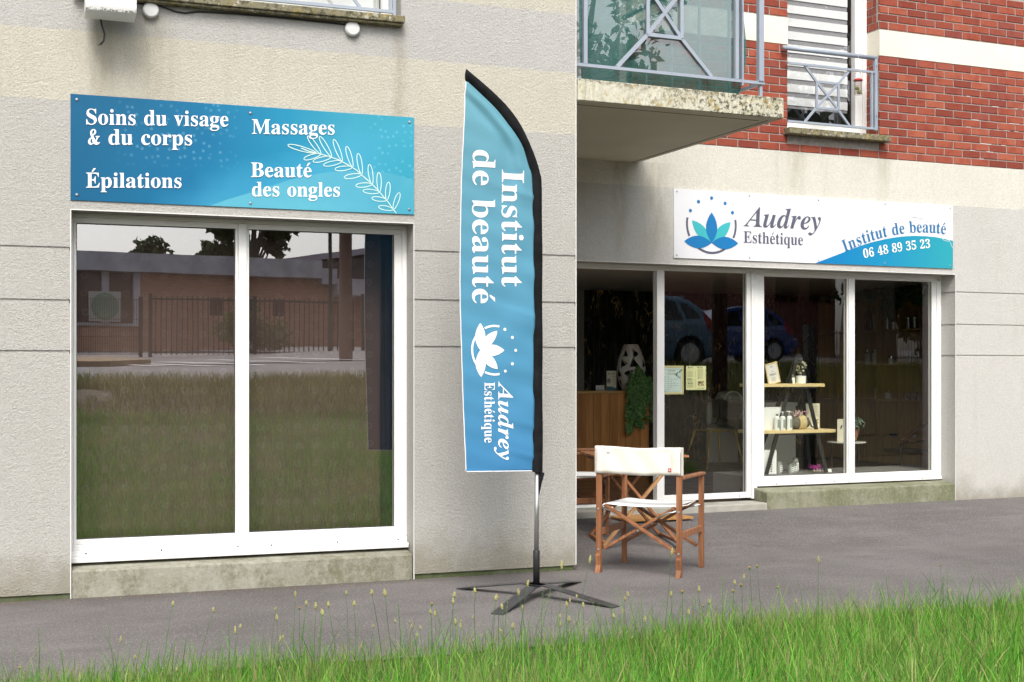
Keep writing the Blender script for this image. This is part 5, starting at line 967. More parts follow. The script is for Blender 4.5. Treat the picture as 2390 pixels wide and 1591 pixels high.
for i, (tx, ty) in enumerate(tips):
    d = Vector((tx - cx, ty - cyy, 0)); L_ = d.length; d.normalize(); n_ = Vector((-d.y, d.x, 0)) * .038
    prof = [(-.06, .083), (.09, .083), (L_, .006)] if i != 2 and i != 1 else [(-.06, .076), (.09, .076), (L_, .006)]
    vs = []
    for u, zz in prof:
        for sg in (-1, 1):
            for dz_ in (0, -.006): vs.append(Vector((cx, cyy, zz + dz_)) + d * u + n_ * sg)
    fs = []
    for a in range(2):
        o_ = a * 4; fs += [(o_, o_ + 2, o_ + 6, o_ + 4), (o_ + 1, o_ + 5, o_ + 7, o_ + 3), (o_, o_ + 4, o_ + 5, o_ + 1), (o_ + 2, o_ + 3, o_ + 7, o_ + 6)]
    fs += [(0, 1, 3, 2), (8, 10, 11, 9)]
    mb = MB(); mb.add(vs, fs); mb.build('base_foot', m_steel, fl)

# ================================================================ DIRECTOR'S CHAIRS, TABLE, MAT
m_teak = wood_mat('oiled_eucalyptus', (0.13, 0.048, 0.019), (0.36, 0.155, 0.068), 'z', 1.0, .5, 0, .22); m_teak2 = wood_mat('pale_eucalyptus', (0.26, 0.13, 0.055), (0.42, 0.24, 0.11), 'z', 1.0, .5)
m_canvas = mat('cream_canvas', (0.70, 0.67, 0.58), (0.76, 0.74, 0.66), 3, .95, .0008, 400); m_canvas_seat = mat('white_canvas_seat', (0.78, 0.78, 0.76), rough=.95); m_zinc = mat('zinc_fitting', (.50, .53, .53), rough=.4, metal=.85)
def director_chair(label, loc, rz, backview=True):
    """local: x across, y forward (towards the sitter's knees), back at y = -0.25"""
    t = thing('directors_chair', label, 'chair', loc, rz, 'director chairs at the wooden table')
    W, D = .288, .255
    def lb(name, mb, m, **k): return mb.build(name, m, t, local=True, **k)
    for sx in (-1, 1):
        mb = MB(); mb.box(sx * W - .018 * 1, sx * W + .018, -D - .014, -D + .014, .045, .70); mb.box(sx * W - .013, sx * W + .013, -D - .012, -D + .012, .70, .865); lb('back_post', mb, m_teak, bevel=.003)
        mb = MB(); mb.box(sx * W - .018, sx * W + .018, D - .014, D + .014, .0, .655); lb('front_post', mb, m_teak, bevel=.003)
        mb = MB(); mb.prism([(-D - .045, 0), (-D + .02, 0), (-D + .016, .05), (-D - .012, .13), (-D - .03, .12), (-D - .02, .05)], sx * W - .017, sx * W + .017, 'x'); lb('foot', mb, m_teak, bevel=.002)
        mb = MB(); mb.box(sx * W - .024, sx * W + .024, -D + .015, D + .03, .655, .675); lb('armrest', mb, m_teak, bevel=.004)
        mb = MB(); mb.box(sx * W - .010, sx * W + .010, -D + .014, D - .014, .255, .30); lb('side_rail', mb, m_teak, bevel=.003)
        mb = MB()
        for yy in (-D - .016, D + .0): 
            for zz in (.16, .44): mb.lathe([(.008, -.003), (.008, .003), (.004, .005)], (sx * W, yy, zz), 8, 'y')
        lb('bolt', mb, m_zinc)
    for yy in (-D + .035, D - .035):
        for sg in (-1, 1):
            mb = MB(); o_ = .012 * sg; mb.beam((-sg * (W - .02), yy + o_, .16), (sg * (W - .055), yy + o_, .455), .038, .020, (0, 0, 1)); lb('cross_leg', mb, m_teak, bevel=.003)
        mb = MB(); mb.lathe([(.008, -.026), (.008, .026)], (-.01, yy, .30), 8, 'y'); lb('bolt', mb, m_zinc)
    for sg in (-1, 1):
        mb = MB(); mb.box(sg * (W - .05) - .013, sg * (W - .05) + .013, -D + .01, D - .01, .448, .468); lb('seat_rail', mb, m_teak, bevel=.003)
        for yy in (-D + .02, D - .02):
            mb = MB(); mb.tube([(sg * (W - .002), yy, .445), (sg * (W - .09), yy, .425), (sg * .13, yy, .392)], .0065, 6); lb('steel_strut', mb, m_zinc, smooth=True)
    vs = []; fs = []; n, m_ = 14, 10                         # seat cloth, slightly sagging
    for j in range(m_):
        for i in range(n):
            u, v = i / (n - 1), j / (m_ - 1); vs.append(((u - .5) * 2 * (W - .035), -D + .02 + v * (2 * D - .04), .474 - .012 * math.sin(math.pi * u)))
    for j in range(m_ - 1):
        for i in range(n - 1): k = j * n + i; fs.append((k, k + 1, k + n + 1, k + n))
    mb = MB(); mb.add(vs, fs); o = lb('seat', mb, m_canvas_seat, smooth=True); sm = o.modifiers.new('thick', 'SOLIDIFY'); sm.thickness = .004; sm.offset = 0
    mb = MB()
    for sg in (-1, 1): mb.tube([(sg * (W - .035), -D + .02, .472), (sg * (W - .018), -D + .02, .462), (sg * (W - .03), -D + .02, .446)], .005, 6); mb.tube([(sg * (W - .035), -D + .02, .472), (sg * (W - .022), 0, .462), (sg * (W - .035), D - .02, .472)], .004, 6)
    lb('seat_hem', mb, m_canvas_seat, smooth=True)
    vs = []; fs = []; n, m_ = 30, 8                          # back cloth sleeved over both posts
    z0, z1 = .685, .872
    for j in range(m_):
        for i in range(n):
            u, v = i / (n - 1), j / (m_ - 1); xx = (u - .5) * 2 * (W + .016); e = min(u, 1 - u)
            yy = -D - .016 - .006 * (1 if e < .08 else 0) + .012 * math.sin(math.pi * u) + .0025 * math.sin(u * 21 + v * 5)
            vs.append((xx, yy, z0 + (z1 - z0) * v - .006 * math.sin(math.pi * u) + .003 * math.sin(u * 9)))
    for j in range(m_ - 1):
        for i in range(n - 1): k = j * n + i; fs.append((k, k + 1, k + n + 1, k + n))
    mb = MB(); mb.add(vs, fs); o = lb('backrest', mb, m_canvas, smooth=True); sm = o.modifiers.new('thick', 'SOLIDIFY'); sm.thickness = .004; sm.offset = 1
    mb = MB()
    for sg in (-1, 1): mb.box(sg * (W + .022) - .002, sg * (W + .022) + .002, -D - .018, -D + .018, z0, z1)
    mb.box(-W - .02, -W + .03, -D + .016, -D + .019, z0, z1); mb.box(W - .03, W + .02, -D + .016, -D + .019, z0, z1); lb('back_sleeve', mb, m_canvas)
    mb = MB()
    for sg in (-1, 1): mb.box(sg * (W - .045) - .001, sg * (W - .045) + .001, -D - .0195, -D - .0155, z0 + .004, z1 - .004)
    mb.box(-W, W, -D - .0188, -D - .0172, z1 - .016, z1 - .0145); lb('stitching', mb, mat('ochre_thread', (.55, .47, .33), rough=.9))
    return t
fwd = 46.0
ch = director_chair('folding directors chair with its cream canvas back turned to the viewer', (4.515, 8.095, .0), R(-48))
bt = lambda x, z, d=0: (x, -.255 - .024 - d, z)
mb = MB(); mb.box(.215, .237, -.2765, -.2755, .712, .734); mb.build('red_tag', mat('red_tag_cloth', (.45, .02, .03), rough=.8), ch, local=True)
mb = MB(); mb.prism([(.219, .718), (.233, .718), (.230, .727), (.226, .722), (.222, .727)], -.2775, -.2768); mb.build('tag_print', m_white, ch, local=True)
mb = MB(); mb.box(-.225, -.198, -.2775, -.2765, .83, .856); mb.build('care_label', m_white, ch, local=True)
mb = MB(); mb.box(-.215, -.195, -.2275, -.2265, .40, .452); mb.build('seat_label', m_white, ch, local=True)
director_chair('second folding directors chair half hidden behind the wall corner, left of the wooden table', (4.86, 9.98, .05), R(-118))

tb = thing('folding_table', 'slatted wooden folding table with crossed legs behind the canvas chair', 'table', (5.0, 9.25, .02), R(-14), None)
def lb(name, mb, m, **k): return mb.build(name, m, tb, local=True, **k)
for k in range(9):
    mb = MB(); mb.box(-.36, .36, -.33 + k * .075, -.33 + k * .075 + .06, .70, .716); lb('slat', mb, m_teak, bevel=.002)
for sx in (-.30, .30):
    mb = MB(); mb.box(sx - .011, sx + .011, -.33, .33, .665, .699); lb('top_rail', mb, m_teak, bevel=.002)
for i, yy in enumerate((-.27, .27)):
    for sg in (-1, 1):
        mb = MB(); o_ = .012 * sg; mb.beam((-sg * .30, yy + o_, .02), (sg * .27, yy + o_, .69), .045, .022); lb('cross_leg', mb, m_teak2 if (i == 0 and sg == 1) else m_teak, bevel=.003)
    mb = MB(); mb.lathe([(.009, -.03), (.009, .03)], (-.012, yy, .345), 8, 'y'); lb('bolt', mb, m_zinc)
for sx in (-.29, .29):
    mb = MB(); mb.box(sx - .012, sx + .012, -.255, .255, .03, .055); lb('stretcher', mb, m_teak, bevel=.002)

dm_ = MB(); dm_.box(5.38, 6.02, 10.02, 10.38, .092, .112)
tag(dm_.build('doormat', mat('coir', (.36, .17, .05), (.50, .27, .10), 60, 1.0, .006, 200), bevel=.004), 'orange coir doormat on the path before the shop door', 'doormat')

# ================================================================ FITTINGS ON THE LEFT WALL
def wall_lamp(label, s):
    t = thing('wall_light', label, 'wall light', tuple(TA @ Vector((s, 0, 3.622))), -DA, 'round lights under the upper window sill')
    mb = MB(); mb.lathe([(.050, 0), (.050, -.028), (.046, -.032)], (0, 0, 0), 28, 'y'); mb.build('lamp_body', mat('grey_white_plastic', (.55, .55, .53), rough=.5), t, local=True, smooth=False, bevel=.002)
    mb = MB(); mb.lathe([(.044, -.0325), (.044, -.035), (.040, -.038), (0, -.040)], (0, 0, 0), 28, 'y'); mb.build('lens', mat('milky_lens', (.60, .60, .59), rough=.3), t, local=True)
    return t
wall_lamp('round white wall light beside the white box, left end of the upper sill', -2.87)
wall_lamp('round white wall light below the right end of the upper sill', -1.594)
bx = thing('wall_box', 'white equipment box with mossy lower edge above the blue sign', 'box', tuple(TA @ Vector((-3.12, -.1, 3.52))), -DA)
g = G('mossy_box_paint'); p = g.pos(); x, y, z = g.sep(p)
e = g.math('SUBTRACT', 1.0, g.step(g.math('ADD', z, g.math('MULTIPLY', g.noise(p, 40, 4, .7), -.03)), 3.512, 3.528))
nz_ = g.sep(g.node('ShaderNodeNewGeometry').outputs['Normal'])[2]; e = g.math('MULTIPLY', e, g.step(g.math('SUBTRACT', 1.0, g.math('ABSOLUTE', nz_)), .2, .6))
m_bx = g.done(g.mix(g.math('MULTIPLY', e, g.step(g.noise(p, 110, 3), .42, .58)), (.82, .82, .80), (.05, .06, .03)), .45)
mb = MB(); mb.prism([(-.2, 0.03), (-.19, .0), (-.03, -.012), (0, 0), (0, .42), (-.17, .42), (-.2, .36)], -.145, .145, 'x'); mb.build('box_housing', m_bx, bx, local=True, bevel=.006)
mb = MB(); mb.tube([(-.055, -.03, .0), (-.045, -.035, -.05), (-.03, -.04, -.10), (-.035, -.04, -.14), (-.055, -.04, -.165)], .006, 8); mb.tube([(-.055, -.04, -.165), (-.066, -.04, -.172)], .002, 5); mb.tube([(-.05, -.04, -.165), (-.07, -.036, -.165)], .0015, 5)
mb.build('cut_cable', mat('black_cable', (.02, .02, .022), rough=.6), bx, local=True, smooth=True)
cb_ = MB(); pts = [TA @ Vector((s, -.008, zz)) for s, zz in ((-2.97, 3.66), (-2.92, 3.662), (-2.82, 3.66), (-2.72, 3.632), (-2.66, 3.628), (-2.58, 3.645), (-2.4, 3.652), (-2.1, 3.655), (-1.75, 3.652), (-1.62, 3.648))]
cb_.tube(pts, .005, 6); tag(cb_.build('cable', MATS['black_cable'], smooth=True), 'black cable running under the upper sill between the two round lights', 'cable')

# bird feeder on the right guard rail
bf = thing('bird_feeder', 'small wire bird feeder with red cap hanging from the guard rail', 'bird feeder', (8.09, YR - .035, 4.43))
mb = MB(); mb.tube([(.0, .0, .03), (.0, -.0, 0), (.006, 0, -.07), (.0, 0, -.13)], .0018, 5); mb.tube([(-.006, .04, .01), (-.004, 0, -.06), (.0, 0, -.13)], .0015, 5); mb.build('string', m_white, bf, local=True)
mb = MB(); mb.tube([(.035 * math.cos(t), 0, -.19 + .045 * math.sin(t)) for t in [math.pi * k / 10 for k in range(11)]], .002, 5); mb.tube([(.035, 0, -.19), (.035, 0, -.23)], .002, 5); mb.tube([(-.035, 0, -.19), (-.035, 0, -.23)], .002, 5); mb.build('handle', mat('rust_wire', (.18, .08, .05), rough=.7), bf, local=True)
mb = MB(); mb.lathe([(.048, -.235), (.04, -.222), (.02, -.212), (0, -.210)], (0, 0, 0), 18); mb.build('cap', mat('red_cap', (.50, .06, .07), rough=.5), bf, local=True, smooth=True)
mb = MB()
for k in range(12): a = k * math.pi / 6; mb.tube([(.034 * math.cos(a), .034 * math.sin(a), -.235), (.034 * math.cos(a), .034 * math.sin(a), -.37)], .0014, 4)
for zz in (-.25, -.27, -.29, -.31, -.33, -.35, -.37): mb.tube([(.034 * math.cos(k * math.pi / 8), .034 * math.sin(k * math.pi / 8), zz) for k in range(17)], .0014, 4)
mb.build('wire_cage', MATS['rust_wire'], bf, local=True)
for k, (dx, dz_) in enumerate(((-.01, -.31), (.012, -.345))):
    mb = MB(); mb.lathe([(0, -.022), (.015, -.016), (.022, 0), (.015, .016), (0, .022)], (dx, 0, dz_), 12); mb.build('fat_ball', mat('fat_ball', (.28, .30, .08), (.10, .28, .05), 40, .9), bf, local=True, smooth=True)
# ================================================================ INSIDE THE SHOP
FZ = 0.13
g = G('marbled_black_wallpaper'); p = g.pos(); x, y, z = g.sep(p)
def veins(sx, sc_, w, seed, dist):
    mp = g.node('ShaderNodeMapping'); mp.inputs['Scale'].default_value = (sx, sx, .32); mp.inputs['Location'].default_value = (seed, seed, seed); g.l.new(p, mp.inputs[0])
    n1 = g.noise(mp.outputs[0], sc_, 3, .55, None, dist)
    return g.math('SUBTRACT', 1.0, g.step(g.math('ABSOLUTE', g.math('SUBTRACT', n1, .5)), w * .3, w))
v1 = g.math('MULTIPLY', veins(1.0, 6.5, .016, 3, .5), g.step(g.noise(p, 2.2, 2), .48, .6)); v2 = g.math('MULTIPLY', veins(1.2, 9.0, .016, 11, .4), g.step(g.noise(p, 3.1, 2), .5, .62))
fine = g.noise(p, 22, 4, .65, (1, 1, .10))
c = g.mix(g.step(fine, .42, .75), (0.016, 0.016, 0.018), (0.11, 0.105, 0.10)); c = g.mix(g.math('MULTIPLY', v2, .5), c, (0.5, 0.47, 0.43)); c = g.mix(g.math('MULTIPLY', v1, .85), c, (0.9, 0.62, 0.25))
m_wallpaper = g.done(c, .6, .3)
m_inwall = mat('shop_wall_paint', (.62, .60, .54), (.68, .66, .60), 2, .9, coord='World')
m_infloor = mat('dark_floor_tile', (.05, .035, .028), (.08, .055, .042), 3, .28, coord='World')
mb = MB(); mb.box(3.9, 12.2, BY + .28, 16.4, .0, FZ); tag(mb.build('shop_floor', m_infloor), kind='structure')
mb = MB()
for k in range(14): mb.box(3.9, 12.2, BY + .5 + k * .42, BY + .504 + k * .42, FZ, FZ + .0008)
for k in range(19): mb.box(4 + k * .42, 4.004 + k * .42, BY + .3, 16.2, FZ, FZ + .0007)
tag(mb.build('floor_joints', mat('tile_joint', (.012, .01, .009), rough=.9)), kind='structure')
mb = MB(); mb.box(3.9, 12.2, BY + .30, 16.4, 2.50, 2.7); tag(mb.build('shop_ceiling', mat('ceiling_paint', (.80, .79, .75), rough=.9)), kind='structure')
mb = MB(); mb.box(7.95, 12.2, 16.15, 16.4, FZ, 2.5); tag(mb.build('wallpapered_wall', m_wallpaper), kind='structure'); mb = MB(); mb.box(3.9, 7.949, 16.10, 16.4, FZ, 2.5); tag(mb.build('grey_back_wall', mat('back_wall_grey', (.50, .50, .47), rough=.9)), kind='structure')
mb = MB(); mb.box(11.85, 12.2, BY + .3, 16.15, FZ, 2.5); mb.box(3.9, 4.0, BY + .3, 16.15, FZ, 2.5); mb.box(9.45, 12.2, BY + .301, BY + .5, FZ, 2.5)
tag(mb.build('shop_side_walls', m_inwall), kind='structure')
mb = MB(); mb.box(11.46, 11.85, 12.75, 13.05, FZ, 2.5); mb.box(11.46, 11.85, 13.051, 13.5, FZ, 2.44); tag(mb.build('brown_partition', mat('brown_paint', (.26, .10, .06), (.32, .13, .08), 2, .7, coord='World')), kind='structure')
mb = MB(); mb.box(7.10, 9.40, BY + .285, BY + .95, FZ, .372); tag(mb.build('display_ledge', mat('ledge_paint', (.16, .16, .15), rough=.6)), kind='structure')

m_pine = wood_mat('stained_pine', (.42, .155, .045), (.74, .36, .12), 'z', .45, .5, .8, .25); m_pine_x = wood_mat('pine_top', (.42, .25, .09), (.60, .38, .17), 'x', .8, .5)
m_cab = wood_mat('oak_shelving', (.42, .25, .075), (.62, .40, .14), 'z', .8, .5); m_board = wood_mat('pale_shelf_board', (.60, .46, .22), (.74, .60, .33), 'x', .8, .5)
ct = thing('reception_counter', 'reception counter clad in stained pine boards inside the open doorway', 'counter', (6.6, 13.94, FZ))
x = 5.52
while x < 7.70:
    mb = MB(); mb.box(x, x + .1035, 13.94, 13.965, FZ + .01, 1.125); mb.build('plank', m_pine, ct, bevel=.004); x += .106
mb = MB(); mb.box(5.50, 7.745, 13.925, 14.52, 1.126, 1.156); mb.build('counter_top', m_pine_x, ct, bevel=.004)
mb = MB(); mb.box(5.52, 7.72, 13.966, 14.45, FZ, 1.125); mb.build('counter_body', mat('counter_body_brown', (.06, .03, .015), rough=.8), ct)
mb = MB(); mb.box(7.722, 7.742, 13.93, 14.5, FZ, 1.125); mb.build('end_board', m_pine, ct)

# pierced ceramic vase
def pierced(name, prof, holes, n, m, parent, centre):
    vs = []; fs = []; rows = len(prof)
    for r, z in prof:
        for k in range(n): t = 2 * math.pi * k / n; vs.append((centre[0] + r * math.cos(t), centre[1] + r * math.sin(t), centre[2] + z))
    def inside(t, z):
        for tri in holes:
            for sh in (-2 * math.pi, 0, 2 * math.pi):
                q = [(a + sh, b) for a, b in tri]; s = []
                for i in range(3):
                    (ax, ay), (bx_, by_) = q[i], q[(i + 1) % 3]; s.append((bx_ - ax) * (z - ay) - (by_ - ay) * (t - ax))
                if all(v > 0 for v in s) or all(v < 0 for v in s): return True
        return False
    for i in range(rows - 1):
        zc = (prof[i][1] + prof[i + 1][1]) / 2
        for k in range(n):
            if not inside(2 * math.pi * (k + .5) / n, zc): fs.append((i * n + k, i * n + (k + 1) % n, (i + 1) * n + (k + 1) % n, (i + 1) * n + k))
    mb = MB(); mb.add(vs, fs); o = mb.build(name, m, parent, smooth=True); s = o.modifiers.new('wall', 'SOLIDIFY'); s.thickness = .008; return o
va_ = thing('pierced_vase', 'tall white ceramic vase pierced with triangles on the reception counter', 'vase', (7.625, 14.16, 1.157))
prof = []
for k in range(120):
    t = k / 119; z = .56 * t; r = .075 + .108 * math.sin(math.pi * min(1, (t * .92 + .06))) ** .85 * (1 - .18 * t); prof.append((r if t < .98 else r * .985, z))
rh = random.Random(5); holes = []
for ri_, (zc, nn, sz) in enumerate(((.09, 6, .055), (.205, 7, .066), (.325, 7, .066), (.445, 6, .058))):
    for k in range(nn):
        t = 2 * math.pi * (k + .5 * (ri_ % 2)) / nn + rh.uniform(-.1, .1); a0 = rh.uniform(0, 6.28); rr = .16
        holes.append([(t + sz * 1.1 / rr * math.cos(a0 + j * 2.094), zc + sz * 1.15 * math.sin(a0 + j * 2.094)) for j in range(3)])
pierced('vase_shell', prof, holes, 220, mat('matt_white_ceramic', (.82, .81, .77), rough=.6), va_, (7.625, 14.16, 1.157))

def leaves(name, pts_dirs, size, m, parent, shape='ivy', local=False):
    vs = []; fs = []
    ivy = [(0, -.5), (.30, -.55), (.52, -.18), (.28, 0.0), (.34, .22), (.10, .2), (0, .62), (-.10, .2), (-.34, .22), (-.28, 0), (-.52, -.18), (-.30, -.55)]
    oval = [(0, -.5), (.2, -.25), (.24, .05), (.14, .35), (0, .6), (-.14, .35), (-.24, .05), (-.2, -.25)]
    sh = ivy if shape == 'ivy' else oval
    for pnt, nrm, roll, s in pts_dirs:
        n_ = Vector(nrm).normalized(); a = n_.cross(Vector((0, 0, 1)));
        if a.length < .01: a = Vector((1, 0, 0))
        a.normalize(); b = n_.cross(a); c_, s_ = math.cos(roll), math.sin(roll); a2 = a * c_ + b * s_; b2 = b * c_ - a * s_
        k = len(vs); vs.append(tuple(Vector(pnt) + n_ * s * size * .10))
        for u, v in sh: vs.append(tuple(Vector(pnt) + (a2 * u + b2 * v) * s * size - n_ * abs(u) * s * size * .25))
        for i in range(len(sh)): fs.append((k, k + 1 + i, k + 1 + (i + 1) % len(sh)))
    mb = MB(); mb.add(vs, fs); return mb.build(name, m, parent, smooth=False, local=local)
g = G('variegated_ivy'); vc = None
ge = g.node('ShaderNodeNewGeometry'); rp = ge.outputs['Random Per Island']
c = g.mix(rp, (.035, .14, .025), (.09, .24, .05)); c = g.mix(g.step(g.noise(g.pos(), 75, 2), .58, .66), c, (.42, .46, .28)); m_ivy = g.done(c, .5, .5)
m_leafdark = mat('dark_leaf', (.015, .04, .012), (.03, .075, .02), 20, .5); m_pot = mat('terracotta_pink', (.36, .16, .115), rough=.7)
iv = thing('ivy_plant', 'variegated ivy trailing over the front of the reception counter', 'plant', (7.60, 14.0, 1.157)); r_ = random.Random(11)
cl = []; stems = MB()
for k in range(24):
    a = r_.uniform(-1, 1); x0 = 7.62 + a * .11; p0 = Vector((x0, 14.03, 1.36 - abs(a) * .1)); L_ = r_.uniform(.10, .60) if k > 5 else r_.uniform(.4, .60)
    side = -.10 * r_.random() + (a * .14 if a > 0 else a * .08); pts = [p0]
    for j in range(1, 7):
        t = j / 6; pts.append(Vector((x0 + side * t + .02 * math.sin(j + k), 14.0 - min(.14, .30 * t) + r_.uniform(-.015, .015), p0.z + .05 * math.sin(t * 3) - L_ * t)))
    stems.tube(pts, .002, 4)
    for j in range(len(pts)):
        for _ in range(2): cl.append((pts[j] + Vector((r_.uniform(-.04, .04), r_.uniform(-.04, .01), r_.uniform(-.04, .04))), (r_.uniform(-.6, .5), -1, r_.uniform(-.2, .7)), r_.uniform(0, 6.28), r_.uniform(.6, 1.25)))
leaves('leaves', cl, .085, m_ivy, iv); stems.build('stems', mat('stem_green', (.06, .09, .03), rough=.7), iv)
mb = MB(); mb.lathe([(.055, 0), (.075, .12), (.078, .13), (.06, .13)], (7.60, 14.13, 1.157), 20); mb.build('pot', m_pot, iv, smooth=True)
# printed things
m_cream_p = mat('cream_card', (.78, .74, .60), rough=.6); m_wp = mat('white_card', (.74, .74, .74), rough=.6); m_teal_p = mat('teal_ink', (.04, .16, .22), rough=.6); m_ink = mat('grey_ink', (.10, .10, .11), rough=.7)
m_clear = mat('clear_acrylic', (.8, .82, .82), rough=.05); 
def card(mb_parent, x0, x1, y_, z0, z1, m, name='card', lean=0.0):
    mb = MB(); mb.add([(x0, y_, z0), (x1, y_, z0), (x1, y_ + lean, z1), (x0, y_ + lean, z1), (x0, y_ + .003, z0), (x1, y_ + .003, z0), (x1, y_ + lean + .003, z1), (x0, y_ + lean + .003, z1)],
                      [(0, 1, 2, 3), (7, 6, 5, 4), (0, 4, 5, 1), (1, 5, 6, 2), (2, 6, 7, 3), (3, 7, 4, 0)]); return mb.build(name, m, mb_parent)
def small_logo(parent, cx_, cz, y_, s, fn=None):
    flat('emblem', m_teal_p, parent, [[[(cx_ + a * s, cz + b * s) for a, b in q] for q in sp] for nm in ('teal', 'blue') for sp in LG[nm]], PB(y_))
br = thing('brochure_stand', 'upright cream treatment brochure beside the vase on the counter', 'brochure', (7.325, 14.1, 1.157))
card(br, 7.262, 7.392, 14.10, 1.158, 1.395, m_cream_p); small_logo(br, 7.295, 1.365, 14.0985, .055)
flat('lettering', m_ink, br, line('Audrey', 'l', 7.325, 1.362, 7.385, .014) + line('Esthétique', 'l', 7.327, 1.348, 7.372, .006), PB(14.0985))
flat('flower_print', mat('lilac_ink', (.20, .13, .22), (.45, .38, .45), 60, .7), br, [petal((7.29 + .03 * math.cos(t), 1.275 + .035 * math.sin(t)), (7.29, 1.275), .011, 6) for t in [k * 1.05 for k in range(6)]], PB(14.0985))
flat('teal_foot', m_teal_p, br, [[[(7.262, 1.16), (7.392, 1.16), (7.392, 1.185), (7.34, 1.205), (7.262, 1.21)]]], PB(14.0985))
lines_ = [[[(a, z_), (b, z_), (b, z_ + .0022), (a, z_ + .0022)]] for z_, a, b in ((1.33, 7.33, 7.385), (1.32, 7.34, 7.385), (1.305, 7.365, 7.385), (1.29, 7.345, 7.385), (1.275, 7.368, 7.385), (1.262, 7.345, 7.385), (1.247, 7.368, 7.385), (1.232, 7.34, 7.385))]
flat('text_lines', m_ink, br, lines_, PB(14.0985))
bc = thing('business_card_holder', 'small holder of white business cards at the left on the counter', 'card holder', (7.16, 14.07, 1.157))
card(bc, 7.103, 7.215, 14.07, 1.158, 1.222, m_wp); small_logo(bc, 7.132, 1.198, 14.0685, .045)
flat('lettering', m_ink, bc, line('Audrey', 'l', 7.158, 1.196, 7.205, .012), PB(14.0685))
mb = MB(); mb.box(7.10, 7.218, 14.062, 14.066, 1.158, 1.178); mb.box(7.10, 7.218, 14.066, 14.12, 1.1575, 1.1615); mb.build('holder', mat('acrylic_tray', (.45, .47, .47), rough=.1), bc)
# opening hours frame and price list fixed to the inside of the door glass
oh = thing('opening_hours_frame', 'wood framed opening hours notice on the fixed glass leaf', 'notice', (6.25, 10.76, 1.17)); YN = 10.758
mb = MB(); mb.box(6.118, 6.352, YN, YN + .012, 1.172, 1.19); mb.box(6.118, 6.352, YN, YN + .012, 1.422, 1.44); mb.box(6.334, 6.352, YN, YN + .012, 1.19, 1.422); mb.box(6.10, 6.118, YN, YN + .012, 1.172, 1.44)
mb.build('frame', mat('pale_yellow_wood', (.62, .55, .28), rough=.5), oh); card(oh, 6.118, 6.334, YN + .004, 1.19, 1.422, mat('pale_blue_paper', (.60, .72, .74), rough=.6), 'paper')
flat('lettering', mat('taupe_ink', (.25, .22, .18), rough=.7), oh, line('Horaires', 'l', 6.190, 1.385, 6.262, .018) + line("d'ouverture", 'l', 6.180, 1.357, 6.272, .018), PB(YN + .0028))
rows_ = []
for k, cells in enumerate(((0, 1), (0, 1, 2, 3, 4), (0, 1, 2), (0, 1, 2, 3, 4), (0, 1, 2, 3, 4), (0, 1, 2), (0, 1))):
    for q in cells: a = 6.14 + q * .031 + (.008 if q else 0); b = a + .020; z_ = 1.332 - k * .0195; rows_.append([[(a, z_), (b, z_), (b, z_ + .0035), (a, z_ + .0035)]])
rows_ += [[[(6.135, 1.405), (6.318, 1.405), (6.318, 1.2), (6.135, 1.2)], [(6.1365, 1.4035), (6.3165, 1.4035), (6.3165, 1.2015), (6.1365, 1.2015)]]]
flat('timetable', mat('blue_grey_ink', (.10, .20, .24), rough=.7), oh, rows_, PB(YN + .0028))
lv = [((6.30 + .028 * math.cos(t * 1.3), YN + .002, 1.40 - t * .018), (0, -1, 0), 2.4 + t, 1) for t in [k * .5 for k in range(9)]] + [((6.13 + .012 * k, YN + .002, 1.197 + .004 * (k % 2)), (0, -1, 0), 1.2 + k, .8) for k in range(3)]
leaves('leaf_print', lv, .022, mat('dark_green_ink', (.02, .10, .07), rough=.7), oh, 'oval')
pl = thing('price_list', 'pale yellow price list poster on the fixed glass leaf, right of the hours frame', 'poster', (6.49, 10.76, 1.21))
card(pl, 6.378, 6.595, YN, 1.212, 1.437, mat('pale_yellow_paper', (.72, .72, .42), rough=.7), 'paper')
rows_ = []; r_ = random.Random(2)
for cx0 in (6.39, 6.50):
    z_ = 1.408
    while z_ > (1.235 if cx0 < 6.45 else 1.335):
        if r_.random() > .16: rows_.append([[(cx0, z_), (cx0 + r_.uniform(.05, .078), z_), (cx0 + .06, z_ + .0016), (cx0, z_ + .0016)]]); rows_.append([[(cx0 + .085, z_), (cx0 + .092, z_), (cx0 + .092, z_ + .0018), (cx0 + .085, z_ + .0018)]])
        z_ -= .0072
rows_ += [[[(6.39, 1.312), (6.435, 1.312), (6.435, 1.319), (6.39, 1.319)]]] + [[q for q in disc(a, b, .0072)] for a, b in ((6.405, 1.424), (6.508, 1.424), (6.405, 1.275), (6.513, 1.324))] + [[[(a, b), (a + .035, b), (a + .035, b + .004), (a, b + .004)]] for a, b in ((6.42, 1.422), (6.523, 1.422), (6.418, 1.273), (6.526, 1.322), (6.50, 1.226), (6.54, 1.226))]
flat('text_lines', mat('olive_grey_ink', (.16, .19, .14), rough=.7), pl, rows_, PB(YN - .0012))
mb = MB(); mb.box(6.508, 6.572, YN - .002, YN - .0005, 1.252, 1.296); mb.build('photo_print', mat('brown_photo', (.03, .015, .005), (.75, .62, .35), 55, .6, lo=.45, hi=.6), pl)

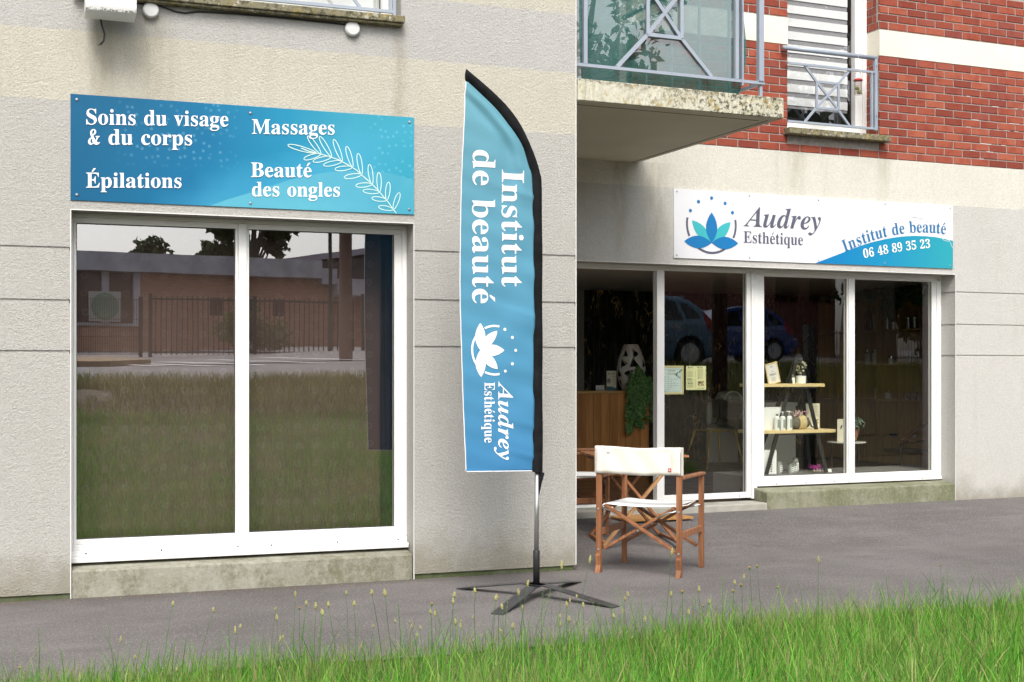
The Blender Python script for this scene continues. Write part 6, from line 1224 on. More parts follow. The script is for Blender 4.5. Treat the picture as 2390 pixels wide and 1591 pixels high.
# manicure desk, lamp, chair
m_desk = mat('white_desk', (.80, .82, .78), (.85, .87, .83), 2, .5, coord='World')
dk = thing('manicure_desk', 'white manicure desk running to the back of the shop', 'desk', (9.75, 14.75, FZ), R(0)); mD = Matrix.Translation((9.68, 14.72, 0)) @ Matrix.Rotation(R(-10.5), 4, 'Z')
def lbT(name, mb, m, par): return mb.build(name, m, par, mD)
mb = MB(); mb.box(-.24, .24, -.96, .96, .96, 1.003); lbT('desk_top', mb, m_desk, dk)
for yy in (-.95, .91): mb = MB(); mb.box(-.23, .22, yy, yy + .04, FZ + .002, .959); lbT('side_panel', mb, m_desk, dk)
mb = MB(); mb.box(-.16, -.14, -.909, .909, .76, .959); lbT('apron', mb, m_desk, dk)
mb = MB(); mb.tube([(-.2, .55, .95), (-.21, .50, .79), (-.22, .62, .68), (-.24, .8, .67)], .005, 5); mb.tube([(-.2, -.1, .82), (-.22, -.2, .62), (-.2, -.25, .82)], .005, 5); mb.build('cable', MATS['black_cable'], dk, mD)
lp_ = thing('nail_lamp', 'white arched nail drying lamp on the far end of the desk', 'lamp', (9.61, 15.2, 1.004))
vs = []; fs = []; n = 18
for j, yy in enumerate((14.98, 15.0, 15.22, 15.24)):
    sc2 = .93 if j in (0, 3) else 1
    for i in range(n + 1): t = math.pi * i / n; vs.append((9.61 + .142 * sc2 * math.cos(t), yy, 1.010 + .125 * sc2 * math.sin(t)))
for j in range(3):
    for i in range(n): k = j * (n + 1) + i; fs.append((k, k + 1, k + n + 2, k + n + 1))
fs.append(tuple(range(3 * (n + 1), 4 * (n + 1))))
mb = MB(); mb.add(vs, fs); o = mb.build('lamp_shell', mat('lamp_white', (.8, .81, .8), rough=.35), lp_, smooth=True); s = o.modifiers.new('t', 'SOLIDIFY'); s.thickness = .02; s.offset = -1
mb = MB(); mb.box(9.475, 9.745, 14.98, 15.24, 1.0035, 1.0115); mb.build('lamp_base', mat('lamp_base_grey', (.3, .3, .3), rough=.4), lp_)
dc = thing('desk_chair', 'smoke plastic chair with brass coloured legs beside the desk', 'chair', (9.25, 14.85, FZ)); m_brass = mat('brass_leg', (.75, .56, .10), rough=.35, metal=.4)
tops = [(9.08, 15.08), (9.05, 14.66), (9.38, 14.98), (9.42, 14.66)]; feet = [(8.98, 15.22), (8.94, 14.56), (9.44, 15.05), (9.50, 14.56)]
for (a, b), (c_, d_) in zip(tops, feet): mb = MB(); mb.tube([(c_, d_, FZ), (a, b, .62)], [.010, .017], 8); mb.build('leg', m_brass, dc, smooth=True)
mb = MB(); mb.tube([(9.06, 14.66, .62), (9.08, 15.08, .62), (9.4, 14.98, .62), (9.42, 14.66, .62), (9.06, 14.66, .62)], .008, 6); mb.build('under_frame', m_brass, dc, smooth=True)
vs = []; fs = []; pr = [(0.23, .655), (.12, .638), (0, .635), (-.12, .65), (-.19, .71), (-.23, .80), (-.26, .92), (-.28, 1.03)]
for j, (u, zz) in enumerate(pr):
    for i in range(9): w = (i / 8 - .5) * .46 * (1 if j < 5 else .9 - .05 * (j - 5)); vs.append((9.25 + u * .857 + w * .515, 14.86 + w * .857 - u * .515, zz + .04 * (i / 8 - .5) ** 2 * 4))
for j in range(len(pr) - 1):
    for i in range(8): k = j * 9 + i; fs.append((k, k + 1, k + 10, k + 9))
mb = MB(); mb.add(vs, fs); m_smoke = mat('smoke_plastic', (.05, .06, .05), rough=.15); m_smoke.node_tree.nodes['Principled BSDF'].inputs['Alpha'].default_value = .3; o = mb.build('seat_shell', m_smoke, dc, smooth=True); s = o.modifiers.new('t', 'SOLIDIFY'); s.thickness = .008

# A-frame display shelf behind the glass
LZ = .373
af = thing('display_shelf', 'A-frame display stand of black steel with two pale wooden boards behind the window', 'shelf', (7.85, 11.1, LZ)); m_bsteel = mat('black_steel', (.010, .010, .011), rough=.6)
for yy in (10.93, 11.30):
    for p0, p1 in (((7.385 if yy < 11 else 7.46, yy, LZ), (7.865, 11.08, 1.56)), ((8.10 if yy < 11 else 8.17, yy, LZ), (7.89, 11.1, 1.56))):
        mb = MB(); mb.beam(p0, p1, .040, .014, (0, 1, 0)); mb.build('leg', m_bsteel, af)
for z_, x0, x1 in ((1.233, 7.30, 8.10), (.772, 7.28, 8.235)): mb = MB(); mb.box(x0, x1, 10.955, 11.275, z_, z_ + .032); mb.build('shelf_board', m_board, af, bevel=.002)
mb = MB(); mb.beam((7.5, 10.94, .765), (8.1, 10.94, .765), .014, .014); mb.beam((7.62, 10.94, 1.225), (8.0, 10.94, 1.225), .014, .014); mb.build('cross_bar', m_bsteel, af)
T2, T1 = 1.2655, .8045
cf = thing('framed_certificate', 'small wood framed price card leaning on the upper display board', 'frame', (7.55, 11.1, T2))
mD2 = Matrix.Translation((7.555, 11.03, T2)) @ Matrix.Rotation(R(-13), 4, 'Y')
mb = MB(); mb.box(-.072, -.062, 0, .012, 0, .21); mb.box(.062, .072, 0, .012, 0, .21); mb.box(-.062, .062, 0, .012, 0, .012); mb.box(-.062, .062, 0, .012, .198, .21); mb.build('frame', m_board, cf, mD2)
mb = MB(); mb.box(-.062, .062, .004, .008, .012, .198); mb.build('paper', m_wp, cf, mD2)
mb = MB()
for zz, w in ((.175, .03), (.165, .02), (.12, .035), (.10, .08), (.092, .07), (.084, .075), (.06, .05), (.045, .055), (.03, .05)): mb.box(-w / 2, w / 2, .0025, .0035, zz, zz + .003)
mb.build('text_lines', m_ink, cf, mD2)
m_gls = mat('cosmetic_white', (.80, .84, .82), rough=.3); m_sil = mat('silver_cap', (.55, .56, .56), rough=.25, metal=.9); m_tin = mat('silver_tin', (.50, .52, .52), (.40, .42, .42), 4, .3, metal=.6)
def lathe_thing(name, label, cat, x, y_, z_, parts, group=None):
    t = thing(name, label, cat, (x, y_, z_), 0, group)
    for nm, prof_, m in parts: mb = MB(); mb.lathe(prof_, (0, 0, 0), 18); mb.build(nm, m, t, local=True, smooth=False)
    return t
jr = lathe_thing('cream_jar', 'small silver topped cream jar on the upper display board', 'jar', 7.785, 11.06, T2, [('jar', [(.026, 0), (.026, .055), (.018, .06)], m_gls), ('lid', [(.019, .0605), (.019, .09), (.0, .091)], m_sil)])
pj = lathe_thing('pebble_jar', 'glass jar of pebbles with a white base on the upper display board', 'jar', 7.915, 11.1, T2, [('base', [(.054, 0), (.054, .075), (.0, .083)], m_gls)])
mb = MB(); r_ = random.Random(4)
for k in range(34): a = r_.uniform(0, 6.28); rr = .042 * math.sqrt(r_.random()); zz = .098 + .115 * r_.random(); s_ = r_.uniform(.013, .019); mb.lathe([(0, -s_), (s_ * .8, -s_ * .5), (s_, 0), (s_ * .8, s_ * .5), (0, s_)], (rr * math.cos(a), rr * math.sin(a), zz), 7)
mb.build('pebbles', mat('cream_pebbles', (.62, .60, .45), (.25, .24, .14), 35, .6), pj, local=True, smooth=True)
mb = MB(); mb.tube([(.0, 0, .2), (-.01, 0, .25), (-.015, 0, .29), (-.03, 0, .33), (-.04, 0, .345)], .0025, 5); mb.build('grass_stalk', m_leafdark, pj, local=True)
pb = thing('white_gift_box', 'large white presentation box on the lower board, left of the pump bottles', 'box', (7.54, 11.1, T1)); mb = MB(); mb.box(7.42, 7.66, 11.06, 11.16, T1, T1 + .218); mb.build('box_body', mat('box_white', (.80, .82, .84), rough=.5), pb); mb = MB(); mb.box(7.418, 7.662, 11.058, 11.162, T1 + .2185, T1 + .226); mb.build('box_lid', mat('box_white2', (.82, .84, .86), rough=.5), pb)
def pump(label, x, y_, z_, s=1.0):
    t = lathe_thing('pump_bottle', label, 'bottle', x, y_, z_, [('bottle', [(.0, 0), (.030 * s, 0), (.031 * s, .14 * s), (.022 * s, .155 * s), (.013 * s, .158 * s)], m_gls), ('collar', [(.014 * s, .159 * s), (.014 * s, .182 * s), (.006 * s, .184 * s)], m_sil)], 'pump bottles on the lower display board')
    mb = MB(); mb.tube([(0, 0, .184 * s), (0, 0, .203 * s)], .005 * s, 6); mb.tube([(.012 * s, 0, .203 * s), (-.035 * s, 0, .203 * s), (-.04 * s, 0, .197 * s)], .005 * s, 6); mb.build('pump_head', m_gls, t, local=True)
    mb = MB(); mb.box(-.012 * s, .016 * s, -.0325 * s, -.031 * s, .03 * s, .12 * s); mb.box(-.0105 * s, .0145 * s, -.0332 * s, -.0324 * s, .033 * s, .117 * s); mb.build('label_frame', mat('label_grey', (.30, .33, .33), rough=.5), t, local=True)
pump('white pump bottle in front of the gift box, half behind the black leg', 7.552, 10.99, T1, .88); pump('middle white pump bottle of the three on the lower display board', 7.614, 10.98, T1, .88); pump('right white pump bottle next to the dried flower bundle', 7.70, 10.99, T1, .90)
df = thing('dried_flower_bundle', 'twine bound gift bundle with dried flowers on the lower display board', 'bundle', (7.888, 11.08, T1))
mb = MB(); mb.lathe([(0, -.11), (.05, -.09), (.066, -.04), (.07, 0), (.066, .05), (.045, .09), (0, .11)], (7.888, 11.08, T1 + .066), 16, 'x'); mb.build('body', mat('grey_felt', (.16, .15, .12), (.08, .075, .06), 12, .95), df, smooth=True)
mb = MB()
for k in range(9): mb.tube([(7.85 + k * .009, 11.08 + .074 * math.cos(t), T1 + .066 + .074 * math.sin(t)) for t in [2 * math.pi * i / 20 for i in range(21)]], .005, 5)
mb.build('twine', mat('jute_twine', (.50, .40, .20), (.62, .52, .30), 50, .9), df, smooth=True)
r_ = random.Random(8)
leaves('dried_petals', [((7.83 + r_.uniform(-.05, .12), 11.05 + r_.uniform(-.03, .03), T1 + .15 + r_.uniform(-.02, .035)), (r_.uniform(-1, 1), -1, r_.uniform(-.3, 1)), r_.uniform(0, 6), 1) for _ in range(30)], .035, mat('dried_petals', (.50, .46, .36), (.38, .12, .26), 30, .9, lo=.45, hi=.6), df, 'oval')
mb = MB(); mb.tube([(7.95, 11.03, T1 + .12), (7.965, 11.02, T1 + .07), (7.98, 11.01, T1 + .03), (8.02, 11.0, T1 + .014), (8.045, 11.0, T1 + .011)], .009, 6); mb.build('ribbon_tail', mat('grey_ribbon', (.14, .13, .13), rough=.8), df, smooth=True)
ml = thing('folded_price_leaflet', 'cream folded treatment leaflet standing at the back of the lower display board', 'leaflet', (8.11, 11.2, T1))
card(ml, 8.0, 8.107, 11.20, T1, T1 + .255, m_cream_p, 'left_page'); card(ml, 8.111, 8.218, 11.20, T1, T1 + .255, m_cream_p, 'right_page')
rows_ = [[[(a, T1 + z_), (a + .07, T1 + z_), (a + .07, T1 + z_ + .0025), (a, T1 + z_ + .0025)]] for a in (8.015, 8.13) for z_ in [.03 + .016 * k for k in range(13)] if not (a > 8.1 and z_ < .12)]
flat('text_lines', mat('tan_ink', (.36, .32, .22), rough=.7), ml, rows_ + [[q for q in disc(8.02, T1 + .243, .006)]], PB(11.1985)); mb = MB(); mb.box(8.13, 8.20, 11.1975, 11.199, T1 + .05, T1 + .095); mb.build('photo_print', MATS['brown_photo'], ml)
b2 = thing('white_shop_bag', 'white box standing on the ledge at the left foot of the display stand', 'box', (7.44, 11.0, LZ)); mb = MB(); mb.box(7.33, 7.547, 10.99, 11.07, LZ, LZ + .235); mb.build('box_body', MATS['box_white'], b2)
flat('lettering', mat('pale_grey_ink', (.2, .22, .22), rough=.7), b2, turn(line('PAYOT' if False else 'Aude', 'l', 0, 0, .12, .02), 0, 0)[:0] + [[[(7.475, LZ + .02 + k * .022), (7.495, LZ + .02 + k * .022), (7.495, LZ + .034 + k * .022), (7.475, LZ + .034 + k * .022)]] for k in range(5)], PB(10.9885))
def tin(label, x, y_, h_):
    t = thing('silver_tin', label, 'tin', (x, y_, LZ), 0, 'silver tins on the window ledge')
    mb = MB(); mb.lathe([(.0, 0), (.029, 0), (.029, h_)], (0, 0, 0), 20); mb.build('tin_body', m_tin, t, local=True)
    mb = MB(); mb.lathe([(.030, h_ + .0005), (.030, h_ + .010), (.026, h_ + .012), (0, h_ + .0121)], (0, 0, 0), 20); mb.build('lid', m_sil, t, local=True)
    mb = MB(); mb.box(-.008, .018, -.0305, -.029, .02, h_ * .72); mb.build('label', m_gls, t, local=True)
    mb = MB(); 
    for k in range(3): mb.box(-.002, .012, -.0312, -.0304, .028 + k * .02, .036 + k * .02)
    mb.build('label_print', m_ink, t, local=True)
tin('silver tin standing alone next to the white box on the ledge', 7.584, 11.0, .115); tin('leftmost silver tin of the group of three on the ledge', 7.706, 10.98, .09); tin('middle silver tin of the group of three on the ledge', 7.775, 11.03, .095); tin('tallest silver tin at the right of the group of three', 7.865, 11.12, .13)
mg = thing('magenta_flowers', 'magenta artificial flowers with beads on the ledge by the glass', 'flowers', (8.03, 11.0, LZ)); r_ = random.Random(9)
leaves('petals', [((8.03 + r_.uniform(-.075, .075), 11.0 + r_.uniform(-.03, .03), LZ + .045 + r_.uniform(-.01, .03)), (r_.uniform(-1, 1), -1, r_.uniform(0, 1.2)), r_.uniform(0, 6), 1) for _ in range(46)], .034, mat('magenta_petal', (.28, .02, .20), (.14, .01, .09), 40, .8), mg, 'oval')
for k in range(4): mb = MB(); mb.lathe([(0, -.014), (.010, -.01), (.014, 0), (.010, .01), (0, .014)], (7.98 + .035 * k, 10.965, LZ + .015), 10); mb.build('bead', mat('pearl_bead', (.36, .30, .26), rough=.3), mg, smooth=True)
sc_c = thing('small_price_card', 'tiny white price card on the ledge right of the magenta flowers', 'card', (8.17, 10.98, LZ)); card(sc_c, 8.135, 8.205, 10.98, LZ, LZ + .03, m_wp, 'card', .012)

# side table with plant
st = thing('side_table', 'round white side table on thin wire legs beside the window post', 'table', (8.86, 11.6, FZ)); TZ = .62
mb = MB(); mb.lathe([(0, 0), (.20, 0), (.205, .008), (.2, .016), (0, .016)], (8.86, 11.6, TZ), 40); mb.build('table_top', mat('table_top_white', (.5, .5, .47), rough=.4), st)
for k in range(3):
    a = 2.1 * k + .6; mb = MB(); mb.tube([(8.86 + .17 * math.cos(a - .2), 11.6 + .17 * math.sin(a - .2), TZ), (8.86 + .15 * math.cos(a), 11.6 + .15 * math.sin(a), FZ + .005), (8.86 + .17 * math.cos(a + .2), 11.6 + .17 * math.sin(a + .2), TZ)], .005, 6); mb.build('leg', m_bsteel, st)
pp = thing('potted_plant', 'dark green leafy plant in a pink and gold pot on the side table', 'plant', (8.87, 11.58, TZ + .016))
mb = MB(); mb.lathe([(.04, 0), (.062, .02), (.07, .045)], (8.90, 11.58, TZ + .0165), 24); mb.build('gold_saucer', mat('gold_band', (.45, .35, .14), rough=.3, metal=.5), pp); mb = MB(); mb.lathe([(.071, .046), (.088, .13), (.08, .132), (.06, .12)], (8.90, 11.58, TZ + .0165), 24); mb.build('pot', m_pot, pp)
r_ = random.Random(10); cl = []
for k in range(150):
    a = r_.uniform(0, 6.28); e = r_.uniform(.05, 1.4); rr = .15 * r_.uniform(.5, 1); d = Vector((math.cos(a) * math.cos(e), math.sin(a) * math.cos(e), math.sin(e))); cl.append((Vector((8.90, 11.58, TZ + .17)) + Vector((d.x * rr * 1.15, d.y * rr, d.z * rr * .8)), d + Vector((0, -.4, .3)), r_.uniform(0, 6.28), r_.uniform(.7, 1.2)))
g = G('striped_leaf'); ge = g.node('ShaderNodeNewGeometry'); c = g.mix(ge.outputs['Random Per Island'], (.018, .05, .028), (.05, .10, .06)); c = g.mix(g.step(g.noise(g.pos(), 110, 1), .6, .66), c, (.30, .36, .30)); m_stripe = g.done(c, .5, .5)
leaves('leaves', cl, .062, m_stripe, pp, 'oval')
fl2 = thing('table_leaflet', 'leaflet standing on the side table behind the window post', 'leaflet', (8.74, 11.55, TZ + .016)); card(fl2, 8.70, 8.78, 11.55, TZ + .0165, TZ + .26, m_cream_p, 'page')
# narrow rack of nail varnish
rk = thing('varnish_rack', 'narrow wooden rack of small varnish bottles against the dark wall', 'rack', (11.8, 15.85, .35))
mb = MB()
for a in (11.60, 11.99): mb.box(a, a + .02, 15.80, 15.92, FZ, 1.14)
mb.box(11.62, 11.99, 15.80, 15.92, 1.12, 1.14); mb.build('rack_frame', m_cab, rk)
for k, z_ in enumerate((.88, .63, .38)):
    mb = MB(); mb.box(11.621, 11.989, 15.79, 15.93, z_ - .05, z_); mb.build('shelf', m_cab, rk)
    for j in range(7 if k == 0 else 3):
        mb = MB(); mb.lathe([(.012, 0), (.012, .03), (.006, .034), (.006, .075), (0, .076)], (11.655 + j * .05, 15.86, z_ + .0005), 8); mb.build('varnish_bottle', m_gls, rk)

# shelving along the right hand wall (its front faces left, towards -x)
CX = 11.46; YS = [13.51, 13.93, 14.36, 14.79, 15.22, 15.65]; ZS = [.514, 1.007, 1.473, 1.934, 2.378]
cb = thing('shelf_unit', 'tall oak coloured cubby shelving with cupboard doors along the right wall', 'shelving', (11.6, 14.6, FZ))
for yy in YS: mb = MB(); mb.box(CX, 11.80, yy - .014, yy + .014, .53, ZS[-1]); mb.build('upright', m_cab, cb)
for i, zz in enumerate(ZS):
    for a, b in zip(YS[:-1], YS[1:]): mb = MB(); mb.box(CX + .002, 11.80, a + .0145, b - .0145, zz - .012, zz + .012); mb.build('shelf', m_cab, cb)
mb = MB(); mb.box(11.805, 11.82, YS[0], YS[-1], FZ, 2.39); mb.build('back_panel', m_cab, cb)
mb = MB(); mb.box(CX - .01, 11.80, YS[0] - .014, YS[-1] + .014, .503, .529); mb.build('cupboard_top', m_cab, cb)
for a in [YS[0] + k * .535 for k in range(4)]: mb = MB(); mb.box(CX + .005, CX + .025, a + .003, a + .532, FZ + .05, .50); mb.build('door', m_cab, cb, bevel=.002)
m_red = mat('dark_red_bottle', (.10, .012, .02), rough=.2); m_grn = mat('green_bottle', (.04, .09, .04), rough=.3); m_ch = mat('pale_box', (.48, .46, .40), rough=.6)
names = ['first', 'second', 'third', 'fourth', 'fifth', 'sixth', 'seventh', 'eighth', 'ninth', 'tenth', 'eleventh', 'twelfth', 'thirteenth', 'fourteenth', 'fifteenth']
Z3, Z2, Z1, Z0 = ZS[3] + .0125, ZS[2] + .0125, ZS[1] + .0125, .53
items = [(14.70, Z3, 'rb'), (14.58, Z3, 'rb'), (14.46, Z3, 'bx'), (14.24, Z3, 'tn'), (14.12, Z3, 'ts'), (14.02, Z3, 'tn'), (13.82, Z3, 'tn'), (13.70, Z3, 'tn'), (13.57, Z3, 'tn'),
         (14.66, Z2, 'pb'), (14.50, Z2, 'pb'), (14.16, Z2, 'js'), (14.0, Z2, 'ts'), (13.80, Z2, 'gr'), (13.66, Z2, 'gb'), (13.57, Z2, 'gb'), (14.22, Z1, 'cd'), (13.74, Z1, 'fb'), (13.60, Z1, 'ts'), (14.05, Z0, 'bl'), (13.70, Z0, 'ts'), (14.45, Z1, 'pb')]
SH = {Z3: 'top shelf', Z2: 'second shelf', Z1: 'third shelf', Z0: 'bottom shelf'}; cnt = {}
for yy, zz, kd in items:
    xx = CX + .08; cnt[(kd, zz)] = cnt.get((kd, zz), 0) + 1; nth = names[cnt[(kd, zz)] - 1]; sh = SH[zz]
    if kd == 'rb': lathe_thing('tall_bottle', f'{nth} tall dark red bottle from the left on the {sh} of the cubbies', 'bottle', xx, yy, zz, [('bottle', [(0, 0), (.022, 0), (.022, .15), (.010, .17), (.009, .26), (0, .262)], m_red), ('cap', [(.011, .263), (.011, .30), (0, .301)], m_sil)], 'tall red bottles in the cubbies')
    elif kd in ('tn', 'ts'): lathe_thing('round_tin', f'{nth} {"tall" if kd == "tn" else "short"} silver tin from the left on the {sh} of the cubbies', 'tin', xx, yy, zz, [('tin_body', [(0, 0), (.033, 0), (.033, .13 if kd == 'tn' else .08)], m_tin), ('lid', [(.034, .1305 if kd == 'tn' else .0805), (.034, .145 if kd == 'tn' else .094), (0, .1455 if kd == 'tn' else .095)], m_sil)], 'silver tins in the cubbies')
    elif kd == 'pb': lathe_thing('lotion_bottle', f'{nth} pale lotion bottle from the left on the {sh} of the cubbies', 'bottle', xx, yy, zz, [('bottle', [(0, 0), (.034, 0), (.034, .14), (.014, .16), (.012, .17)], m_gls), ('cap', [(.012, .171), (.012, .205), (0, .206)], m_sil)], 'lotion bottles in the cubbies')
    elif kd == 'js': lathe_thing('silver_jar', f'squat silver jar on the {sh} of the cubbies', 'jar', xx, yy, zz, [('jar', [(0, 0), (.036, 0), (.036, .08)], m_gls), ('lid', [(.038, .0805), (.038, .11), (0, .111)], m_sil)])
    elif kd == 'cd': lathe_thing('candle', f'white candle in a jar on the {sh} of the cubbies', 'candle', xx, yy, zz, [('jar', [(0, 0), (.05, 0), (.052, .08), (.03, .09)], m_gls), ('knob', [(.008, .091), (.010, .115), (0, .12)], m_gls)])
    elif kd == 'gb' or kd == 'gr': lathe_thing('green_bottle', f'{nth} green {"lidded jar" if kd == "gr" else "bottle with white cap"} on the {sh} of the cubbies', 'bottle', xx, yy, zz, [('bottle', [(0, 0), (.03, 0), (.03, .11), (.012, .13)], m_grn if kd == 'gb' else m_ch), ('cap', [(.02, .131), (.02, .17), (0, .171)], m_gls)], 'green bottles in the cubbies')
    else:
        h_, d_, m, lab = {'bx': (.21, .10, m_ch, 'pair of pale slim boxes'), 'fb': (.09, .22, mat('floral_box', (.45, .40, .36), (.20, .04, .06), 60, .7, lo=.5, hi=.55), 'floral patterned box'), 'bl': (.035, .24, mat('blue_pouch', (.02, .06, .10), rough=.6), 'flat blue pouch')}[kd]
        t = thing('boxed_product', f'{lab} on the {sh} of the cubbies', 'box', (xx, yy, zz)); mb = MB(); mb.box(xx - .03, xx + .05, yy - d_ / 2, yy - .002, zz, zz + h_); mb.build('carton', m, t); mb = MB(); mb.box(xx - .03, xx + .05, yy + .002, yy + d_ / 2, zz, zz + h_); mb.build('carton', m, t)
t = thing('picture_card', 'taller pale card with a golden figure standing at the back of the top shelf', 'card', (11.7, 14.02, Z3)); mb = MB(); mb.box(11.70, 11.71, 13.96, 14.20, Z3, Z3 + .30); mb.build('card', m_ch, t)
# hanging ivy garland on top of the shelving
hv_ = thing('ivy_garland', 'trailing green garland hanging from the top of the cubby shelving', 'plant', (11.4, 14.1, 2.4)); r_ = random.Random(12); cl = []; stm = MB(); pts = []
for k in range(16): pts.append(Vector((11.38 - .06 * math.sin(k), 15.2 - k * .13, 2.41 + .05 * math.sin(k * 1.7) - (.05 if k > 12 else 0))))
stm.tube(pts, .004, 5)
for q in pts:
    for _ in range(5): cl.append((q + Vector((r_.uniform(-.06, .04), r_.uniform(-.07, .07), r_.uniform(-.05, .06))), (-1, r_.uniform(-1, .2), r_.uniform(-.3, .6)), r_.uniform(0, 6), r_.uniform(.7, 1.3)))
for yy, L_ in ((14.02, .30), (13.92, .16), (13.55, .12), (13.45, .14), (13.35, .12)):
    pts = [Vector((11.33, yy - .02 * k, 2.42 - L_ * k / 4)) for k in range(5)]; stm.tube(pts, .003, 4)
    for q in pts:
        for _ in range(5): cl.append((q + Vector((r_.uniform(-.03, .03), r_.uniform(-.05, .05), r_.uniform(-.04, .04))), (-1, r_.uniform(-1, .2), .2), r_.uniform(0, 6), r_.uniform(.8, 1.2)))
leaves('leaves', cl, .085, mat('garland_leaf', (.025, .075, .025), (.07, .13, .05), 25, .5), hv_); stm.build('stems', MATS['stem_green'], hv_)
ac = thing('armchair', 'dark tube framed chair with a wooden armrest right of the side table', 'chair', (9.6, 11.9, FZ))
mb = MB(); mb.tube([(9.68, 11.72, FZ), (9.68, 11.72, .55), (9.70, 11.74, .58), (9.78, 11.78, .59), (10.25, 11.95, .60)], .013, 8); mb.tube([(10.1, 11.5, FZ), (10.1, 11.5, .58)], .013, 8); mb.build('tube_frame', m_bsteel, ac, smooth=True)
mb = MB(); mb.beam((9.68, 11.70, .62), (10.2, 11.88, .82), .05, .03); mb.beam((9.85, 11.66, .60), (9.85, 11.86, .60), .03, .03); mb.build('armrest', wood_mat('dark_wood', (.07, .03, .015), (.12, .055, .03), 'x'), ac)
mb = MB(); mb.beam((9.72, 11.8, .50), (10.3, 11.95, .48), .4, .05); mb.build('seat', mat('dark_leather', (.02, .012, .01), rough=.5), ac)
# ================================================================ ACROSS THE ROAD (seen mirrored in the windows)
m_conc = mat('fascia_concrete', (.52, .52, .56), (.36, .36, .41), 1.3, .9, coord='World'); m_obrick = None
g = G('orange_brick_far'); p = g.pos()
mp = g.node('ShaderNodeMapping'); mp.inputs['Rotation'].default_value = (R(90), 0, 0); g.l.new(p, mp.inputs[0])
def brick_tex(g, c1, c2, mo, rw, rh):
    b = g.node('ShaderNodeTexBrick'); b.inputs['Color1'].default_value = (*c1, 1); b.inputs['Color2'].default_value = (*c2, 1); b.inputs['Mortar'].default_value = (*mo, 1); b.inputs['Scale'].default_value = 1.0
    b.inputs['Brick Width'].default_value = rw; b.inputs['Row Height'].default_value = rh; b.inputs['Mortar Size'].default_value = .012; b.inputs['Bias'].default_value = -.1
    g.l.new(mp.outputs[0], b.inputs['Vector']); return b.outputs[0]
m_ob = g.done(g.mix(g.math('MULTIPLY', g.noise(p, .8, 4), .4), brick_tex(g, (.46, .22, .12), (.33, .14, .08), (.42, .32, .25), .24, .085), (.38, .2, .12)), .9, .2)
g = G('red_brick_far'); p = g.pos(); mp = g.node('ShaderNodeMapping'); mp.inputs['Rotation'].default_value = (R(90), 0, 0); g.l.new(p, mp.inputs[0])
m_rb = g.done(g.mix(g.math('MULTIPLY', g.noise(p, .5, 4), .3), brick_tex(g, (.34, .085, .055), (.23, .055, .04), (.42, .32, .28), .24, .085), (.14, .05, .04)), .9, .2)
m_winfar = mat('far_window_glass', (.05, .02, .018), rough=.15); m_dk = mat('dark_cladding', (.035, .032, .04), rough=.7); m_roof = mat('pale_roof_sheet', (.38, .34, .42), rough=.5); m_blackmetal = mat('black_fence_paint', (.012, .014, .014), rough=.5)
def lowb():
    t = thing('low_school_building', 'low brick building with a concrete fascia across the road, mirrored in the left window', 'building', (6, -42, 2.4)); T = Matrix.Translation((0.16, -40.6, 2.35)) @ Matrix.Rotation(R(-9.5), 4, 'Z')
    def b(name, m, *bx_):
        mb = MB()
        for q in bx_: mb.box(*q)
        return mb.build(name, m, t, T)
    b('fascia', m_conc, (-14, 10.5, -8, .6, 3.25, 4.05)); b('canopy', m_conc, (11.2, 13.4, -3, .8, 2.5, 3.25), (10.501, 11.2, -3, .6, 3.0, 3.7))
    b('brick_wall', m_ob, (-14, 2.6, -.3, 0, -.5, 1.05), (2.6, 11.0, -.3, 0, -.5, 3.249), (11, 13.2, -1.3, -1, -.5, 2.5)); 
    w_ = b('window_glass', m_winfar, (-14, 2.6, -.25, -.2, 1.05, 3.25))
    for x_ in (-10.5, -7.6, -4.2, -1.7, 1.15, 2.45): b('mullion', m_conc, (x_ - .14, x_ + .14, -.2, .1, 1.051, 3.249))
    b('window_rail', m_conc, (-14, 2.6, -.2, .12, .98, 1.1))
    for x_ in (5.6, 7.0, 8.4): b('small_window', m_winfar, (x_, x_ + .55, -.1, .03, 1.5, 2.25))
    return t, T
t_, T_ = lowb()
bn = thing('round_banner', 'pale panel with a green round emblem on the low building', 'sign', tuple(T_ @ Vector((-.6, -.2, 1.2)))); mb = MB(); mb.box(.45, 1.75, .2, .26, 1.15, 2.4); mb.build('panel', mat('pale_panel', (.42, .44, .42), rough=.6), bn, T_); mb = MB(); mb.lathe([(.56, .02), (.56, 0)], (1.1, .262, 1.78), 40, 'y'); mb.build('disc', mat('green_disc', (.06, .20, .13), (.16, .30, .22), 30, .6), bn, T_)
# dark barn, pale roof edge
t = thing('dark_barn', 'large dark clad hall behind the low building', 'building', (14, -62, 2)); mb = MB(); mb.prism([(8, 1), (30, 1), (30, 10.6), (8, 7.2)], -64, -80); mb.build('wall', m_dk, t); mb = MB(); mb.prism([(7.5, 7.3), (30.5, 10.8), (30.5, 11.2), (7.5, 7.65)], -63.6, -81); mb.build('roof', m_roof, t)
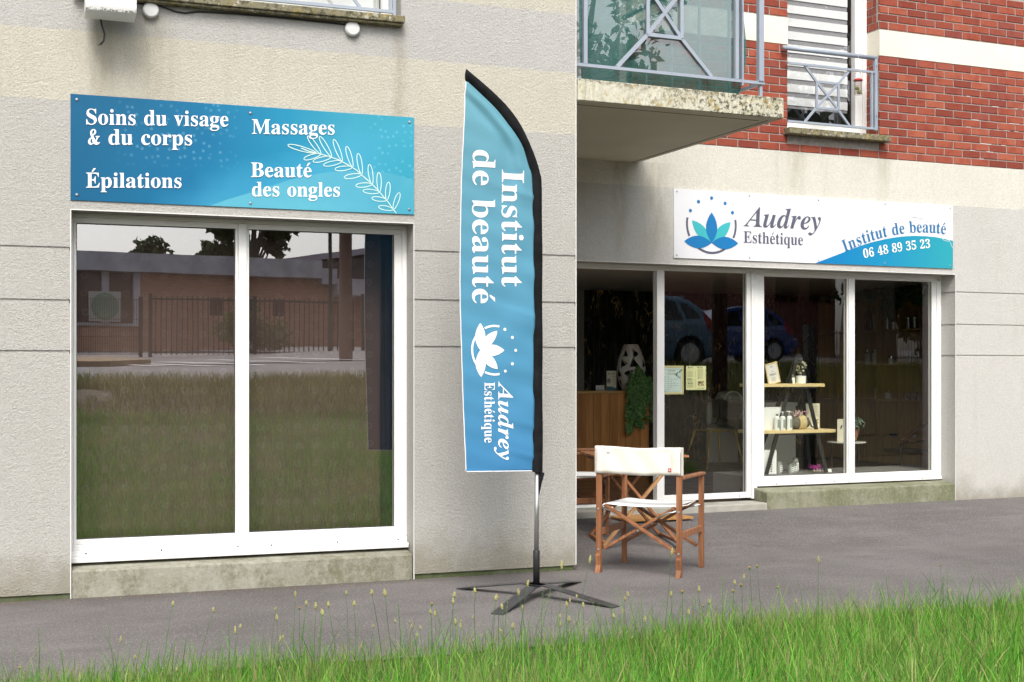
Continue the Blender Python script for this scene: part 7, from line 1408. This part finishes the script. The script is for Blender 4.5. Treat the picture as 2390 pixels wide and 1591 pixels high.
# gate and fences along the far side of the road
def fence(name, label, a, b, h_, pitch, r, posts=3.0, rails=(.08, .95), mesh=False, zoff=0.0):
    A_, B_ = Vector(a), Vector(b); L_ = (B_ - A_).length; d = (B_ - A_) / L_; t = thing(name, label, 'gate' if 'gate' in name else 'fence', (a[0], a[1], ZR(*a) + zoff)); z0 = ZR(*a) + zoff
    n = int(L_ / pitch); mb = MB()
    for k in range(n + 1): q = A_ + d * (k * L_ / n); mb.box(q.x - r, q.x + r, q.y - r, q.y + r, z0 + .08, z0 + h_)
    bars_ = mb.build('bars', m_blackmetal, t); bars_['kind'] = 'stuff'
    for f_ in rails: mb = MB(); mb.beam((A_.x, A_.y, z0 + h_ * f_), (B_.x, B_.y, z0 + h_ * f_), .035 if not mesh else .012, .06 if not mesh else .012); mb.build('rail', m_blackmetal, t)
    m_ = max(1, int(L_ / posts))
    for k in range(m_ + 1): q = A_ + d * (k * L_ / m_); mb = MB(); mb.box(q.x - .06, q.x + .06, q.y - .06, q.y + .06, z0 - .3, z0 + h_ + .06); mb.build('post', m_blackmetal, t)
    return t
fence('sliding_gate', 'black metal sliding gate of upright bars across the road', (2.6, -27.3), (9.4, -28.1), 2.0, .17, .018, 3.4)
fence('mesh_fence', 'thin wire fence left of the sliding gate', (-6, -26.8), (2.3, -27.2), 1.9, .07, .006, 2.8, (.05, .35, .65, .98), True)
fence('mesh_fence', 'thin wire fence right of the sliding gate', (9.8, -28.2), (16, -29), 1.9, .07, .006, 2.8, (.05, .35, .65, .98), True)
mb = MB(); mb.lathe([(.17, 0), (.15, 9), (0, 9.01)], (6.85, -15.4, 1.3), 14); tag(mb.build('utility_pole', mat('brown_pole', (.11, .062, .045), (.16, .10, .08), 3, .9, stretch=(1, 1, .1)), smooth=True), 'thick brown utility pole on the far verge of the road', 'pole')
mb = MB(); mb.lathe([(.07, 0), (.05, 11), (0, 11.01)], (8.45, -27.0, 2.0), 10); tag(mb.build('lamp_post', m_blackmetal), 'thin dark lamp post beside the sliding gate', 'pole')
# brick building beside the cars
t = thing('red_brick_building', 'long red brick building behind the parked cars', 'building', (32, -27, 1.5)); mb = MB(); mb.box(21, 36.4, -38, -27, 1, 9.2); mb.build('wall', m_rb, t); mb = MB(); mb.box(20.6, 36.8, -38.4, -26.6, 9.2, 9.5); mb.build('roof_edge', m_conc, t)
for x_ in (33.2, 35.0): mb = MB(); mb.box(x_, x_ + 1.1, -27.02, -26.9, 4.5, 6.0); mb.build('window', m_winfar, t)
mb = MB(); mb.lathe([(.13, 0), (.11, 8), (0, 8.01)], (11.52, 3.1, .5), 12); tag(mb.build('timber_pole', mat('dark_timber', (.035, .014, .01), (.06, .025, .018), 3, .9, stretch=(1, 1, .1)), smooth=True), 'dark timber pole on the grass bank in front of the parked cars', 'pole')
fence('garden_fence', 'dark welded wire fence on the bank, mirrored in the right window', (10.1, 7.5), (17.5, 6.2), 1.72, .055, .0035, 2.4, (.04, .2, .5, .8, .98), True, 0.2)

# cars
def car(label, loc, rz, paint, scale=1.0, kind='hatch'):
    t = thing('parked_car', label, 'car', loc, rz, 'cars parked along the road'); t.scale = (scale,) * 3
    L_ = 3.85; hw = .83
    # roof line and bonnet: (x from the front, roof height); belt height; half widths
    top = [(0, .62), (.05, .74), (.45, .90), (.95, 1.0), (1.10, 1.03), (1.75, 1.44), (2.15, 1.51), (2.7, 1.505), (3.15, 1.42), (3.45, 1.22), (3.65, .98), (3.78, .84), (3.85, .70)]
    def lerp(tab, x):
        for (a, b), (c, d) in zip(tab, tab[1:]):
            if a <= x <= c: u = (x - a) / (c - a); u = u * u * (3 - 2 * u) if False else u; return b + (d - b) * u
        return tab[-1][1]
    xs = [L_ * k / 76 for k in range(77)]; vs = []; fs = []; rings = 0; prof_n = 0
    def half(x, z):
        e = min(1, x / .35 + .55, (L_ - x) / .30 + .60); belt = .93 + .02 * x / L_
        w = hw * e * (1 - .05 * max(0, (.45 - z) / .3)); w *= 1 if z < belt else 1 - .30 * ((z - belt) / .6) ** 1.1
        w *= 1 - .025 * max(0, 1 - abs(z - .75) / .1) * 0; return w
    wheels = (.72, 3.12); RW = .315
    for x in xs:
        zt = lerp(top, x); zb = .20 + (.12 * max(0, 1 - x / .4)) + (.10 * max(0, 1 - (L_ - x) / .4))
        for wx in wheels:
            d = abs(x - wx)
            if d < RW + .045: zb = max(zb, RW + math.sqrt((RW + .045) ** 2 - d * d))
        row = []
        zs_ = [zb + (min(zt, .93) - zb) * k / 8 for k in range(9)] + ([.93 + (zt - .93) * k / 6 for k in range(1, 7)] if zt > .93 else [min(zt, .93)] * 6)
        for z in zs_: row.append((x, half(x, z), z))
        wtop = row[-1][1]
        row += [(x, wtop * .8, zs_[-1] + .018), (x, wtop * .4, zs_[-1] + .03), (x, 0, zs_[-1] + .034)]
        full = row + [(a, -b, c) for a, b, c in reversed(row[:-1])]; vs += full; prof_n = len(full)
    for i in range(len(xs) - 1):
        for k in range(prof_n - 1): a = i * prof_n + k; fs.append((a, a + 1, a + prof_n + 1, a + prof_n))
        fs.append((i * prof_n + prof_n - 1, i * prof_n, (i + 1) * prof_n, (i + 1) * prof_n + prof_n - 1))
    fs.append(tuple(range(prof_n))); fs.append(tuple(range((len(xs) - 1) * prof_n, len(xs) * prof_n)))
    mb = MB(); mb.add(vs, fs); body = mb.build('body', paint, t, local=True, smooth=True)
    m_cg = mat('car_glass', (.012, .014, .016), rough=.05, spec=.8); m_tr = mat('black_trim', (.015, .015, .016), rough=.6); m_tl = mat('tail_light_red', (.30, .008, .012), rough=.2); m_rim = mat('alloy_rim', (.42, .42, .44), rough=.3, metal=.7); m_ty = mat('tyre_rubber', (.012, .012, .012), rough=.9)
    for sg in (-1, 1):
        for poly in ([(1.33, .99), (1.78, 1.37), (2.06, 1.425), (2.06, .985)], [(2.12, .985), (2.12, 1.43), (2.62, 1.425), (2.86, 1.38), (2.96, 1.0), (2.9, .985)], [(3.04, 1.02), (2.95, 1.36), (3.10, 1.33), (3.34, 1.13), (3.38, 1.03)]):
            cxp = sum(q[0] for q in poly) / len(poly); czp = sum(q[1] for q in poly) / len(poly); vv = [(x, sg * (half(x, z) + .004), z) for x, z in poly] + [(cxp, sg * (half(cxp, czp) + .004), czp)]
            mb = MB(); mb.add(vv, [(i, (i + 1) % len(poly), len(poly)) for i in range(len(poly))]); mb.build('side_window', m_cg, t, local=True)
        pl_ = [(3.50, .86), (3.46, 1.0), (3.44, 1.16), (3.50, 1.14), (3.62, 1.0), (3.70, .90), (3.72, .80), (3.60, .78)]
        cxp, czp = 3.57, .95; mb = MB(); mb.add([(x, sg * (half(x, z) + .007), z) for x, z in pl_] + [(cxp, sg * (half(cxp, czp) + .008), czp)], [(i, (i + 1) % 8, 8) for i in range(8)]); mb.build('tail_light', m_tl, t, local=True)
        for x_ in (1.95, 2.80): mb = MB(); mb.box(x_ - .10, x_ + .10, sg * (hw - .003), sg * (hw + .025), .835, .862); mb.build('door_handle', m_rim, t, local=True, bevel=.006)
        for x_ in (1.15, 2.10, 3.02): mb = MB(); mb.box(x_ - .004, x_ + .004, sg * (hw - .01), sg * (hw + .0015), .30, .93 if x_ < 3 else .86); mb.build('door_gap', m_tr, t, local=True)
        mb = MB(); mb.box(1.1, 2.72, sg * (hw - .01), sg * (hw + .012), .535, .565); mb.build('side_strip', m_tr, t, local=True)
        for wx in wheels:
            mb = MB(); mb.lathe([(.20, -.09), (RW - .02, -.09), (RW, -.06), (RW, .06), (RW - .02, .09), (.20, .09)], (wx, sg * (hw - .10), RW), 32, 'y'); wh = mb.build('wheel', m_ty, t, local=True, smooth=False)
            mb = MB(); mb.lathe([(.20, sg * .085), (.212, sg * .085), (.212, sg * .092), (.195, sg * .092)], (wx, sg * (hw - .10), RW), 32, 'y')
            for k in range(7):
                a = 2 * math.pi * k / 7; mb.beam((wx, sg * (hw - .02), RW), (wx + .205 * math.cos(a), sg * (hw - .015), RW + .205 * math.sin(a)), .05, .03, (0, 1, 0))
            mb.lathe([(.05, sg * .06), (.045, sg * .10), (0, sg * .10)], (wx, sg * (hw - .10), RW), 16, 'y'); mb.build('rim', m_rim, t, local=True)
        mb = MB(); mb.lathe([(.36, -.3), (.36, .02), (0, .02)], (wheels[1], sg * (hw - .30) * 1, RW), 20, 'y'); 
        mb = MB(); mb.box(wheels[0] - .34, wheels[0] + .34, sg * .45, sg * .60, .22, .68); mb.box(wheels[1] - .34, wheels[1] + .34, sg * .45, sg * .60, .22, .68); mb.build('wheel_well', m_tr, t, local=True)
        mb = MB(); mb.box(.06, .20, sg * .45, sg * .72, .60, .74); mb.build('headlight', m_rim, t, local=True, bevel=.02)
    mb = MB(); mb.box(3.72, 3.93, -.78, .78, .42, .66); mb.build('rear_bumper', paint, t, local=True, bevel=.05)
    mb = MB(); mb.add([(1.16, -.62, 1.05), (1.16, .62, 1.05), (1.72, .56, 1.455), (1.72, -.56, 1.455)], [(0, 1, 2, 3)]); mb.add([(3.20, -.52, 1.44), (3.20, .52, 1.44), (3.52, .60, 1.16), (3.52, -.60, 1.16)], [(0, 1, 2, 3)]); mb.build('windscreen', m_cg, t, local=True)
    mb = MB(); mb.box(3.02, 3.22, -.45, .45, 1.475, 1.50); mb.build('roof_spoiler', paint, t, local=True, bevel=.01)
    return t
m_blue1 = mat('steel_blue_paint', (.075, .17, .27), rough=.25, coat=1.0); m_blue2 = mat('deep_blue_paint', (.01, .045, .22), rough=.25, coat=1.0)
car('steel blue hatchback parked on the road edge, nearest the bank', (10.78, -2.62, ZR(13, -2.6) + .03), 0, m_blue1)
car('deep blue car parked further along behind the steel blue hatchback', (17.6, -9.6, ZR(19, -9.3) + .03), 0, m_blue2)

# ================================================================ PLANTS
def rnd_leaf_mesh(name, centres, radii, count, size, m, parent, seed, squash=1.0):
    """leaf-sized faces spread through several clumps"""
    rg = np.random.default_rng(seed); C = np.array(centres, float); Rr = np.array(radii, float)
    wgt = Rr ** 2; idx = rg.choice(len(C), count, p=wgt / wgt.sum())
    d = rg.normal(size=(count, 3)); d /= np.linalg.norm(d, axis=1)[:, None]
    rr = Rr[idx] * (rg.random(count) ** .45) * (1 + .25 * np.sin(d[:, 0] * 5 + d[:, 2] * 7)); P_ = C[idx] + d * rr[:, None] * np.array([1, 1, squash])
    a = rg.normal(size=(count, 3)); a /= np.linalg.norm(a, axis=1)[:, None]; b = np.cross(a, rg.normal(size=(count, 3))); b /= np.linalg.norm(b, axis=1)[:, None]
    s = size * (.6 + .8 * rg.random(count))[:, None]
    V = np.stack([P_ - a * s, P_ + b * s * .5, P_ + a * s, P_ - b * s * .5], 1).reshape(-1, 3)
    me = bpy.data.meshes.new(name); me.from_pydata(V.tolist(), [], np.arange(count * 4).reshape(-1, 4).tolist()); me.materials.append(m)
    o = bpy.data.objects.new(name, me); COL.objects.link(o); attach(o, parent); return o
def leafmat(name, c1, c2):
    g = G(name); ge = g.node('ShaderNodeNewGeometry'); c = g.mix(ge.outputs['Random Per Island'], c1, c2); g.done(c, .7, .2)
    tl = g.node('ShaderNodeBsdfTranslucent'); g.put(tl.inputs[0], c); mx = g.node('ShaderNodeMixShader'); mx.inputs[0].default_value = .3
    g.l.new(g.b.outputs[0], mx.inputs[1]); g.l.new(tl.outputs[0], mx.inputs[2]); g.l.new(mx.outputs[0], g.n['Material Output'].inputs['Surface']); return g.m
m_tree = leafmat('tree_leaves', (.018, .038, .012), (.05, .085, .028)); m_bush = leafmat('bush_leaves', (.05, .08, .015), (.12, .16, .035)); m_bark = mat('bark', (.06, .045, .035), (.10, .08, .06), 8, .95)
def tree(label, x, y, z, h_, w, seed, leaf=.16, count=5000, shape='round'):
    t = thing('broadleaf_tree', label, 'tree', (x, y, z), 0, None); r_ = random.Random(seed); mb = MB()
    mb.tube([(x, y, z - .2), (x + .1, y, z + h_ * .3), (x - .05, y + .05, z + h_ * .6), (x, y, z + h_ * .9)], [w * .09, w * .065, w * .04, .02], 8)
    cs = []; rs = []
    for k in range(16):
        a = r_.uniform(0, 6.28); f_ = r_.uniform(.3, 1.0); spread = w * .36 * (math.sin(math.pi * min(.97, f_ * .8 + .1)) if shape == 'round' else (1.15 - f_)); c = Vector((x + spread * math.cos(a), y + spread * math.sin(a), z + h_ * f_)); cs.append(tuple(c)); rs.append(w * r_.uniform(.12, .22)); mb.tube([(x, y, z + h_ * f_ * .6), tuple(c)], [w * .02, .01], 5)
    mb.build('trunk', m_bark, t); rnd_leaf_mesh('crown', cs, rs, count, leaf, m_tree, t, seed); return t
tree('small rounded tree above the roof of the low building', 3.2, -60.5, 2.8, 5.7, 4.6, 21, .20, 5500); tree('tall dense tree beside the dark hall', 9.5, -58.5, 2.8, 8.6, 5.6, 22, .24, 9000)
tree('spreading ash tree on the bank to the right of the path', 24, -9, 1.9, 13, 9, 23, .20, 6500); tree('leaning ash tree behind the road, right of the cars', 34, -16, 2, 14, 9, 24, .22, 6500); tree('slim tree beyond the road opposite the balcony', 14.5, -13, 1.8, 11.5, 5.5, 25, .15, 4200); tree('broad tree at the far right of the bank', 46, -20, 2, 12, 10, 26, .24, 5000)
def bush(label, x, y, w, h_, seed, n=2500, leaf=.09, m=None):
    t = thing('bush', label, 'bush', (x, y, ZR(x, y))); z = ZR(x, y); r_ = random.Random(seed); cs = [(x + r_.uniform(-w, w) * .35, y + r_.uniform(-w, w) * .2, z + h_ * r_.uniform(.2, .7)) for _ in range(9)]; rnd_leaf_mesh('foliage', cs, [w * .24] * 9, n, leaf, m or m_bush, t, seed, .9)
    mb = MB(); 
    for k in range(5): mb.tube([(x, y, z - .05), cs[k]], [.03, .012], 5)
    mb.build('stems', m_bark, t)
bush('bush in front of the low building behind the sliding gate', 6.6, -33.5, 2.6, 2.0, 31); bush('tall dark laurel shrub beside the red brick building', 36.5, -21.5, 9, 6.5, 33, 9000, .24, m_tree); bush('wide dark laurel shrub further right of the red brick building', 42.5, -22, 10, 7, 34, 9000, .26, m_tree); bush('bush at the right end of the far fence', 14.2, -33, 2.4, 1.8, 32)

# grass: thin bent blades
def grass(name, label, n, xr, yr, hmin, hmax, width, seed, m, zfun=terrain, edge=True, keep=None):
    rg = np.random.default_rng(seed); x = rg.uniform(*xr, n); y = rg.uniform(*yr, n)
    cl = np.sin(x * 2.1 + 3 * np.sin(y * 1.3)) * np.sin(y * 2.7 + 1.7) * .5 + .5; k = rg.random(n) < (.35 + .65 * cl)
    if edge: e = 6.12 + .05 * np.sin(x * 1.7) + .03 * np.sin(x * 5.1 + 1) - .02 * x; k &= y < e + .10 * rg.random(n) ** 2
    if keep is not None: k &= keep(x, y, rg)
    x, y = x[k], y[k]; n = len(x); z = zfun(x, y) - .012
    h = hmin + (hmax - hmin) * rg.random(n) ** 1.6; a = rg.uniform(0, 2 * np.pi, n); l = h * rg.uniform(.08, .55, n); w = width * rg.uniform(.6, 1.3, n); b = rg.uniform(0, 2 * np.pi, n)
    dx, dy = np.cos(a), np.sin(a); wx, wy = np.cos(b) * w, np.sin(b) * w
    rows = []
    for t, ww in ((0, 1.0), (.45, .9), (.8, .6)):
        cx_, cy_, cz_ = x + dx * l * t * t, y + dy * l * t * t, z + h * t * (1 - .12 * t)
        rows += [np.stack([cx_ - wx * ww, cy_ - wy * ww, cz_], -1), np.stack([cx_ + wx * ww, cy_ + wy * ww, cz_], -1)]
    rows.append(np.stack([x + dx * l, y + dy * l, z + h * .88], -1)); V = np.stack(rows, 1).reshape(-1, 3)
    base = np.arange(n)[:, None] * 7; F = np.concatenate([base + [0, 1, 3], base + [0, 3, 2], base + [2, 3, 5], base + [2, 5, 4], base + [4, 5, 6]], 0)
    me = bpy.data.meshes.new(name); me.vertices.add(len(V)); me.vertices.foreach_set('co', V.astype(np.float32).ravel()); me.loops.add(F.size); me.loops.foreach_set('vertex_index', F.astype(np.int32).ravel())
    me.polygons.add(len(F)); me.polygons.foreach_set('loop_start', np.arange(0, F.size, 3, dtype=np.int32)); me.update(calc_edges=True); me.materials.append(m)
    o = bpy.data.objects.new(name, me); COL.objects.link(o); tag(o, label, 'grass', kind='stuff'); return o
def bladem(name, a, b, c_, dry=.12):
    g = G(name); ge = g.node('ShaderNodeNewGeometry'); r = ge.outputs['Random Per Island']; nz = g.noise(g.pos(), 1.6, 3)
    col = g.ramp(r, [(0.0, a), (.55, b), (.86, c_), (.93, (.36, .33, .14)), (1.0, (.30, .26, .13))]); col = g.mix(g.math('MULTIPLY', g.step(nz, .50, .68), dry), col, (.34, .33, .13)); g.done(col, .6, .25)
    tl = g.node('ShaderNodeBsdfTranslucent'); g.put(tl.inputs[0], col); mx = g.node('ShaderNodeMixShader'); mx.inputs[0].default_value = .35
    g.l.new(g.b.outputs[0], mx.inputs[1]); g.l.new(tl.outputs[0], mx.inputs[2]); g.l.new(mx.outputs[0], g.n['Material Output'].inputs['Surface']); return g.m
m_bl1 = bladem('green_blades', (.035, .15, .014), (.10, .32, .028), (.21, .44, .05), .45); m_bl2 = bladem('pale_blades', (.20, .24, .07), (.30, .31, .10), (.40, .38, .18), .6); m_bl3 = bladem('bank_blades', (.07, .10, .02), (.12, .15, .035), (.20, .19, .06), .5)
grass('grass', 'short vivid green grass along the near edge of the path', 215000, (-1.0, 9.5), (1.2, 6.4), .03, .16, .0016, 41, m_bl1)
grass('grass', 'thin dry straw coloured stalks in the grass at the path edge', 85000, (-1.5, 9.0), (3.0, 6.35), .05, .19, .0009, 42, m_bl2, keep=lambda x, y, rg: rg.random(len(x)) < np.clip(.22 + 1.0 * (y - 5.2), .2, 1))
grass('grass', 'taller green grass blades standing out of the near verge', 26000, (-1.5, 9.5), (2.8, 6.1), .13, .32, .0018, 43, m_bl1, keep=lambda x, y, rg: rg.random(len(x)) < np.clip(.12 + .13 * x, .1, .9))
grass('grass', 'long rough grass covering the bank up to the road', 120000, (-6, 26), (-2.55, 1.5), .10, .30, .0045, 44, m_bl3, edge=False, keep=lambda x, y, rg: (x * x + y * y > 1.1 ** 2) & ~((y > -.2) & (y < 3.6) & (x > -.8) & (x < .6 + y * 1.1)))
grass('grass', 'short cropped grass on the bank beside the viewpoint', 12000, (-1.2, 5), (-.3, 1.6), .05, .13, .004, 45, m_bl3, edge=False, keep=lambda x, y, rg: (x * x + y * y > .8 ** 2) & (y > -.2) & (y < 3.6) & (x > -.8) & (x < .6 + y * 1.1))
grass('grass', 'broad dark green weed leaves low in the near verge', 3500, (-1.5, 9.0), (3.2, 6.1), .05, .13, .006, 46, m_bl1)
# ribwort plantain, dandelion-like heads and seed stalks: things of their own
m_stalk = mat('stalk_green', (.05, .12, .025), rough=.7); m_head = mat('plantain_head', (.20, .20, .07), (.36, .33, .13), 300, .9); m_anth = mat('anther_white', (.68, .68, .45), rough=.9); m_yel = mat('orange_yellow_floret', (.55, .32, .02), rough=.8)
def plant(nm, label, cat, group, h_, seed):
    r_ = random.Random(seed); t = thing(nm, label, cat, (0, -50, -20), 0, group); bend = r_.uniform(-.05, .05); pts = [(bend * u * u, .02 * u * math.sin(seed), h_ * u) for u in (0, .3, .6, .85, 1)]
    mb = MB(); mb.tube(pts, [.0016, .0014, .0012, .001, .001], 5); mb.build('stalk', m_stalk, t, local=True, smooth=True); x1, y1, z1 = pts[-1]
    if nm == 'plantain_stalk':
        L_ = r_.uniform(.024, .044); mb = MB(); mb.lathe([(0, 0), (.0048, .002), (.0058, L_ * .4), (.0048, L_ * .8), (0, L_)], (x1, y1, z1), 8); mb.build('flower_head', m_head, t, local=True, smooth=True)
        mb = MB()
        for k in range(5): a = r_.uniform(0, 6.28); zz = z1 + L_ * r_.uniform(.1, .6); rr = r_.uniform(.006, .009); mb.box(x1 + rr * math.cos(a) - .0007, x1 + rr * math.cos(a) + .0007, y1 + rr * math.sin(a) - .0007, y1 + rr * math.sin(a) + .0007, zz, zz + .0016)
        mb.build('anthers', m_anth, t, local=True)
    elif nm == 'yellow_flower': mb = MB(); mb.lathe([(0, 0), (.004, .003), (.005, .009), (.0035, .011)], (x1, y1, z1), 8); mb.build('bud', m_stalk, t, local=True); mb = MB(); mb.lathe([(.0035, .0112), (.0065, .016), (0, .017)], (x1, y1, z1), 8); mb.build('florets', m_yel, t, local=True)
    else:
        mb = MB()
        for k in range(11): u = .55 + .045 * k; zz = h_ * u; sg = 1 if k % 2 else -1; mb.beam((bend * u * u, 0, zz), (bend * u * u + sg * .005, .0, zz + .011), .0022, .0015)
        mb.build('seed_ear', mat('green_ear', (.10, .20, .05), (.20, .28, .09), 100, .8), t, local=True)
    return t
protos = {'p': [plant('plantain_stalk', 'ribwort plantain stalk with a pale yellow flower head in the near verge', 'plant', 'plantain stalks in the grass verge', h_, 50 + i) for i, h_ in enumerate((.24, .30, .36, .42, .27))],
          'y': [plant('yellow_flower', 'thin stalk with a small orange yellow flower in the near verge', 'flower', 'small yellow flowers in the grass verge', h_, 60 + i) for i, h_ in enumerate((.24, .33))],
          's': [plant('grass_ear', 'green rye grass ear standing above the near verge', 'plant', 'rye grass ears in the grass verge', h_, 70 + i) for i, h_ in enumerate((.24, .30, .36))]}
used_ = set(); rp_ = random.Random(77)
def unproject(px, py, z):   # point of the verge under a place in the picture
    u = (px - 1195) / 3082; v = (868 - py) / 3082; s_, c_ = math.sin(R(23.15)), math.cos(R(23.15)); dx, dy = s_ + u * c_, c_ - u * s_; t = (z - EYE) / v; return dx * t, dy * t
def put(kd, x, y, sc_=None):
    pr = rp_.choice(protos[kd]); o = pr if pr.name not in used_ else copy_tree(pr); used_.add(pr.name); o.location = (x, y, float(terrain(x, y)) - .01); o.rotation_euler = (rp_.uniform(-.12, .12), rp_.uniform(-.15, .15), rp_.uniform(0, 6.28)); s_ = sc_ or rp_.uniform(.75, 1.2); o.scale = (s_, s_, s_); return o
clusters = [(915, 5.85), (940, 5.9), (1010, 5.7), (1060, 5.85), (1110, 5.8), (1175, 5.6), (1200, 5.7), (1240, 5.3), (1305, 5.6), (1330, 5.8), (1375, 5.8), (1550, 5.7), (1565, 5.8), (1610, 5.0), (1640, 5.6), (1700, 5.9), (1730, 5.8), (1850, 5.8), (1900, 5.7), (370, 5.9), (460, 5.9), (535, 5.9), (620, 5.9), (725, 5.7), (755, 5.8), (780, 5.9), (830, 5.9), (865, 5.8), (890, 5.8)]
def at_px(px, Y):
    u = (px - 1195) / 3082; s_, c_ = math.sin(R(23.15)), math.cos(R(23.15)); return Y * (s_ + u * c_) / (c_ - u * s_), Y
for px, Y in clusters:
    x_, y_ = at_px(px + rp_.uniform(-12, 12), Y + rp_.uniform(-.25, .1)); put('p', x_, y_)
for k in range(52):
    px = rp_.gauss(1150, 420); x_, y_ = at_px(min(max(px, 20), 2380), rp_.uniform(4.7, 6.05)); put('p', x_, y_, rp_.uniform(.45, 1.0))
for px, Y in ((18, 5.4), (700, 5.9), (1010, 5.8), (1650, 5.6), (1720, 5.6), (1740, 5.7), (1830, 5.8), (1780, 5.9), (2205, 6.0), (1760, 5.75), (1600, 5.5)): x_, y_ = at_px(px, Y); put('y', x_, y_)
for k in range(110):
    px = rp_.uniform(20, 2380); x_, y_ = at_px(px, rp_.uniform(5.0, 6.05)); put('s', x_, y_, rp_.uniform(.5, .95))
# loose bits on the path: dry leaves and seeds, too many to count
rg = np.random.default_rng(5); mb = MB()
for k in range(420):
    if k < 300: s_ = rg.uniform(-3.9, .1); off = -abs(rg.normal(0, .07)) - .02; v = TA @ Vector((s_, off, 0)); x_, y_ = v.x, v.y
    else: x_, y_ = rg.uniform(0, 9), rg.uniform(6.2, 10.3)
    if x_ > 4.05 and k < 300: continue
    a = rg.uniform(0, 6.28); s_ = rg.uniform(.003, .009); z_ = float(terrain(x_, y_)) + .0015
    mb.add([(x_ + s_ * math.cos(a), y_ + s_ * math.sin(a), z_), (x_ - s_ * .5 * math.sin(a), y_ + s_ * .5 * math.cos(a), z_ + .002), (x_ - s_ * math.cos(a), y_ - s_ * math.sin(a), z_ + .001), (x_ + s_ * .5 * math.sin(a), y_ - s_ * .5 * math.cos(a), z_ + .0015)], [(0, 1, 2, 3)])
tag(mb.build('leaf_litter', mat('dry_bits', (.42, .27, .06), (.20, .13, .05), 2, .9, coord='World')), 'small yellow and brown plant bits lying on the path along the wall foot', 'litter', kind='stuff')
bpy.context.view_layer.update()
